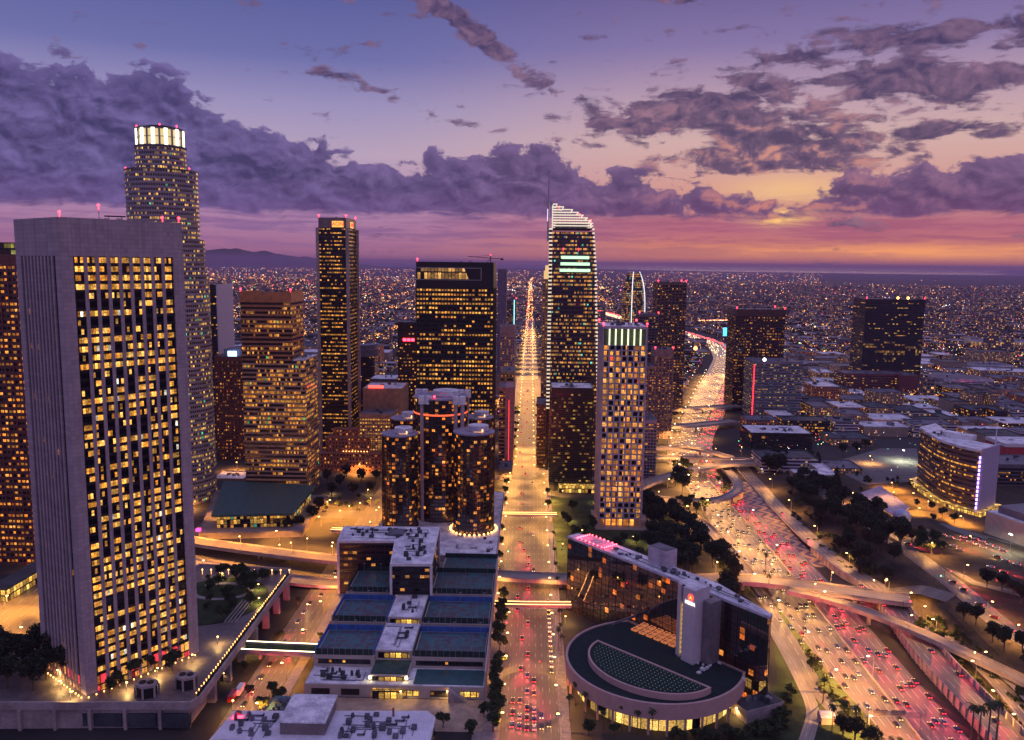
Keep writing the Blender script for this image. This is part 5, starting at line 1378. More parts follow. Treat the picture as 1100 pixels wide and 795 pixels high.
        roof_units(root, (sl + 2, y0 + 5, sr - 2, y1), z + 2.4, 5, int(y0), mat=roofdark, smax=3)
    mb = MB(); mb.box(sl, 377, 0, sr, 393, 9.4); mb.build('spine_wall', cream, root)
    mb = MB(); mb.box(sl + .5, 378, 9.4, sr - .5, 392, 9.7); mb.build('planted_roof', plain('roof_planting', (.03, .07, .05), .9, var=.5), root)
    mb = MB(); mb.face([(sl + 1.5, 376.9, 6.4), (sr - 1.5, 376.9, 6.4), (sr - 1.5, 376.9, 8.8), (sl + 1.5, 376.9, 8.8)], [(0, 0), (16, 0), (16, 4), (0, 4)]); mb.build('spine_window', w_lit, root)
    for x in (sl + .5, sr - .5):
        mb = MB(); mb.ball((x, 376, 8.6), .7, 8); mb.build('wall_lamp', emis('lamp_flare', (1, .8, .35), 16), root)
    # back right upper terrace and boundary wall
    mb = MB(); mb.box(-55, 503, 0, xr, 532, 13); mb.build('block_wall', cream, root)
    mb = MB(); mb.box(-54, 504, 13, xr - 1, 531, 13.2); mb.build('court', courtm, root)
    for q in ((-55, 530, 13, xr, 530.6, 16), (-55, 502.6, 13, xr, 503, 16)): mb = MB(); mb.box(*q); mb.build('wind_screen', scr, root)
    mb = MB(); mb.box(xr - .2, 373, 0, xr + .5, 532, 14.5); mb.build('street_wall', cream, root)
    roof_units(root, (xl + 3, 376, sl - 3, 389), 6.4, 12, 73, mat=roofdark, smax=3)
    roof_pipes(root, xl + 2, 375, sl - 2, 389, 6.4, 5, 8)
    for i, (y0, y1, z) in enumerate(rows): roof_pipes(root, sl + 1, y0 + 4, sr - 1, y1 + 2, z + 2.4, 3, 9 + i)
    # outdoor stair
    mb = MB()
    for k in range(10): mb.box(-37 + k * .9, 369.5, 0, -36.1 + k * .9, 372.9, 6 - k * .6)
    mb.build('stair', concrete, root)
terraces()
pf = kerb_slab('forecourt_paving', [(-118, 345), (-19, 345), (-19, 372), (-118, 372)], .2, plain('tan_paving', (.42, .30, .2), .6))
def white_roof():
    root = thing('office_building', 'low building with bright white cluttered roof and grey plant room at the bottom', 'building', (-88, 320, 0))
    P = [(-133, 296), (-44, 296), (-40, 300), (-40, 338), (-44, 342.5), (-129, 339)]
    mb = MB(); mb.ring(P, 0, 9.4); mb.build('wall', w_beige, root)
    mb = MB(); mb.prism(offset(P, .6), 9.4, 11); mb.build('roof_edge', whitewall, root)
    mb = MB(); mb.cap(offset(P, -.2), 11.05); mb.build('roof', plain('white_roof', (.75, .74, .8), .6, var=.15, vscale=.1), root)
    mb = MB(); mb.box(-103.5, 322, 11.05, -84.5, 343.5, 16.5, top=0); mb.build('plant_room', concrete_d, root)
    mb = MB(); mb.box(-104, 321.5, 16.5, -84, 344, 17.2); mb.build('plant_roof', rooftop, root)
    roof_units(root, (-129, 318, -106, 338), 11.05, 16, 75, mat=roofgrey, smax=2.8)
    roof_units(root, (-82, 318, -44, 340), 11.05, 22, 76, mat=roofgrey, smax=2.8)
    roof_pipes(root, -128, 316, -106, 337, 11.05, 6, 3); roof_pipes(root, -82, 316, -45, 339, 11.05, 9, 4)
    mb = MB(); mb.tube((-58, 338, 11), (-58, 338, 15), .5); mb.build('flue', brick, root)
    mb = MB(); mb.box(-128, 333, 11.05, -124, 335, 11.6); mb.build('red_sign', red_em, root)
white_roof()
x, y = -113, 352
kb = thing('shed', 'small teal roofed shed by the forecourt left of the white roofed building', 'shed', (x, y, 0))
mb = MB(); mb.box(x - 5, y - 6, 0, x + 5, y + 10, 5); mb.build('wall', concrete_d, kb)
mb = MB(); mb.box(x - 5.5, y - 6.5, 5, x + 5.5, y + 10.5, 5.6); mb.build('roof', plain('teal_roof', (.05, .14, .16), .5), kb)
roof_units(kb, (x - 5, y - 5, x + 5, y + 10), 5.6, 8, 77, mat=roofgrey, smax=2)

# --- long mirrored block, drum podium and lift tower
def mirror_block():
    A, B = Vector((24.7, 481)), Vector((114.8, 371)); d = (B - A).normalized(); n = Vector((d.y, -d.x)) * -1    # n points away from the viewer
    if n.y < 0: n = -n
    L = (B - A).length; z1 = 45
    root = thing('mirrored_hotel', 'long thin mirrored slab with pale roof and red lit helipad right of the avenue', 'hotel', (*A, 0))
    Wd = 13
    f = lambda a, b: (A.x + d.x * a + n.x * b, A.y + d.y * a + n.y * b)
    P = [f(0, 0), f(L, 0), f(L - 1, 3), f(L * .72, Wd), f(L * .1, Wd), f(0, 8)]
    gm = winmat('mirror_wall', 3.0, 3.2, .055, .04, .05, .96, (1, .22, .04), (1, .5, .15), 1.3, seed=80, metal=.92, glass=(.30, .27, .25), frame=(.03, .03, .03), run=1, fl=.1, rough=.03)
    floors(root, P, 0, z1, 3.2, gm, plain('mirror_edge', (.05, .045, .04), .25, .7), .05, .06, mull=6.0, mw=.12, md=.1)
    mb = MB(); mb.prism(offset(P, .4), z1, z1 + 1.3); mb.build('roof_edge', plain('roof_edge_lilac', (.58, .54, .62), .6), root)
    mb = MB(); mb.cap(offset(P, -.3), z1 + 1.35); mb.build('roof', rooftop, root)
    ang = math.atan2(d.y, d.x)
    rr = random.Random(8)
    for k in range(46):
        a = rr.uniform(34, L - 18); b = rr.uniform(2.5, 8.5); c = f(a, b)
        if abs(a - 62) < 9: continue
        mb = MB(); w = rr.uniform(1, 2.6); h = rr.uniform(.6, 1.6)
        if k % 3: mb.rbox(c[0], c[1], w, w * .8, z1 + 1.35, z1 + 1.35 + h, ang)
        else: mb.prism(circ(c[0], c[1], w * .55, 10), z1 + 1.35, z1 + 1.35 + h)
        mb.build('rooftop_unit', rr.choice([roofdark, roofgrey]), root)
    mb = MB(); a = 0
    for k in range(2): mb.tube((*f(32, 3 + k * 5), z1 + 1.9), (*f(L - 14, 3 + k * 2), z1 + 1.9), .2, n=5)
    mb.build('roof_pipe', roofgrey, root)
    c = f(66, Wd - 2.5); mb = MB(); mb.rbox(*c, 13, 9, 0, z1 + 11, ang); mb.build('plant_tower', plain('lilac_tower', (.50, .45, .52), .7), root)
    mb = MB(); mb.rbox(*c, 12, 8, z1 + 11, z1 + 11.3, ang); mb.build('plant_roof', roofgrey, root)
    # helipad
    c = f(19, 6)
    mb = MB(); mb.rbox(c[0], c[1], 22, 10.5, z1 + 1.4, z1 + 1.9, ang); mb.build('helipad', plain('pad_lilac', (.5, .42, .5), .6), root)
    mb = MB(); o, i2 = circ(c[0], c[1], 4.4, 28), circ(c[0], c[1], 3.8, 28)
    for k in range(28): k2 = (k + 1) % 28; mb.face([(*o[k], z1 + 1.95), (*o[k2], z1 + 1.95), (*i2[k2], z1 + 1.95), (*i2[k], z1 + 1.95)])
    mb.rbox(c[0] - .9, c[1], .5, 3.6, z1 + 1.94, z1 + 1.96, ang); mb.rbox(c[0] + .9, c[1], .5, 3.6, z1 + 1.94, z1 + 1.96, ang); mb.rbox(c[0], c[1], 1.8, .5, z1 + 1.94, z1 + 1.965, ang)
    mb.build('helipad_mark', whitewall, root)
    for k in range(26):
        t = k / 26 * 4; s_ = int(t); q = t - s_
        a, b = ((q, 0), (1, q), (1 - q, 1), (0, 1 - q))[s_]
        e = f(19 - 11 + a * 22, 6 - 5.2 + b * 10.4); mb = MB(); mb.ball((e[0], e[1], z1 + 2.3), .42, 6); mb.build('pad_light', emis('pad_red', (1, .04, .06), 22), root)
    for k in range(2):
        e = f(19 + (-8, 8)[k], 6); ld = bpy.data.lights.new('pad_glow', 'POINT'); ld.color = (1, .08, .12); ld.energy = 1400; ld.shadow_soft_size = .6
        lo = bpy.data.objects.new('pad_glow', ld); C.objects.link(lo); lo.parent = root; o_ = ORG[root.name]; lo.location = (e[0] - o_[0], e[1] - o_[1], z1 + 5)
    # the round podium
    pr = thing('round_podium', 'low curved podium with a dark green roof and a raised half-disc roof dotted with lights', 'building', (64, 388, 0))
    cx, cy, r = 64, 388, 44
    arc = []
    for k in range(49):
        t = R(100) + (R(372) - R(100)) * k / 48
        arc.append((cx + r * math.cos(t), cy + r * math.sin(t)))
    # keep in front of the glass slab
    keep = [p for p in arc if (Vector(p) - A).dot(n) < -3]
    P = keep
    pink = plain('pink_render', (.55, .36, .32), .75, var=.08)
    groof = plain('green_black_roof', (.008, .022, .02), .95)
    mb = MB(); mb.ring(P, 8.5, 16); mb.build('curved_wall', pink, pr)
    mb = MB(); mb.cap(P, 8.5, up=False); mb.build('soffit', pink, pr)
    inn = offset(P, -5.5)
    mb = MB(); mb.ring(inn, 0, 8.5); mb.build('lobby_glass', winmat('podium_lobby', 4, 8.5, .95, .05, .02, .97, (1, .8, .35), (1, .95, .5), 1.9, seed=81, run=1, fl=0), pr)
    mb = MB(); mb.cap(offset(P, -1.2), 15.4); mb.build('roof', groof, pr)
    mb = MB(); o, i2 = P, offset(P, -1.2)
    for k in range(len(P) - 1): mb.face([(*o[k], 16), (*o[k + 1], 16), (*i2[k + 1], 16), (*i2[k], 16)]); mb.face([(*i2[k], 16), (*i2[k + 1], 16), (*i2[k + 1], 15.3), (*i2[k], 15.3)])
    mb.build('parapet', pink, pr)
    for k in range(2, len(P) - 2, 2):
        p = offset(P, -1.6)[k]; mb = MB(); mb.box(p[0] - .5, p[1] - .5, 0, p[0] + .5, p[1] + .5, 8.5); mb.build('column', pink, pr)
    # raised half disc
    a, b = Vector(G(642, 688, 18)), Vector(G(764, 739, 18)); m_ = (a + b) / 2; R_h = (b - a).length / 2; da = (b - a).normalized(); nb = Vector((da.y, -da.x))
    if nb.y > 0: nb = -nb
    hd = [tuple(m_ - da * R_h * math.cos(t) + nb * R_h * .80 * math.sin(t)) for t in [PI * k / 36 for k in range(37)]]
    mb = MB(); mb.ring(hd, 15.4, 18.4); mb.build('raised_wall', pink, pr)
    i2 = offset(hd, -1.0)
    mb = MB()
    for k in range(37): k2 = (k + 1) % 37; mb.face([(*hd[k], 18.4), (*hd[k2], 18.4), (*i2[k2], 18.4), (*i2[k], 18.4)]); mb.face([(*i2[k], 18.4), (*i2[k2], 18.4), (*i2[k2], 17.9), (*i2[k], 17.9)])
    mb.build('raised_rim', pink, pr)
    mb = MB(); mb.cap(i2, 17.95); mb.build('raised_roof', groof, pr)
    stud = emis('stud_light', (.5, 1, .7), .28); cnt = 0
    mb = MB()
    for i in range(-16, 17):
        for j in range(1, 14):
            p = m_ + da * (i * 2.2) + nb * (j * 2.2)
            q = p - m_; e = (q.dot(da) / (R_h - 2.5)) ** 2 + (q.dot(nb) / (R_h * .8 - 2.5)) ** 2
            if e < 1: mb.box(p.x - .14, p.y - .14, 17.96, p.x + .14, p.y + .14, 18.08)
    o = mb.build('stud_light', stud, pr); o['kind'] = 'stuff'
    # amber skylights beside the lift tower
    for i in range(6):
        for j in range(3):
            c = Vector(G(690 + i * 8, 672 + i * 3.2, 16)) + nb * (j * 4.2 - 2)
            mb = MB(); mb.rbox(c.x, c.y, 3.4, 3.2, 15.4, 16.3, math.atan2(da.y, da.x)); mb.build('skylight', emis('amber_skylight', (1, .28, .07), .5), pr)
            mb = MB(); mb.rbox(c.x, c.y, 3.5, .25, 16.3, 16.45, math.atan2(da.y, da.x)); mb.rbox(c.x, c.y, .25, 3.3, 16.3, 16.46, math.atan2(da.y, da.x)); mb.build('skylight_bar', roofdark, pr)
    bb_ = [G(700, 690, 15.4), G(800, 732, 15.4)]
    for k in range(12):
        c = (lerp(bb_[0][0], bb_[1][0], .45 + rr.random() * .6), lerp(bb_[0][1], bb_[1][1], .45 + rr.random() * .6) - rr.uniform(-6, 3))
        mb = MB(); mb.rbox(c[0], c[1], rr.uniform(.8, 2), rr.uniform(.8, 2), 15.4, 16 + rr.random(), ang); mb.build('rooftop_unit', whitewall, pr)
    mb = MB(); c = Vector(G(703, 668, 16)); mb.rbox(c.x - 6, c.y + 10, 46, 1.0, 15.4, 17, ang); mb.rbox(c.x - 16, c.y + 2, 20, 1.0, 15.4, 16.6, ang + PI / 2); mb.build('roof_wall', plain('slate_wall2', (.18, .17, .2), .7), pr)
    for k, (px, py) in enumerate(((733, 722), (746, 716))) if False else ():
        pass
    # lift tower
    lt = thing('lift_tower', 'slim white tower with lit stair slot and red round emblem on the round podium', 'tower', (82, 386, 0))
    c = Vector((82.5, 391.0)); zt = PV(745, 632, 386)[1]
    wt = plain('tower_white', (.66, .60, .62), .7, var=.06)
    q = lambda a, b: (c.x + d.x * a + n.x * b, c.y + d.y * a + n.y * b)
    mb = MB(); mb.prism([q(-1, -6), q(6.5, -6), q(6.5, 5), q(-1, 5)], 15.4, zt); mb.build('shaft_wall', wt, lt)
    mb = MB(); mb.prism([q(-6.5, -3.5), q(-3.2, -5.0), q(-3.2, 5), q(-6.5, 5)], 15.4, zt); mb.build('shaft_wall', wt, lt)
    mb = MB(); mb.prism([q(-3.2, -3.4), q(-1, -3.4), q(-1, 4), q(-3.2, 4)], 15.4, zt - .5); mb.build('recess_wall', roofdark, lt)
    for k in range(11):
        z = 17.2 + k * 2.45; mb = MB(); mb.prism([q(-3.0, -3.7), q(-1.1, -3.7), q(-1.1, -3.4), q(-3.0, -3.4)], z, z + 1.5); mb.build('stair_window', emis('stair_light', (1, .62, .12), 1.5), lt)
    mb = MB(); mb.prism([q(-6.3, -3), q(6.3, -5.8), q(6.3, 5), q(-6.3, 5)], zt, zt + .3); mb.build('roof', rooftop, lt)
    mb = MB(); mb.prism([q(7, 0), q(11.5, 0), q(11.5, 8), q(7, 8)], 15.4, zt - 6); mb.build('rear_shaft', plain('grey_shaft', (.2, .18, .19), .7), lt)
    # round red emblem over a small white word, on the face that looks at the avenue
    eo = q(2.9, -6.2); em_ = MB(); ex = Vector((d.x, d.y, 0)); ez = Vector((0, 0, 1)); ey = Vector((-n.x, -n.y, 0))
    base = Vector((eo[0], eo[1], zt - 4.0)) + ex * 1.0
    ptc = [base + ex * (1.7 * math.cos(2 * PI * k / 20)) + ez * (1.7 * math.sin(2 * PI * k / 20)) for k in range(20)]
    em_.face([tuple(p) for p in ptc]); em_.face([tuple(p - ey * -.12) for p in ptc]); em_.build('emblem', emis('emblem_red', (1, .06, .03), 2.6), lt)
    fl = [base + ey * .2 + ex * a + ez * b for a, b in ((-.9, -.8), (0, .9), (.9, -.8), (.35, -.5), (0, .1), (-.35, -.5))]
    mb = MB(); mb.face([tuple(p) for p in fl]); mb.build('emblem_mark', emis('emblem_orange', (1, .5, .08), 2.6), lt)
    pp = base - ez * 3.0 + ey * .15 - ex * .2; o_ = ORG[lt.name]
    text_mesh(lt, 'MEGA', 2.3, emis('white_letters', (1, .95, .95), 2.2), (pp.x - o_[0], pp.y - o_[1], pp.z - o_[2]), (PI / 2, 0, ang), .05, .05)
mirror_block()
# service building with plant beside the podium (lower right)
a, b = G(800, 775), G(838, 755)
sv = thing('service_building', 'small dark roofed service building with white plant beside the round podium', 'building', (*a, 0))
mb = MB(); mb.rbox((a[0] + b[0]) / 2 - 3, (a[1] + b[1]) / 2 - 1, 22, 11, 0, 6, .45); mb.build('wall', concrete, sv)
mb = MB(); mb.rbox((a[0] + b[0]) / 2 - 3, (a[1] + b[1]) / 2 - 1, 21, 10, 6, 6.3, .45); mb.build('roof', roofdark, sv)
roof_units(sv, ((a[0] + b[0]) / 2 - 11, (a[1] + b[1]) / 2 - 5, (a[0] + b[0]) / 2 + 5, (a[1] + b[1]) / 2 + 3), 6.3, 10, 83, smax=2)
x, y = G(887, 775); hut = thing('hut', 'tiny pink gabled hut beside the slip road', 'hut', (x, y, 0))
mb = MB(); mb.box(x - 3, y - 3, 0, x + 3, y + 3, 3.5); mb.build('wall', plain('pink_render', (.55, .36, .32)), hut)
mb = MB(); mb.face([(x - 3.4, y - 3.4, 3.5), (x + 3.4, y - 3.4, 3.5), (x + 3.4, y, 5.2), (x - 3.4, y, 5.2)]); mb.face([(x - 3.4, y, 5.2), (x + 3.4, y, 5.2), (x + 3.4, y + 3.4, 3.5), (x - 3.4, y + 3.4, 3.5)]); mb.build('roof', rooftop, hut)

# ================================================================== THE CITY BEYOND
def occupied():
    out = []
    for o in bpy.data.objects:
        if o.parent or o.get('category') is None or not o.children: continue
        if o['category'] in ('bridge', 'barrier', 'wall', 'crane'): continue
        xs, ys = [], []
        for ch in o.children:
            if ch.type != 'MESH': continue
            for v in ch.bound_box: xs.append(v[0] + o.location.x); ys.append(v[1] + o.location.y)
        if xs: out.append((min(xs), min(ys), max(xs), max(ys)))
    return out
OCC = occupied()
def med_x(y): return interp(MED, y)
def blocked(x0, y0, x1, y1, m=3):
    for a, b, c, d in OCC:
        if x0 - m < c and x1 + m > a and y0 - m < d and y1 + m > b: return True
    for y in (y0, (y0 + y1) / 2, y1):
        mx = med_x(y)
        if x1 > mx - LW(y) - 16 and x0 < mx + 46: return True
    if x1 > -24 and x0 < 22: return True
    for a, b in ((-264, -244), (-142, -118)):
        if x1 > a and x0 < b: return True
    for y in CROSS:
        if y1 > y - 11 and y0 < y + 11 and x0 < 110: return True
    cx, cy = (x0 + x1) / 2, (y0 + y1) / 2
    if 120 < cx < 560 and cy < 760 + max(0, (cx - 330)) * .45: return True
    if 0 < cx < 200 and cy < 960: return True
    if 325 < cx < 500 and cy < 925 + max(0, cx - 345) * .7: return True
    return False
def inview(x, y, m=1.0): return abs(x + .0216 * y) < y * .66 * m
TYPES = [('apartment_block', 'apartment block', w_beige, spbeige, rooftop, 'cream'), ('brick_building', 'brick building', w_brickw, brick, roofdark, 'red'), ('office_block', 'office block', w_dark, spgrey, roofgrey, 'dark'),
         ('office_block', 'office block', w_white, whitewall, rooftop, 'white banded'), ('warehouse', 'warehouse', plain('tan_wall', (.33, .25, .2), .8), spbeige, rooftop, 'tan windowless'), ('hotel_block', 'hotel block', w_hotel, spgrey, roofgrey, 'mauve')]
ORD = 'first second third fourth fifth sixth seventh eighth ninth tenth eleventh twelfth thirteenth fourteenth fifteenth sixteenth seventeenth eighteenth nineteenth twentieth'.split()
TENS = ['', '', 'twenty', 'thirty', 'forty', 'fifty', 'sixty', 'seventy', 'eighty']
TENTH = ['', '', 'twentieth', 'thirtieth', 'fortieth', 'fiftieth', 'sixtieth', 'seventieth', 'eightieth']
def ordw(i): return ORD[i] if i < 19 else TENTH[(i + 1) // 10] if (i + 1) % 10 == 0 else TENS[(i + 1) // 10] + '-' + ORD[(i + 1) % 10 - 1]
def filler():
    rr = random.Random(21); count = 0; row = 0
    y = 700
    rows = []
    while y < 2100:
        dep = rr.uniform(34, 52) if y < 1500 else rr.uniform(45, 70)
        rows.append((y, dep)); y += dep + (14 if rr.random() < .5 else 26)
    for row, (y, dep) in enumerate(rows):
        for side in ('left', 'right'):
            x = -30.0 if side == 'left' else 24.0; k = 0
            step = -1 if side == 'left' else 1
            while abs(x) < y * .68 + 60:
                w = rr.uniform(24, 58) * (1 if y < 1400 else 1.35); gap = 6 if rr.random() < .6 else 17
                x0, x1 = (x - w, x) if side == 'left' else (x, x + w)
                x += step * (w + gap)
                if not inview((x0 + x1) / 2, y, 1.02): continue
                if blocked(x0, y, x1, y + dep): continue
                if count >= 292: return
                dist = math.hypot(x0, y - 900)
                cen = x0 > -420 and x0 < 60 and y < 1700
                h = rr.choice([8, 10, 12, 14, 17, 20]) if not cen else rr.choice([14, 20, 26, 34, 42, 52])
                if side == 'right' and x0 > med_x(y): h = rr.choice([6, 8, 10, 12, 14, 16, 18]) if rr.random() < .93 else 30
                ty = rr.choice(TYPES if cen else TYPES[:5] if x0 < 0 else [TYPES[0], TYPES[0], TYPES[1], TYPES[3], TYPES[4], TYPES[2]])
                zone = 'left of the avenue' if side == 'left' else ('between avenue and freeway' if x0 < med_x(y) - 60 else 'right of the freeway')
                rowtxt = ordw(row); k += 1
                lab = f'{ty[5]} {ty[1]}, {ordw(k - 1)} out in the {rowtxt} block row {zone}'
                root = thing(ty[0], lab, 'building', ((x0 + x1) / 2, y, 0), 'low and mid rise city blocks around downtown')
                P = R4(x0, y, x1, y + dep); shape = rr.random()
                mb = MB(); u0 = rr.randrange(400) * 2.8
                if shape < .35 and w > 30:      # U or L shape
                    c = w * .32
                    P = [(x0, y), (x0 + c, y), (x0 + c, y + dep * .5), (x1 - c, y + dep * .5), (x1 - c, y), (x1, y), (x1, y + dep), (x0, y + dep)] if shape < .2 else [(x0, y), (x1, y), (x1, y + dep), (x1 - c, y + dep), (x1 - c, y + dep * .45), (x0, y + dep * .45)]
                mb.ring(P, 0, h, u0=u0); mb.build('wall', ty[2], root)
                mb = MB(); mb.ring(P, h, h + 1); ii = offset(P, -.5); mb.ring(ii[::-1], h, h + 1)
                for q in range(len(P)): q2 = (q + 1) % len(P); mb.face([(*P[q], h + 1), (*P[q2], h + 1), (*ii[q2], h + 1), (*ii[q], h + 1)])
                mb.cap(P, h + .02); o = mb.build('roof', rr.choice([rooftop, roofgrey, roofgrey, roofdark]), root)
                if shape >= .35 and count < 200:
                    roof_units(root, (x0 + 3, y + 3, x1 - 3, y + dep - 3), h + .05, 2, count, smin=3, smax=8, hmax=4)
                count += 1
    print('fillers', count)
filler()
OCC = occupied()

def far_city():
    rr = random.Random(5)
    mats = [winmat('far_windows', 6, 6, .30, .2, .25, .75, (1, .5, .15), (1, .8, .4), 1.3, seed=90, frame=(.20, .16, .17), frough=.9, run=1, fl=.1), plain('far_roof', (.28, .26, .30), .8, var=.5, vscale=.01), plain('far_dark', (.07, .06, .07), .9, var=.5, vscale=.01)]
    mb = MB(); n = 0
    while n < 9000:
        t = rr.random(); y = 1150 * (9.5 ** t)
        x = rr.uniform(-.72, .70) * y
        if y < 2100:
            w, d = rr.uniform(10, 30), rr.uniform(10, 30)
            if blocked(x, y, x + w, y + d, 1) : continue
        else:
            w, d = rr.uniform(14, 55), rr.uniform(12, 45)
            if med_x(y) - 70 < x < med_x(y) + 45 and y < 3600: continue
            if abs(x) < 24 + 10 and y < 3200: continue
        gx = 105
        if (x % gx) > gx - w - 14: continue
        h = rr.choice([4, 5, 6, 8, 10, 12]) * (1 if y < 4000 else 1.2)
        if rr.random() < .012: h = rr.uniform(25, 60)
        P = R4(x, y, x + w, y + d); mb.ring(P, 0, h, 0, u0=rr.random() * 900); mb.cap(P, h, 1 if rr.random() < .6 else 2); n += 1
    tag(mb.build('distant_buildings', mats), 'carpet of low roofs spreading to the horizon', 'buildings', kind='stuff')
    # far street trees and planting as dark clumps
    mb = MB(); n = 0
    while n < 9000:
        y = 1100 * (8 ** rr.random()); x = rr.uniform(-.70, .68) * y
        if y < 2100 and blocked(x, y, x + 8, y + 8, 0): continue
        if med_x(min(y, 3600)) - 60 < x < med_x(min(y, 3600)) + 40 and y < 3600: continue
        if abs(x) < 26: continue
        r = rr.uniform(3, 6) * (1 + y / 6000); z = r * .9
        for q in range(7):
            a = rr.random() * 6.28; b = rr.uniform(-.3, 1.2); c = (x + r * .6 * math.cos(a), y + r * .6 * math.sin(a), z + r * .5 * b)
            s_ = r * rr.uniform(.35, .6); th = rr.random() * PI
            mb.face([(c[0] - s_ * math.cos(th), c[1] - s_ * math.sin(th), c[2] - s_ * .6), (c[0] + s_ * math.cos(th), c[1] + s_ * math.sin(th), c[2] - s_ * .5), (c[0] + s_ * .7 * math.cos(th), c[1] + s_ * .7 * math.sin(th), c[2] + s_ * .6), (c[0] - s_ * .6, c[1], c[2] + s_ * .7)])
        n += 1
    tag(mb.build('distant_trees', foliage_d), 'dark tree clumps among the far low roofs', 'trees', kind='stuff')
far_city()

def city_lights():
    """street lamps, shop fronts and windows of the plain: uncountable points of light"""
    rr = random.Random(11)
    mats = [emis('far_sodium', (1, .36, .08), 5.5), emis('far_warm_white', (1, .66, .30), 5.5), emis('far_cool_white', (.82, .85, 1), 5), emis('far_red', (1, .05, .06), 6), emis('far_green', (.25, 1, .55), 4), emis('far_magenta', (1, .15, .45), 4)]
    mb = MB()
    def pt(x, y, z, r, mi):
        mb.face([(x - r, y, z), (x, y - .01, z - r), (x + r, y, z), (x, y, z + r)], mi=mi); mb.face([(x, y - r, z), (x, y + r, z), (x, y + .1, z + r)], mi=mi)
    def col():
        t = rr.random(); return 0 if t < .46 else 1 if t < .72 else 2 if t < .84 else 3 if t < .92 else 4 if t < .97 else 5
    n = 0
    clusters = [(rr.uniform(-.6, .6), rr.random(), rr.uniform(.01, .04), rr.choice([0, 0, 1, 2, 3])) for _ in range(150)]
    while n < 19000:
        t = rr.random()
        y = 1000 * (15 ** (t * .93))
        k = rr.random(); c = col()
        if k < .36:                       # along the long avenues running away
            g = 210; x = round(rr.uniform(-.68, .68) * y / g) * g + rr.choice([-8, 8]) + rr.gauss(0, 1.5); c = 0 if rr.random() < .8 else c
        elif k < .66:                     # along the cross streets
            g = 330; y = round(y / g) * g + rr.choice([-8, 8]); x = rr.uniform(-.68, .68) * y; c = 0 if rr.random() < .6 else c
        elif k < .86:
            a, tt, s_, cc = rr.choice(clusters); y = 1100 * (18 ** tt) * (1 + rr.gauss(0, .03)); x = (a + rr.gauss(0, s_)) * y; c = cc if rr.random() < .6 else c
        else: x = rr.uniform(-.68, .68) * y
        if y < 1000: continue
        if y > 5000 and rr.random() < (y - 5000) / 13000: continue
        if x > y * .10 and y > 1900 and rr.random() < .66: continue
        if y < 2200 and blocked(x - 1, y - 1, x + 1, y + 1, 0): continue
        r = y / 880 * rr.choice([.13, .16, .20, .26, .36]) * (1.0 if rr.random() < .96 else 2.2)
        pt(x, y, rr.uniform(5, 11), r, c); n += 1
    n = 0
    while n < 2200:
        y = rr.uniform(800, 2300); x = rr.uniform(.12, .68) * y
        if med_x(y) - 60 < x < med_x(y) + 45: continue
        if blocked(x - 1, y - 1, x + 1, y + 1, 0) and not (x > 330 and y > 820 and rr.random() < .1): continue
        pt(x, y, rr.uniform(2, 9), y / 880 * rr.choice([.2, .3, .45]), rr.choice([0, 0, 0, 1, 1, 2, 2, 3, 4, 4])); n += 1
    # brighter strip of lights near the horizon on the left
    for _ in range(1500):
        y = rr.uniform(9000, 24000); x = rr.uniform(-.66, .35) * y
        pt(x, y, rr.uniform(8, 20), y / 880 * rr.uniform(.15, .34), 0 if rr.random() < .6 else col())
    # the far freeway continues as a string of lamps and cars
    for k in range(900):
        y = rr.uniform(1850, 4200); x = med_x(min(y, 3600)) + (0 if y < 3600 else -(y - 3600) * .2)
        s_ = rr.uniform(-38, 20)
        pt(x + s_, y, 1.5, y / 880 * .38, 3 if s_ > 0 else 1)
    for k in range(500):
        t = k / 500; pt(lerp(900, 330, t), lerp(3150, 2950, t) + rr.gauss(0, 8), 8, 1.4, rr.choice([3, 3, 0, 1]))
    # the avenue runs on to the horizon as a river of light
    for k in range(330):
        y = 1500 * (6 ** rr.random()); pt(rr.choice([-14, 7.5, rr.uniform(-12, 6)]), y, rr.uniform(1, 8), y / 880 * .30, rr.choice([0, 0, 1, 3]))
    tag(mb.build('city_lights', mats), 'countless street and window lights across the plain', 'lights', kind='stuff')
city_lights()

# ================================================================== STREET LAMPS
def lamp_proto(name, h, arm, col, power, hm, label, group, head=.45, two=False):
    root = thing(name, label, 'street lamp', (0, 0, 0), group)
    mb = MB(); mb.tube((0, 0, 0), (0, 0, h), .16, .10, 6); mb.tube((0, 0, h), (arm, 0, h + .35), .08, .07, 5)
    pole = mb.build('pole', steel, root, root=(0, 0, 0))
    mb = MB(); mb.box(arm - head * 1.3, -head * .6, h + .1, arm + head * 1.3, head * .6, h + .45); mb.build('lamp_head', hm, pole, root=(0, 0, 0))
    ld = bpy.data.lights.new('lamp_glow', 'SPOT'); ld.color = col; ld.energy = power; ld.shadow_soft_size = .35; ld.spot_size = R(165); ld.spot_blend = .5
    lo = bpy.data.objects.new('lamp_glow', ld); C.objects.link(lo); lo.parent = root; lo.location = (arm, 0, h - .5)
    return root
sod = emis('sodium_head', (1, .50, .14), 14); wht = emis('white_head', (1, .8, .45), 12); grn = emis('mercury_head', (.85, 1, .72), 45)
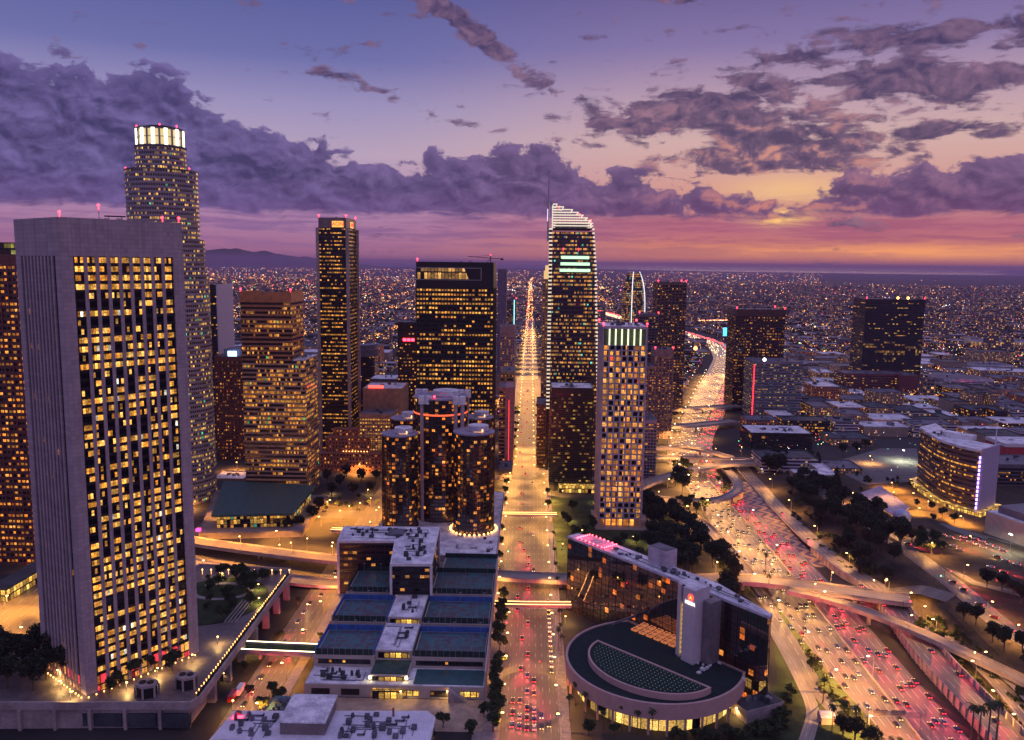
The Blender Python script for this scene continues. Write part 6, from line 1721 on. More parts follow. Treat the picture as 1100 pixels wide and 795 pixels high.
LP = {
 'avenue': lamp_proto('street_lamp', 9, 2.2, (1, .42, .09), 22000, sod, 'avenue lamp', 'lamps along the avenue'),
 'orange': lamp_proto('street_lamp', 8.5, 2.0, (1, .38, .07), 85000, sod, 'orange lamp', 'orange lamps on the side streets and bridges'),
 'freeway': lamp_proto('freeway_lamp', 12, 3.0, (1, .45, .11), 125000, wht, 'freeway lamp', 'tall lamps along the freeway'),
 'far_avenue': lamp_proto('street_lamp', 9, 2.2, (1, .46, .10), 105000, sod, 'avenue lamp', 'lamps along the avenue'),
 'bridge': lamp_proto('street_lamp', 8.5, 2.0, (1, .38, .055), 180000, sod, 'bridge lamp', 'orange lamps on the side streets and bridges'),
 'small': lamp_proto('garden_lamp', 4, .2, (1, .60, .18), 5000, sod, 'garden lamp', 'small lamps in the gardens', head=.3),
 'flood': lamp_proto('flood_lamp', 13, 1.0, (.95, 1, .72), 42000, grn, 'flood lamp', 'bright white lamps over the car parks', head=1.1),
 'hill': lamp_proto('street_lamp', 9, 2.2, (1, .44, .11), 34000, sod, 'hill lamp', 'lamps on the hillside roads'),
}
LUSED = {k: False for k in LP}
def lamp(kind, x, y, z, rz, label):
    if not LUSED[kind]:
        LUSED[kind] = True; r = LP[kind]; r.location = (x, y, z); r.rotation_euler = (0, 0, rz); r['label'] = label; return r
    return dup(LP[kind], (x, y, z), rz, label)
def place_lamps():
    rr = random.Random(2)
    k = 0; y = 345
    while y < 2700:
        for sx, rz, nm in ((-19.6, 0, 'left'), (17.1, PI, 'right')):
            lamp('avenue' if y < 560 else 'far_avenue', sx + (7.4 if sx < 0 and y < 480 else 4.4 if sx < 0 and y > 800 else -9 if sx > 0 and y > 800 else 0), y + rr.uniform(-1, 1), .15, rz, f'{ordw(k)} lamp up the {nm} kerb of the avenue from the bottom of the photo')
        y += 27 if y < 520 else 34 if y < 1500 else 75; k += 1
    for i in range(15):
        y = 350 + i * 38
        lamp('orange', -120.8, y, .15, PI, f'{ordw(i)} orange lamp along the street between the raised plaza and the terraced complex')
    for j, cy in enumerate(CROSS[:5]):
        for i in range(6):
            x = -45 - i * 62
            if blocked(x, cy, x + .2, cy + .2, -12) and abs(x) < 0: continue
            lamp('orange', x, cy + 9.5, .15, -PI / 2, f'{ordw(i)} orange lamp left from the avenue along the {ordw(j)} cross street')
    brd = [(-400, 598), (-345, 594), (-290, 580), (-245, 564), (-205, 554), (-165, 543), (-135, 538)]
    for i, (x, y) in enumerate(brd): lamp('bridge', x, y + 7, 6.2, -PI / 2, f'{ordw(i)} orange lamp along the curved bridge road behind the raised plaza')
    for i, (x, y) in enumerate([(-390, 558), (-330, 553), (-270, 543), (-215, 524), (-175, 512)]): lamp('bridge', x, y - 7, 3.2, PI / 2, f'{ordw(i)} orange lamp along the lower curved road behind the raised plaza')
    for i, (px, py) in enumerate([(20, 690), (50, 650), (5, 655), (-20, 720), (60, 612)]): lamp('bridge', *G(px, py), .1, 0, f'{ordw(i)} orange lamp round the corner street left of the ribbed tower')
    for i in range(30):
        s_ = 345 + i * 42; mx = med_x(s_)
        lamp('freeway', mx - LW(s_) - 1.2, s_, .05, 0, f'{ordw(i)} tall lamp up the inbound edge of the freeway')
        if i % 2: lamp('freeway', mx, s_ + 15, .05, PI if i % 4 == 1 else 0, f'{ordw(i // 2)} tall lamp up the median of the freeway')
    for i, (x, y) in enumerate([(224, 352), (232, 402), (236, 452), (234, 510), (228, 560), (226, 620), (228, 690), (232, 760)]): lamp('hill', x - 1, y, land_h(x, y) * .5 + 1.5, PI, f'{ordw(i)} lamp along the frontage road beside the freeway')
    for i, (px, py) in enumerate([(1090, 690), (1060, 662), (1035, 622), (1000, 596), (975, 640), (940, 628), (962, 570), (915, 537), (884, 516), (1047, 706), (1072, 748), (990, 655)]):
        q = G(px, py, 7.5); lamp('hill', q[0], q[1], land_h(*q) + .2, rr.random() * 6, f'{ordw(i)} lamp on the hillside roads right of the freeway')
    for i, (x, y, z, rz) in enumerate([(125, 523, 7.6, -1.5), (160, 521, 7.6, -1.5), (195, 508, 7.8, -1.6), (225, 498, 7.9, -1.6), (176, 484, 7.8, 1), (214, 441, 8, .6), (231, 398, 8.3, .3), (150, 815, 7, -1.5), (185, 832, 7.2, -1.5), (205, 815, 7.4, -1.5), (128, 735, 7, -1.2), (165, 775, 7, 1.5), (112, 690, 6.5, 1), (145, 600, 6, 2.6), (132, 650, 6.2, 2.6), (200, 860, 7, 1.5), (230, 870, 7, 1.5)]):
        lamp('hill', x, y, z, rz, f'{ordw(i)} lamp on the flyovers and ramps over the freeway')
    n_ = 0
    for yy in (980, 1060, 1130, 1210, 1300, 1390, 1480):
        xx = med_x(yy) + 75
        while xx < yy * .62:
            if not blocked(xx - .5, yy - .5, xx + .5, yy + .5, .5): lamp('orange', xx, yy, .1, rr.random() * 6, f'{ordw(n_)} orange lamp in the streets right of the freeway'); n_ += 1
            xx += 78
        xx = -70
        while xx > -yy * .5:
            if not blocked(xx - .5, yy - .5, xx + .5, yy + .5, .5): lamp('orange', xx, yy, .1, rr.random() * 6, f'{ordw(n_)} orange lamp in the streets beyond the park'); n_ += 1
            xx -= 110
    for i, (px, py) in enumerate([(352, 548), (385, 552), (405, 560), (368, 560), (345, 566), (398, 545), (228, 560), (246, 545), (330, 592), (360, 596), (300, 582)]): lamp('bridge' if i < 6 else 'orange', *G(px, py), .1, i, f'{ordw(i)} orange lamp around the small park and the green roofed pavilion')
    for i, (px, py) in enumerate([(978, 540), (996, 550), (1014, 560), (1034, 566), (958, 528), (985, 556)]): lamp('bridge', *G(px, py), .2, i, f'{ordw(i)} orange lamp at the foot of the curved office block')
    for i, (px, py) in enumerate([(970, 497), (1085, 592), (1043, 590), (1000, 548), (935, 500), (960, 545)]):
        q = G(px, py, 7.5 if py > 560 else 0); lamp('flood' if i in (0, 1) else 'hill', q[0], q[1], land_h(*q) + .2, PI / 2, ('bright starry lamp over the car park left of the curved office block', 'bright starry lamp over the car park at the right edge', 'lamp among the cars in front of the curved office block', 'lamp under orange lit trees by the curved office block', 'lamp at the far left corner of the upper car park', 'lamp by the low mauve roofed house')[i])
    gl = [(612, 560), (635, 600), (655, 590), (680, 582), (700, 588), (604, 590), (625, 575), (604, 532), (640, 540), (715, 628), (607, 668), (625, 705), (648, 762), (680, 775), (745, 778), (790, 768), (815, 735), (330, 655), (395, 745), (480, 750), (430, 750), (375, 548), (395, 530), (355, 530), (300, 590), (268, 700), (250, 760), (240, 730), (318, 548)]
    for i, (px, py) in enumerate(gl):
        lamp('small', *G(px, py, 1), .9 if 596 < px < 716 and py < 640 else .2, 0, f'small warm lamp number {ordw(i)} counted round the gardens and forecourts')
    for i, (x, y) in enumerate([(-215, 352), (-222, 362), (-184, 352), (-176, 366), (-165, 380), (-205, 343), (-155, 450), (-162, 470), (-190, 486), (-160, 400)]): lamp('small', x, y, 12.05, 0, f'{ordw(i)} small lamp on the raised plaza around the ribbed tower')
place_lamps()
# traffic signals
def signal(x, y, z, rz, col, label):
    root = thing('traffic_signal', label, 'traffic signal', (x, y, z), 'traffic signals at the junctions')
    mb = MB(); mb.tube((0, 0, 0), (0, 0, 5.5), .12); mb.tube((0, 0, 5.5), (4, 0, 5.7), .08); mb.box(3.7, -.2, 4.9, 4.2, .2, 6.1); mb.build('mast', blackmetal, root, root=(0, 0, 0))
    mb = MB(); mb.ball((3.95, -.3, 5.5), .42, 6); mb.build('signal_light', col, root, root=(0, 0, 0)); root.rotation_euler = (0, 0, rz)
for i, (px, py, z, rz, c, lb) in enumerate([(1003, 627, 7.6, 0, green_em, 'green traffic signal at the hillside junction'), (1014, 622, 7.6, 0, red_em, 'red traffic signal behind the green one at the hillside junction'), (970, 655, 7.6, 0, red_em, 'red traffic signal on the verge of the hillside ramp'),
        (537, 678, .2, 0, red_em, 'red traffic signal at the left kerb of the avenue'), (588, 722, .2, PI, red_em, 'red traffic signal at the right kerb of the avenue'), (592, 560, .2, PI, green_em, 'green traffic signal by the far footbridge'), (540, 600, .2, 0, green_em, 'green traffic signal before the road bridge')]):
    signal(*G(px, py, z), z, rz, c, lb)

# ================================================================== CARS
head_em = emis('headlight', (1, .60, .20), 5); tail_em = emis('tail_light', (1, .02, .03), 9)
CARCOL = [('white', (.7, .7, .7)), ('black', (.02, .02, .02)), ('silver', (.4, .4, .42)), ('red', (.4, .02, .02)), ('blue', (.03, .06, .2))]
def car_meshes():
    """low saloon: shaped hull with wheels, a glasshouse, two head and two tail lights; nose points to +Y"""
    prof = [(-2.2, .35, .80), (-2.15, .30, 1.0), (-1.0, .28, 1.03), (1.0, .28, .98), (2.1, .32, .82), (2.25, .4, .6)]
    def hull(mb):
        w = .9
        for (y0, a0, b0), (y1, a1, b1) in zip(prof, prof[1:]):
            mb.face([(-w, y0, b0), (w, y0, b0), (w, y1, b1), (-w, y1, b1)]); mb.face([(-w, y1, a1), (w, y1, a1), (w, y0, a0), (-w, y0, a0)])
            for s_ in (-1, 1): mb.face([(s_ * w, y0, a0), (s_ * w, y1, a1), (s_ * w, y1, b1), (s_ * w, y0, b0)])
        for y, a, b in (prof[0], prof[-1]): mb.face([(-w, y, a), (w, y, a), (w, y, b), (-w, y, b)])
        mb.face([(-.62, -1.2, 1.42), (.62, -1.2, 1.42), (.62, .35, 1.42), (-.62, .35, 1.42)])
        return mb
    def glass(mb, mi=0):
        b = [(-.84, -1.75, 1.0), (.84, -1.75, 1.0), (.84, 1.05, .98), (-.84, 1.05, .98)]; t = [(-.64, -1.2, 1.41), (.64, -1.2, 1.41), (.64, .35, 1.41), (-.64, .35, 1.41)]
        for k in range(4): mb.face([b[k], b[(k + 1) % 4], t[(k + 1) % 4], t[k]], mi=mi)
        return mb
    def wheels(mb, mi=0):
        for x in (-.82, .82):
            for y in (-1.35, 1.35): mb.tube((x - .12, y, .33), (x + .12, y, .33), .33, n=10, mi=mi)
        return mb
    def lite(mb, x, y, mi=0, w=.26, h=.13, z=.68): mb.box(x - w, y - .06, z - h, x + w, y + .06, z + h, mi); return mb
    return hull, glass, wheels, lite
hull, glassh, wheels, lite = car_meshes()
tyre = plain('tyre', (.015, .015, .015), .9); carglass = plain('car_glass', (.01, .01, .012), .08)
def car_detailed(col):
    nm, rgb = CARCOL[col]
    paint, nt, b = (MATS.get('paint_' + nm), None, None)
    if paint is None:
        paint, nt, b = principled('paint_' + nm); b.inputs['Base Color'].default_value = (*rgb, 1); b.inputs['Roughness'].default_value = .25; b.inputs['Coat Weight'].default_value = .6; MATS['paint_' + nm] = paint
    root = thing('car', 'car', 'car', (0, 0, 0)); Z = (0, 0, 0)
    bd = hull(MB()).build('body', paint, root, root=Z); glassh(MB()).build('window_glass', carglass, root, root=Z)
    for x in (-.82, .82):
        for y in (-1.35, 1.35):
            mb = MB(); mb.tube((x - .12, y, .33), (x + .12, y, .33), .33, n=10); mb.build('wheel', tyre, root, root=Z)
    for x in (-.62, .62):
        lite(MB(), x, 2.26).build('headlight', head_em, bd, root=Z); lite(MB(), x, -2.23).build('tail_light', tail_em, bd, root=Z)
    return root
def car_simple(col):
    nm, rgb = CARCOL[col]; mb = hull(MB()); glassh(mb, 1); wheels(mb, 2)
    for x in (-.62, .62): lite(mb, x, 2.26, 3, .24, .13); lite(mb, x, -2.23, 4, .26, .13)
    o = mb.build('car', [MATS['paint_' + nm], carglass, tyre, head_em, tail_em]); tag(o, 'car', 'car'); return o
DET = [car_detailed(i) for i in range(5)]; SIM = [car_simple(i) for i in range(5)]
FIRST = {}; USEDL = {}
def car_spot(name, col, en, size):
    l = bpy.data.lights.new(name, 'SPOT'); l.color = col; l.energy = en; l.shadow_soft_size = .25; l.spot_size = R(size); l.spot_blend = .6; return l
glow_in = car_spot('headlight_beam', (1, .50, .12), 26000, 52)
glow_out = car_spot('tail_light_beam', (1, .07, .08), 19000, 62)
def put_car(det, x, y, z, rz, label, group, col=None, glow=None):
    i = rnd.choices(range(5), (0.4, 7, 1.5, .7, 3))[0] if col is None else col
    P = (DET if det else SIM)[i]
    key = (det, i); lab = CARCOL[i][0] + ' ' + label; USEDL[lab] = USEDL.get(lab, 0) + 1
    if USEDL[lab] > 1: lab = lab + ('', ', farther one', ', farthest one', ', fourth one', ', fifth one', ', sixth one')[min(5, USEDL[lab] - 1)]
    if key not in FIRST:
        FIRST[key] = True; P.location = (x, y, z); P.rotation_euler = (0, 0, rz); P['label'] = lab; P['group'] = group; r = P
    else:
        if det: r = dup(P, (x, y, z), rz, lab, group)
        else: r = P.copy(); C.objects.link(r); r.location = (x, y, z); r.rotation_euler = (0, 0, rz); r['label'] = lab; r['group'] = group
    if glow:
        g = bpy.data.objects.new(glow.name, glow); C.objects.link(g); g.parent = r
        g.location = (0, 2.5, .95) if glow is glow_in else (0, -2.5, 1.1)
        g.rotation_euler = (R(86), 0, 0) if glow is glow_in else (R(-84), 0, 0)
    return r
def zone(y):
    for lim, t in ((385, 'nearest the bottom edge'), (430, 'just past the sign gantry'), (475, 'below the curved exit ramp'), (530, 'by the broad pale overpass'), (590, 'beyond the broad overpass'), (650, 'beside the chevron paving'),
                   (720, 'beside the loop ramp'), (800, 'by the pale rising flyover'), (880, 'under the thin overpasses'), (980, 'past the last flyover'), (1150, 'by the reddish road bridge'), (1350, 'by the greenish road bridge')):
        if y < lim: return t
    return 'far along the bend'
def traffic():
    rr = random.Random(9); n = 0; lst = []
    for lane in range(9):                                   # inbound, facing the viewer
        s_ = 335 + rr.uniform(0, 12)
        while s_ < 1900:
            off = 2.6 + lane * 3.7
            if off < LW(s_) - 2: lst.append((s_, -off, 1, lane))
            s_ += rr.uniform(13, 42) + (0 if s_ < 900 else 4)
    for lane in range(6):
        s_ = 335 + rr.uniform(0, 12)
        while s_ < 1900:
            if 2.6 + lane * 3.55 < RW(s_) - 1.2: lst.append((s_, 2.6 + lane * 3.55, 0, lane))
            s_ += rr.uniform(13, 42) + (0 if s_ < 900 else 4)
    lst.sort()
    stuff = MB(); 
    NEAR = 205
    for i, (s_, off, inb, lane) in enumerate(lst):
        mx = med_x(s_); dx = (med_x(s_ + 10) - med_x(s_ - 10)) / 20
        x, y = mx + off * math.cos(math.atan(dx)), s_ - off * math.sin(math.atan(dx)) * 1.0
        a = -math.atan(dx) + (PI if inb else 0)
        if i < NEAR:
            det = i < 46
            put_car(det, x, y, .07, a, f"car in {'inbound' if inb else 'outbound'} lane {ORD[lane]} from the median, {zone(y)}", 'cars on the freeway toward the viewer with headlights' if inb else 'cars on the freeway driving away with red tail lights',
                    glow=(glow_in if inb else glow_out) if i < 205 else None)
        else:
            c, s2 = math.cos(a), math.sin(a); base = len(stuff.v); t = MB()
            hull(t); glassh(t, 1); 
            for q in (-.62, .62): lite(t, q, 2.26, 3, .32, .25); lite(t, q, -2.23, 4, .32, .25)
            stuff.v += [(x + p[0] * c - p[1] * s2, y + p[0] * s2 + p[1] * c, p[2] + .07) for p in t.v]
            stuff.f += [tuple(k + base for k in f) for f in t.f]; stuff.uv += t.uv; stuff.mi += t.mi
    tag(stuff.build('distant_cars', [MATS['paint_silver'], carglass, tyre, head_em, tail_em]), 'dense far stream of cars along the freeway', 'cars', kind='stuff')
    # frontage road, ramps
    for i, (px, py, z) in enumerate([(1070, 775, 4.4), (1030, 725, 4.2), (1000, 700, 4.1), (962, 668, 4.0), (948, 650, 4), (925, 630, 3.8), (868, 580, 2), (840, 552, .6)]):
        q = G(px, py, z); put_car(True, q[0], q[1], z + .1, 0, f'car on the raised frontage road, {ORD[i]} from the bottom', 'cars on the frontage road', glow=glow_out)
    for i, (px, py) in enumerate([(1085, 678), (1068, 664), (1052, 650), (1035, 634), (1024, 626), (975, 585), (930, 556), (900, 538)]):
        q = G(px, py, 7.5); q = G(px, py, land_h(*q) + .3); put_car(True, q[0], q[1], land_h(*q) + .45, .75, f'car on the hillside road, {ORD[i]} from the right edge', 'cars on the hillside road', glow=glow_out)
    # avenue: queue at the bottom, steady traffic further up
    k = 0
    ql = [(-9, 351), (-5.6, 350), (-5.6, 358), (-2.2, 349), (-2.2, 357), (-2.2, 366), (1.2, 349), (1.2, 356), (1.2, 364), (4.6, 350), (4.6, 359), (-5.6, 372), (-2.2, 381), (-2.2, 397), (1.2, 379), (-9, 362), (-9, 372), (8, 352), (-5.6, 404), (1.2, 392)]
    for x, y in ql:
        x += 3.2
        put_car(True, x, y, .08, 0 if x < 6 else PI, f'car in the queue on the avenue, {ORD[k]} counted from the bottom', 'cars queueing on the avenue at the bottom', glow=glow_out if k % 2 == 0 else None); k += 1
    k = 0; y = 420
    while y < 620:
        x = rr.choice([-5.6, -2.2, 1.2, 4.6, 8]); put_car(True, x, y, .08, 0 if x < 2 else PI, f'car driving on the avenue between the bridges, {ordw(k)} from the bottom', 'cars on the middle avenue'); y += rr.uniform(9, 20); k += 1
    k = 0
    for y0 in range(630, 1400, 34):
        for _ in range(1):
            x = rr.choice([-9.5, -6, -2.6, .8, 4.2]); put_car(False, x, y0 + rr.uniform(-4, 4), .08, 0 if x < 0 else PI, f'car on the far avenue, {ordw(k)} beyond the far footbridge', 'cars on the far avenue'); k += 1
    # parked along the right kerb
    for i in range(16):
        put_car(True, 13.7, 402 + i * 5.9, .08, PI, f'car parked at the right kerb of the avenue, {ORD[i]} from the bottom', 'cars parked at the kerb', col=rr.choice([0, 1, 2]))
    k = 0
    for y0 in range(350, 560, 13):
        x = rr.choice([-133.5, -130, -126.5, -123]); put_car(True, x, y0, .08, 0 if x > -129 else PI, f'car on the street beside the raised plaza, {ORD[k]} from the bottom', 'cars beside the raised plaza', glow=None); k += 1
    lots = [(1012, 574), (1020, 577), (1028, 580), (1035, 577), (1042, 583), (1049, 586), (1056, 589), (1047, 578), (1055, 581), (1063, 585), (1070, 588), (1077, 592), (1071, 600), (1080, 604), (1092, 608), (1064, 611), (1078, 617), (1024, 588), (1031, 592), (1060, 622)]
    for i, (px, py) in enumerate(lots):
        q = G(px, py, 7); put_car(True, q[0], q[1], land_h(*q) + .4, .9, f'car parked in the right edge car park, {ordw(i)} counted from the curved office block', 'cars in the right car park', col=rr.choice([0, 0, 1, 2, 2]))
    # trucks under the plaza
    for i, (px, py) in enumerate([(250, 752), (258, 745)]):
        q = G(px, py); tr = thing('truck', f'{("red", "white and red")[i]} box truck parked beside the raised plaza', 'truck', (*q, 0))
        mb = MB(); mb.box(q[0] - 1.2, q[1] - 4, 1.1, q[0] + 1.2, q[1] + 3.5, 3.9); mb.build('cargo_box', MATS['paint_red'] if i == 0 else whitewall, tr)
        mb = MB(); mb.box(q[0] - 1.1, q[1] + 3.7, .7, q[0] + 1.1, q[1] + 5.6, 2.9); mb.build('cab', MATS['paint_red'], tr)
        for dx in (-1, 1):
            for dy in (-2.8, 3, 4.6): mb = MB(); mb.tube((q[0] + dx - .15, q[1] + dy, .5), (q[0] + dx + .15, q[1] + dy, .5), .5, n=10); mb.build('wheel', tyre, tr)
traffic()
# sign gantry across the inbound lanes
def gantry():
    a, b = G(925, 783, 0), G(985, 791, 0); y = 356
    root = thing('sign_gantry', 'steel truss sign gantry over the inbound freeway lanes at the bottom', 'sign gantry', (a[0], y, 0))
    x0, x1 = 158, 181.5
    for x in (x0, x1): mb = MB(); mb.tube((x, y, 0), (x, y, 8.2), .3, n=8); mb.build('post', steel, root)
    mb = MB()
    for z in (6.2, 8.0):
        for dy in (-.6, .6): mb.tube((x0, y + dy, z), (x1, y + dy, z), .12, n=4)
    n = 10
    for k in range(n):
        p, q = lerp(x0, x1, k / n), lerp(x0, x1, (k + 1) / n)
        for dy in (-.6, .6): mb.tube((p, y + dy, 6.2 if k % 2 else 8), (q, y + dy, 8 if k % 2 else 6.2), .08, n=4)
    mb.build('truss', steel, root)
    for k in range(2): mb = MB(); mb.box(x0 + 2 + k * 8.2, y + .75, 5.9, x0 + 8.5 + k * 8.2, y + .9, 8.5); mb.build('sign_panel', plain('sign_back', (.25, .22, .22), .5, .4), root)
gantry()

# ================================================================== TREES
def crown_mesh(name, lobes, n, ls, mat, seed):
    rr = random.Random(seed); mb = MB()
    tot = sum(l[3] ** 2 for l in lobes)
    for (cx, cy, cz, r, sq) in lobes:
        for _ in range(int(n * r * r / tot)):
            th, u = rr.random() * 2 * PI, rr.uniform(-.75, 1); rad = r * (rr.random() ** .28) * rr.uniform(.82, 1.1); h = math.sqrt(max(0, 1 - u * u))
            p = Vector((cx + rad * h * math.cos(th), cy + rad * h * math.sin(th), cz + rad * u * sq))
            a = Vector((rr.gauss(0, 1), rr.gauss(0, 1), rr.gauss(0, .6))).normalized(); b = a.cross(Vector((rr.gauss(0, 1), rr.gauss(0, 1), rr.gauss(0, 1)))).normalized()
            s_ = ls * rr.uniform(.6, 1.3)
            mb.face([tuple(p + a * s_), tuple(p + b * s_ * .7), tuple(p - a * s_ * .9), tuple(p - b * s_ * .8)])
    return mb
def tree_proto(kind, seed):
    rr = random.Random(seed); Z = (0, 0, 0)
    root = thing({'palm': 'palm_tree', 'cypress': 'cypress_tree', 'bush': 'bush', 'small': 'small_tree'}.get(kind, 'broadleaf_tree'), 'tree', 'tree')
    mb = MB()
    if kind == 'palm':
        h = 14 + rr.uniform(-1, 3)
        mb.tube((0, 0, 0), (.2, .1, h * .5), .32, .24, 7); mb.tube((.2, .1, h * .5), (.1, 0, h), .24, .2, 7); mb.build('trunk', bark, root, root=Z)
        mb = MB()
        for k in range(26):
            th = k * 2.4 + rr.random(); el = rr.uniform(-.5, 1.1); L = rr.uniform(2.2, 3.2); pr = Vector((.1, 0, h)); d = Vector((math.cos(th), math.sin(th), 0)); s_ = Vector((-d.y, d.x, 0))
            for q in range(5):
                el2 = el - .38 * q; nx = pr + (d * math.cos(el2) + Vector((0, 0, math.sin(el2)))) * (L / 5); w0, w1 = .42 * (1 - abs(q - 1.5) / 5), .42 * (1 - abs(q - .5) / 5)
                mb.face([tuple(pr - s_ * w0), tuple(nx - s_ * w1), tuple(nx), tuple(pr)]); mb.face([tuple(pr), tuple(nx), tuple(nx + s_ * w1 + Vector((0, 0, -.15))), tuple(pr + s_ * w0 + Vector((0, 0, -.15)))]); pr = nx
        mb.build('crown', foliage, root, root=Z); return root
    if kind == 'cypress':
        mb.tube((0, 0, 0), (0, 0, 12), .35, .1); mb.build('trunk', bark, root, root=Z)
        crown_mesh('crown', [(rr.uniform(-.3, .3), rr.uniform(-.3, .3), 2 + k * 1.5, 3.0 * (1 - k / 11) + .6, 1.3) for k in range(9)], 1100, .55, foliage_d, seed).build('crown', foliage_d, root, root=Z); return root
    R_ = {'round': 4.6, 'big': 6.5, 'small': 2.6, 'bush': 2.2}[kind]; th0 = {'round': 3.2, 'big': 5.5, 'small': 2.2, 'bush': .4}[kind]
    mb.tube((0, 0, 0), (.1, 0, th0), R_ * .07, R_ * .05, 7)
    lobes = []
    for k in range({'round': 9, 'big': 13, 'small': 6, 'bush': 6}[kind]):
        a = rr.random() * 2 * PI; d = R_ * rr.uniform(.15, .62); z = th0 + R_ * rr.uniform(.25, 1.15)
        c = (d * math.cos(a), d * math.sin(a), z); lobes.append((*c, R_ * rr.uniform(.30, .52), .85)); mb.tube((.1, 0, th0 * .8), c, R_ * .035, R_ * .012, 5)
    mb.build('trunk', bark, root, root=Z)
    crown_mesh('crown', lobes, {'round': 1300, 'big': 1900, 'small': 500, 'bush': 380}[kind], {'round': .48, 'big': .58, 'small': .34, 'bush': .36}[kind], foliage, seed).build('crown', foliage if kind != 'big' else foliage_d, root, root=Z)
    return root
TP = {'round': [tree_proto('round', 1), tree_proto('round', 2), tree_proto('round', 3)], 'big': [tree_proto('big', 4), tree_proto('big', 5), tree_proto('big', 6)], 'small': [tree_proto('small', 7), tree_proto('small', 8)],
      'palm': [tree_proto('palm', 9), tree_proto('palm', 10)], 'cypress': [tree_proto('cypress', 11)], 'bush': [tree_proto('bush', 12), tree_proto('bush', 13)]}
TU = set()
KN = {'round': 'round dense tree', 'big': 'large loose dark tree', 'small': 'small leafy tree', 'palm': 'tall slim palm', 'cypress': 'dark pointed cypress', 'bush': 'low rounded bush'}
CNT = {}
def tree(kind, x, y, z, where, group, sc=1.0):
    i = rnd.randrange(len(TP[kind])); P = TP[kind][i]
    c = CNT[(kind, where)] = CNT.get((kind, where), -1) + 1
    lab = f'{ordw(c)} {KN[kind]} {where}'
    if (kind, i) not in TU: TU.add((kind, i)); r = P; P['label'] = lab; P['group'] = group
    else: r = dup(P, (0, 0, 0), 0, lab, group)
    r.location = (x, y, z); r.rotation_euler = (0, 0, rnd.random() * 6.28); s_ = sc * rnd.uniform(.85, 1.15); r.scale = (s_, s_, s_ * rnd.uniform(.9, 1.1))
def trees_px(kind, pts, where, group, z=0.0, sc=1.0, land=False):
    for px, py in sorted(pts, key=lambda p: (-p[1], p[0])):
        q = G(px, py, z)
        zz = z
        if land:
            for _ in range(3): q = G(px, py, land_h(*q))
            zz = land_h(*q)
        tree(kind, q[0], q[1], zz, where, group, sc)
def ring_fill(n, poly, seed):
    """n points inside a pixel polygon"""
    rr = random.Random(seed); xs = [p[0] for p in poly]; ys = [p[1] for p in poly]; out = []
    while len(out) < n:
        x, y = rr.uniform(min(xs), max(xs)), rr.uniform(min(ys), max(ys)); c = False
        for (ax, ay), (bx, by) in zip(poly, poly[1:] + poly[:1]):
            if (ay > y) != (by > y) and x < (bx - ax) * (y - ay) / (by - ay) + ax: c = not c
        if c: out.append((x, y))
    return out
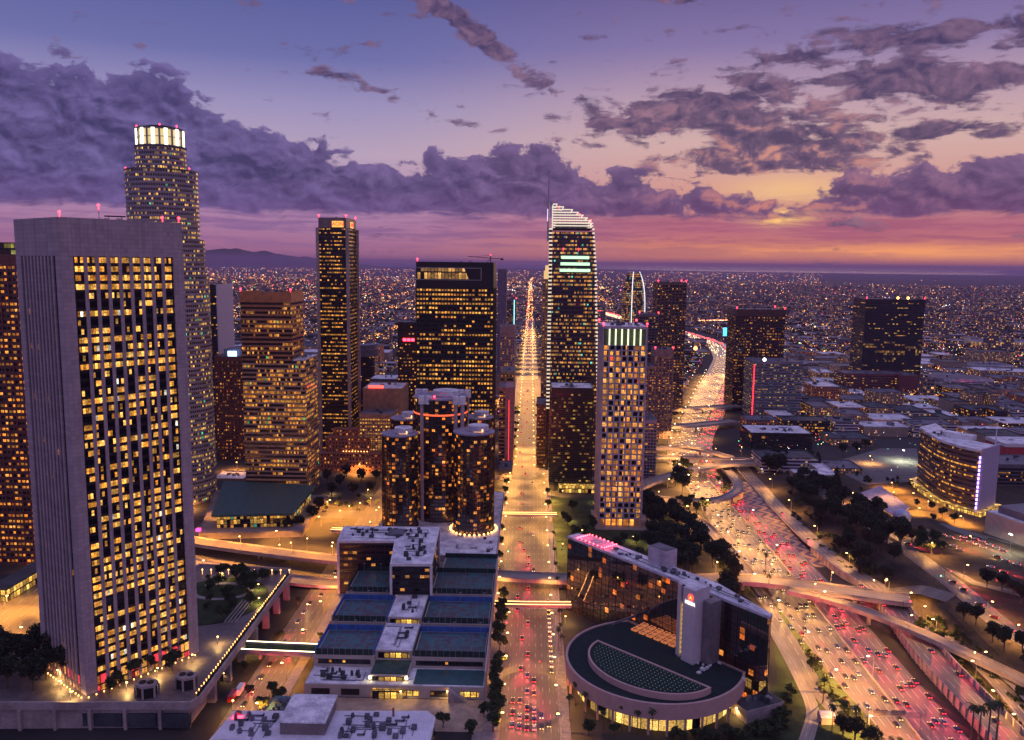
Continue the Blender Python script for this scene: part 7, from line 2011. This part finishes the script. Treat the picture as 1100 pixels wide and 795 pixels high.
def plant():
    for y in (346, 353, 362, 371, 381, 391, 404, 424, 438, 452, 468, 488): tree('round', -14.8 + (y % 3) * .6, y, .15, 'on the left kerb of the avenue beside the terraced complex', 'kerb trees of the avenue', 1.12)
    for y in (535, 560, 590, 620, 700, 730, 760, 845, 880, 905, 960, 1000, 1040, 1110, 1150): tree('round', -20.5 if y < 800 else -16.6, y, .15, 'on the left kerb of the far avenue', 'kerb trees of the far avenue', .85)
    for y in (690, 730, 820, 850, 890, 930, 1010, 1100, 1180): tree('round', 18 if y < 800 else 11.5, y, .15, 'on the right kerb of the far avenue', 'kerb trees of the far avenue', .8)
    for y in (420, 436, 452, 500, 530, 556, 590): tree('palm', 19.5, y, .15, 'on the right kerb of the avenue before the mirrored block', 'palms of the avenue', .75)
    trees_px('big', [(8, 740), (28, 722), (50, 730), (14, 712), (36, 742), (64, 716), (0, 725), (42, 712), (-12, 735), (-8, 712), (74, 728)], 'on the plaza left of the ribbed tower', 'plaza trees', 12, 1.15)
    trees_px('round', [(128, 738), (145, 728), (160, 720), (176, 712), (192, 705), (206, 700), (118, 745), (185, 722)], 'on the plaza along the front of the ribbed tower', 'plaza trees', 12, 1.0)
    trees_px('round', ring_fill(22, [(222, 612), (300, 618), (285, 640), (255, 668), (222, 672)], 4), 'in the raised garden behind the ribbed tower', 'garden trees', 12, .9)
    trees_px('bush', ring_fill(16, [(222, 612), (305, 616), (270, 655), (222, 660)], 5), 'in the raised garden behind the ribbed tower', 'garden bushes', 12.2)
    trees_px('round', [(263, 722), (272, 700), (300, 690), (268, 748), (292, 745), (282, 765), (300, 755)], 'beside the street under the raised plaza', 'street trees', 0, .75)
    trees_px('small', [(388, 622), (345, 690), (320, 650), (283, 600), (312, 598)], 'near the bridge road beside the black L-shaped block', 'street trees', 0)
    trees_px('big', [(308, 572), (322, 568), (336, 560), (342, 552)], 'right of the green roofed pavilion', 'pavilion trees', 0, .9)
    trees_px('big', [(352, 520), (366, 526), (380, 534), (398, 530), (388, 518), (404, 518), (372, 514), (356, 533)], 'in the small park before the brick hall', 'park trees', 0, .9)
    trees_px('small', ring_fill(10, [(350, 535), (405, 535), (405, 552), (350, 552)], 3), 'along the park edge by the round hotel', 'park trees', 0)
    trees_px('round', ring_fill(26, [(603, 535), (640, 540), (640, 575), (690, 578), (728, 596), (700, 606), (604, 596)], 6), 'in the gardens round the pale grid tower', 'garden trees', .9, .9)
    trees_px('big', ring_fill(40, [(694, 540), (722, 552), (765, 590), (800, 640), (788, 655), (742, 625), (700, 600), (688, 570)], 7), 'in the dark grove between mirrored block and freeway', 'grove trees', 0, 1.15)
    trees_px('round', [(726, 506), (734, 505), (740, 507)], 'on the island before the flat overpass', 'freeway island trees', 0, 1.2)
    trees_px('big', [(726, 523), (733, 530), (738, 518), (730, 516)], 'on the island between the flyover and the loop ramp', 'freeway island trees', 0, 1.05)
    trees_px('round', [(738, 548), (748, 552), (756, 549), (742, 544), (730, 544)], 'on the island under the entry ramp', 'freeway island trees', 0, 1.2)
    trees_px('bush', ring_fill(14, [(770, 515), (788, 512), (790, 530), (778, 532)], 8), 'inside the loop ramp', 'loop bushes', 0, 1.2)
    trees_px('small', [(690, 500), (698, 508), (704, 520), (694, 528), (700, 470), (706, 478), (712, 470), (684, 560), (688, 545)], 'left of the freeway by the slotted parking block', 'roadside trees', 0, 1.3)
    trees_px('big', ring_fill(9, [(812, 488), (850, 498), (850, 516), (818, 510)], 9), 'beside the ramps before the low mirrored box', 'hillside trees', 0, 1.15, True)
    trees_px('cypress', [(878, 505), (898, 528)], 'on the slope right of the ramps', 'cypresses', 0, 1.5, True)
    trees_px('big', ring_fill(44, [(850, 515), (880, 520), (950, 565), (985, 600), (975, 625), (925, 590), (880, 555), (850, 535)], 10), 'in the long belt beside the hillside road', 'hillside trees', 0, 1.15, True)
    trees_px('big', ring_fill(20, [(845, 508), (872, 525), (935, 600), (955, 628), (925, 622), (868, 560)], 31), 'on the bank below the long tree belt', 'bank trees', 0, .9, True)
    trees_px('bush', ring_fill(46, [(830, 515), (850, 530), (930, 600), (960, 625), (920, 625), (880, 590), (850, 555)], 11), 'on the dry slope above the frontage road', 'slope bushes', 0, 1.3, True)
    trees_px('round', ring_fill(12, [(965, 560), (1010, 580), (1030, 612), (990, 600)], 12), 'between the hillside road and the car park', 'hillside trees', 0, .95, True)
    trees_px('round', [(1000, 548), (985, 545), (1012, 556), (1025, 562), (1002, 560)], 'under orange light by the curved office block', 'hillside trees', 0, .8, True)
    trees_px('big', [(1035, 668), (1048, 672), (1066, 690), (1078, 700), (1098, 700), (1105, 722), (1088, 640), (1097, 650), (1076, 634), (1060, 632)], 'beside the hillside road near the right edge', 'hillside trees', 0, .8, True)
    trees_px('round', [(1000, 690), (990, 682), (1006, 696)], 'at the foot of the curved exit ramp', 'ramp trees', 0, .9, True)
    trees_px('bush', ring_fill(60, [(1005, 695), (1020, 700), (1110, 795), (1085, 800)], 13), 'on the planted slope below the hill ramp', 'slope bushes', 0, .9, True)
    trees_px('bush', ring_fill(40, [(975, 655), (1030, 672), (1100, 740), (1100, 770), (1040, 705), (985, 670)], 14), 'on the grassy slope inside the hillside junction', 'slope bushes', 0, .9, True)
    trees_px('small', ring_fill(12, [(912, 512), (985, 518), (985, 526), (925, 530)], 15), 'along the edge of the upper car park', 'car park trees', 0, 1.1)
    trees_px('big', [(920, 487), (905, 490), (930, 484), (868, 500)], 'left of the upper car park', 'car park trees', 0, 1)
    trees_px('palm', [(1043, 800), (1051, 804), (1060, 806), (1069, 800)], 'in the tall group at the bottom right', 'tall palms by the freeway', 4, 1.25)
    trees_px('palm', [(884, 755), (906, 790), (918, 796), (893, 792), (822, 618), (825, 640)], 'beside the inbound freeway lanes', 'palms beside the freeway', 0, .95)
    trees_px('round', [(873, 722)], 'alone between the slip road and the freeway', 'single tree', 0, .85)
    trees_px('bush', ring_fill(34, [(862, 690), (880, 710), (925, 775), (915, 790), (885, 750)], 16), 'in the strip between slip road and freeway', 'verge bushes', .1, .8)
    trees_px('big', [(905, 792), (918, 798), (790, 640), (800, 655), (935, 806)], 'close beside the inbound freeway lanes', 'verge trees', 0, .7)
    trees_px('palm', [(628, 770), (640, 760), (655, 775), (668, 784), (684, 790), (700, 795), (618, 758), (648, 790), (612, 775)], 'round the curved front of the podium', 'palms round the podium', 0, .85)
    trees_px('round', [(646, 772), (660, 790), (632, 790), (760, 795), (780, 795), (800, 800)], 'round the curved front of the podium', 'podium trees', 0, .7)
    trees_px('bush', ring_fill(30, [(690, 795), (800, 790), (835, 770), (850, 740), (840, 795)], 17), 'on the lawn behind the service building', 'podium bushes', 0, 1.5)
    trees_px('palm', [(612, 640), (640, 655), (662, 660), (690, 672), (620, 662), (600, 700)], 'in the court before the mirrored wall', 'court palms', 0, .8)
    trees_px('round', [(476, 782), (506, 792), (462, 800), (520, 770)], 'on the forecourt right of the white roofed building', 'forecourt trees', 0, .85)
plant()

# ================================================================== HAZE
def haze():
    m = bpy.data.materials.new('haze'); m.use_nodes = True; nt = NT(m.node_tree)
    b = nt.n['Principled BSDF']; nt.n.remove(b)
    v = nt.node('ShaderNodeVolumePrincipled'); v.inputs['Color'].default_value = (.72, .50, .80, 1); v.inputs['Density'].default_value = HAZE
    nt.l.new(v.outputs[0], nt.n['Material Output'].inputs['Volume'])
    mb = MB(); mb.box(-69000, -2900, -8, 119000, 149000, 345)
    mb = MB(); mb.box(-40000, -2500, -8.5, 45000, 60000, 345)
    tag(mb.build('haze', m), kind='stuff')
HAZE = 4.2e-5
haze()
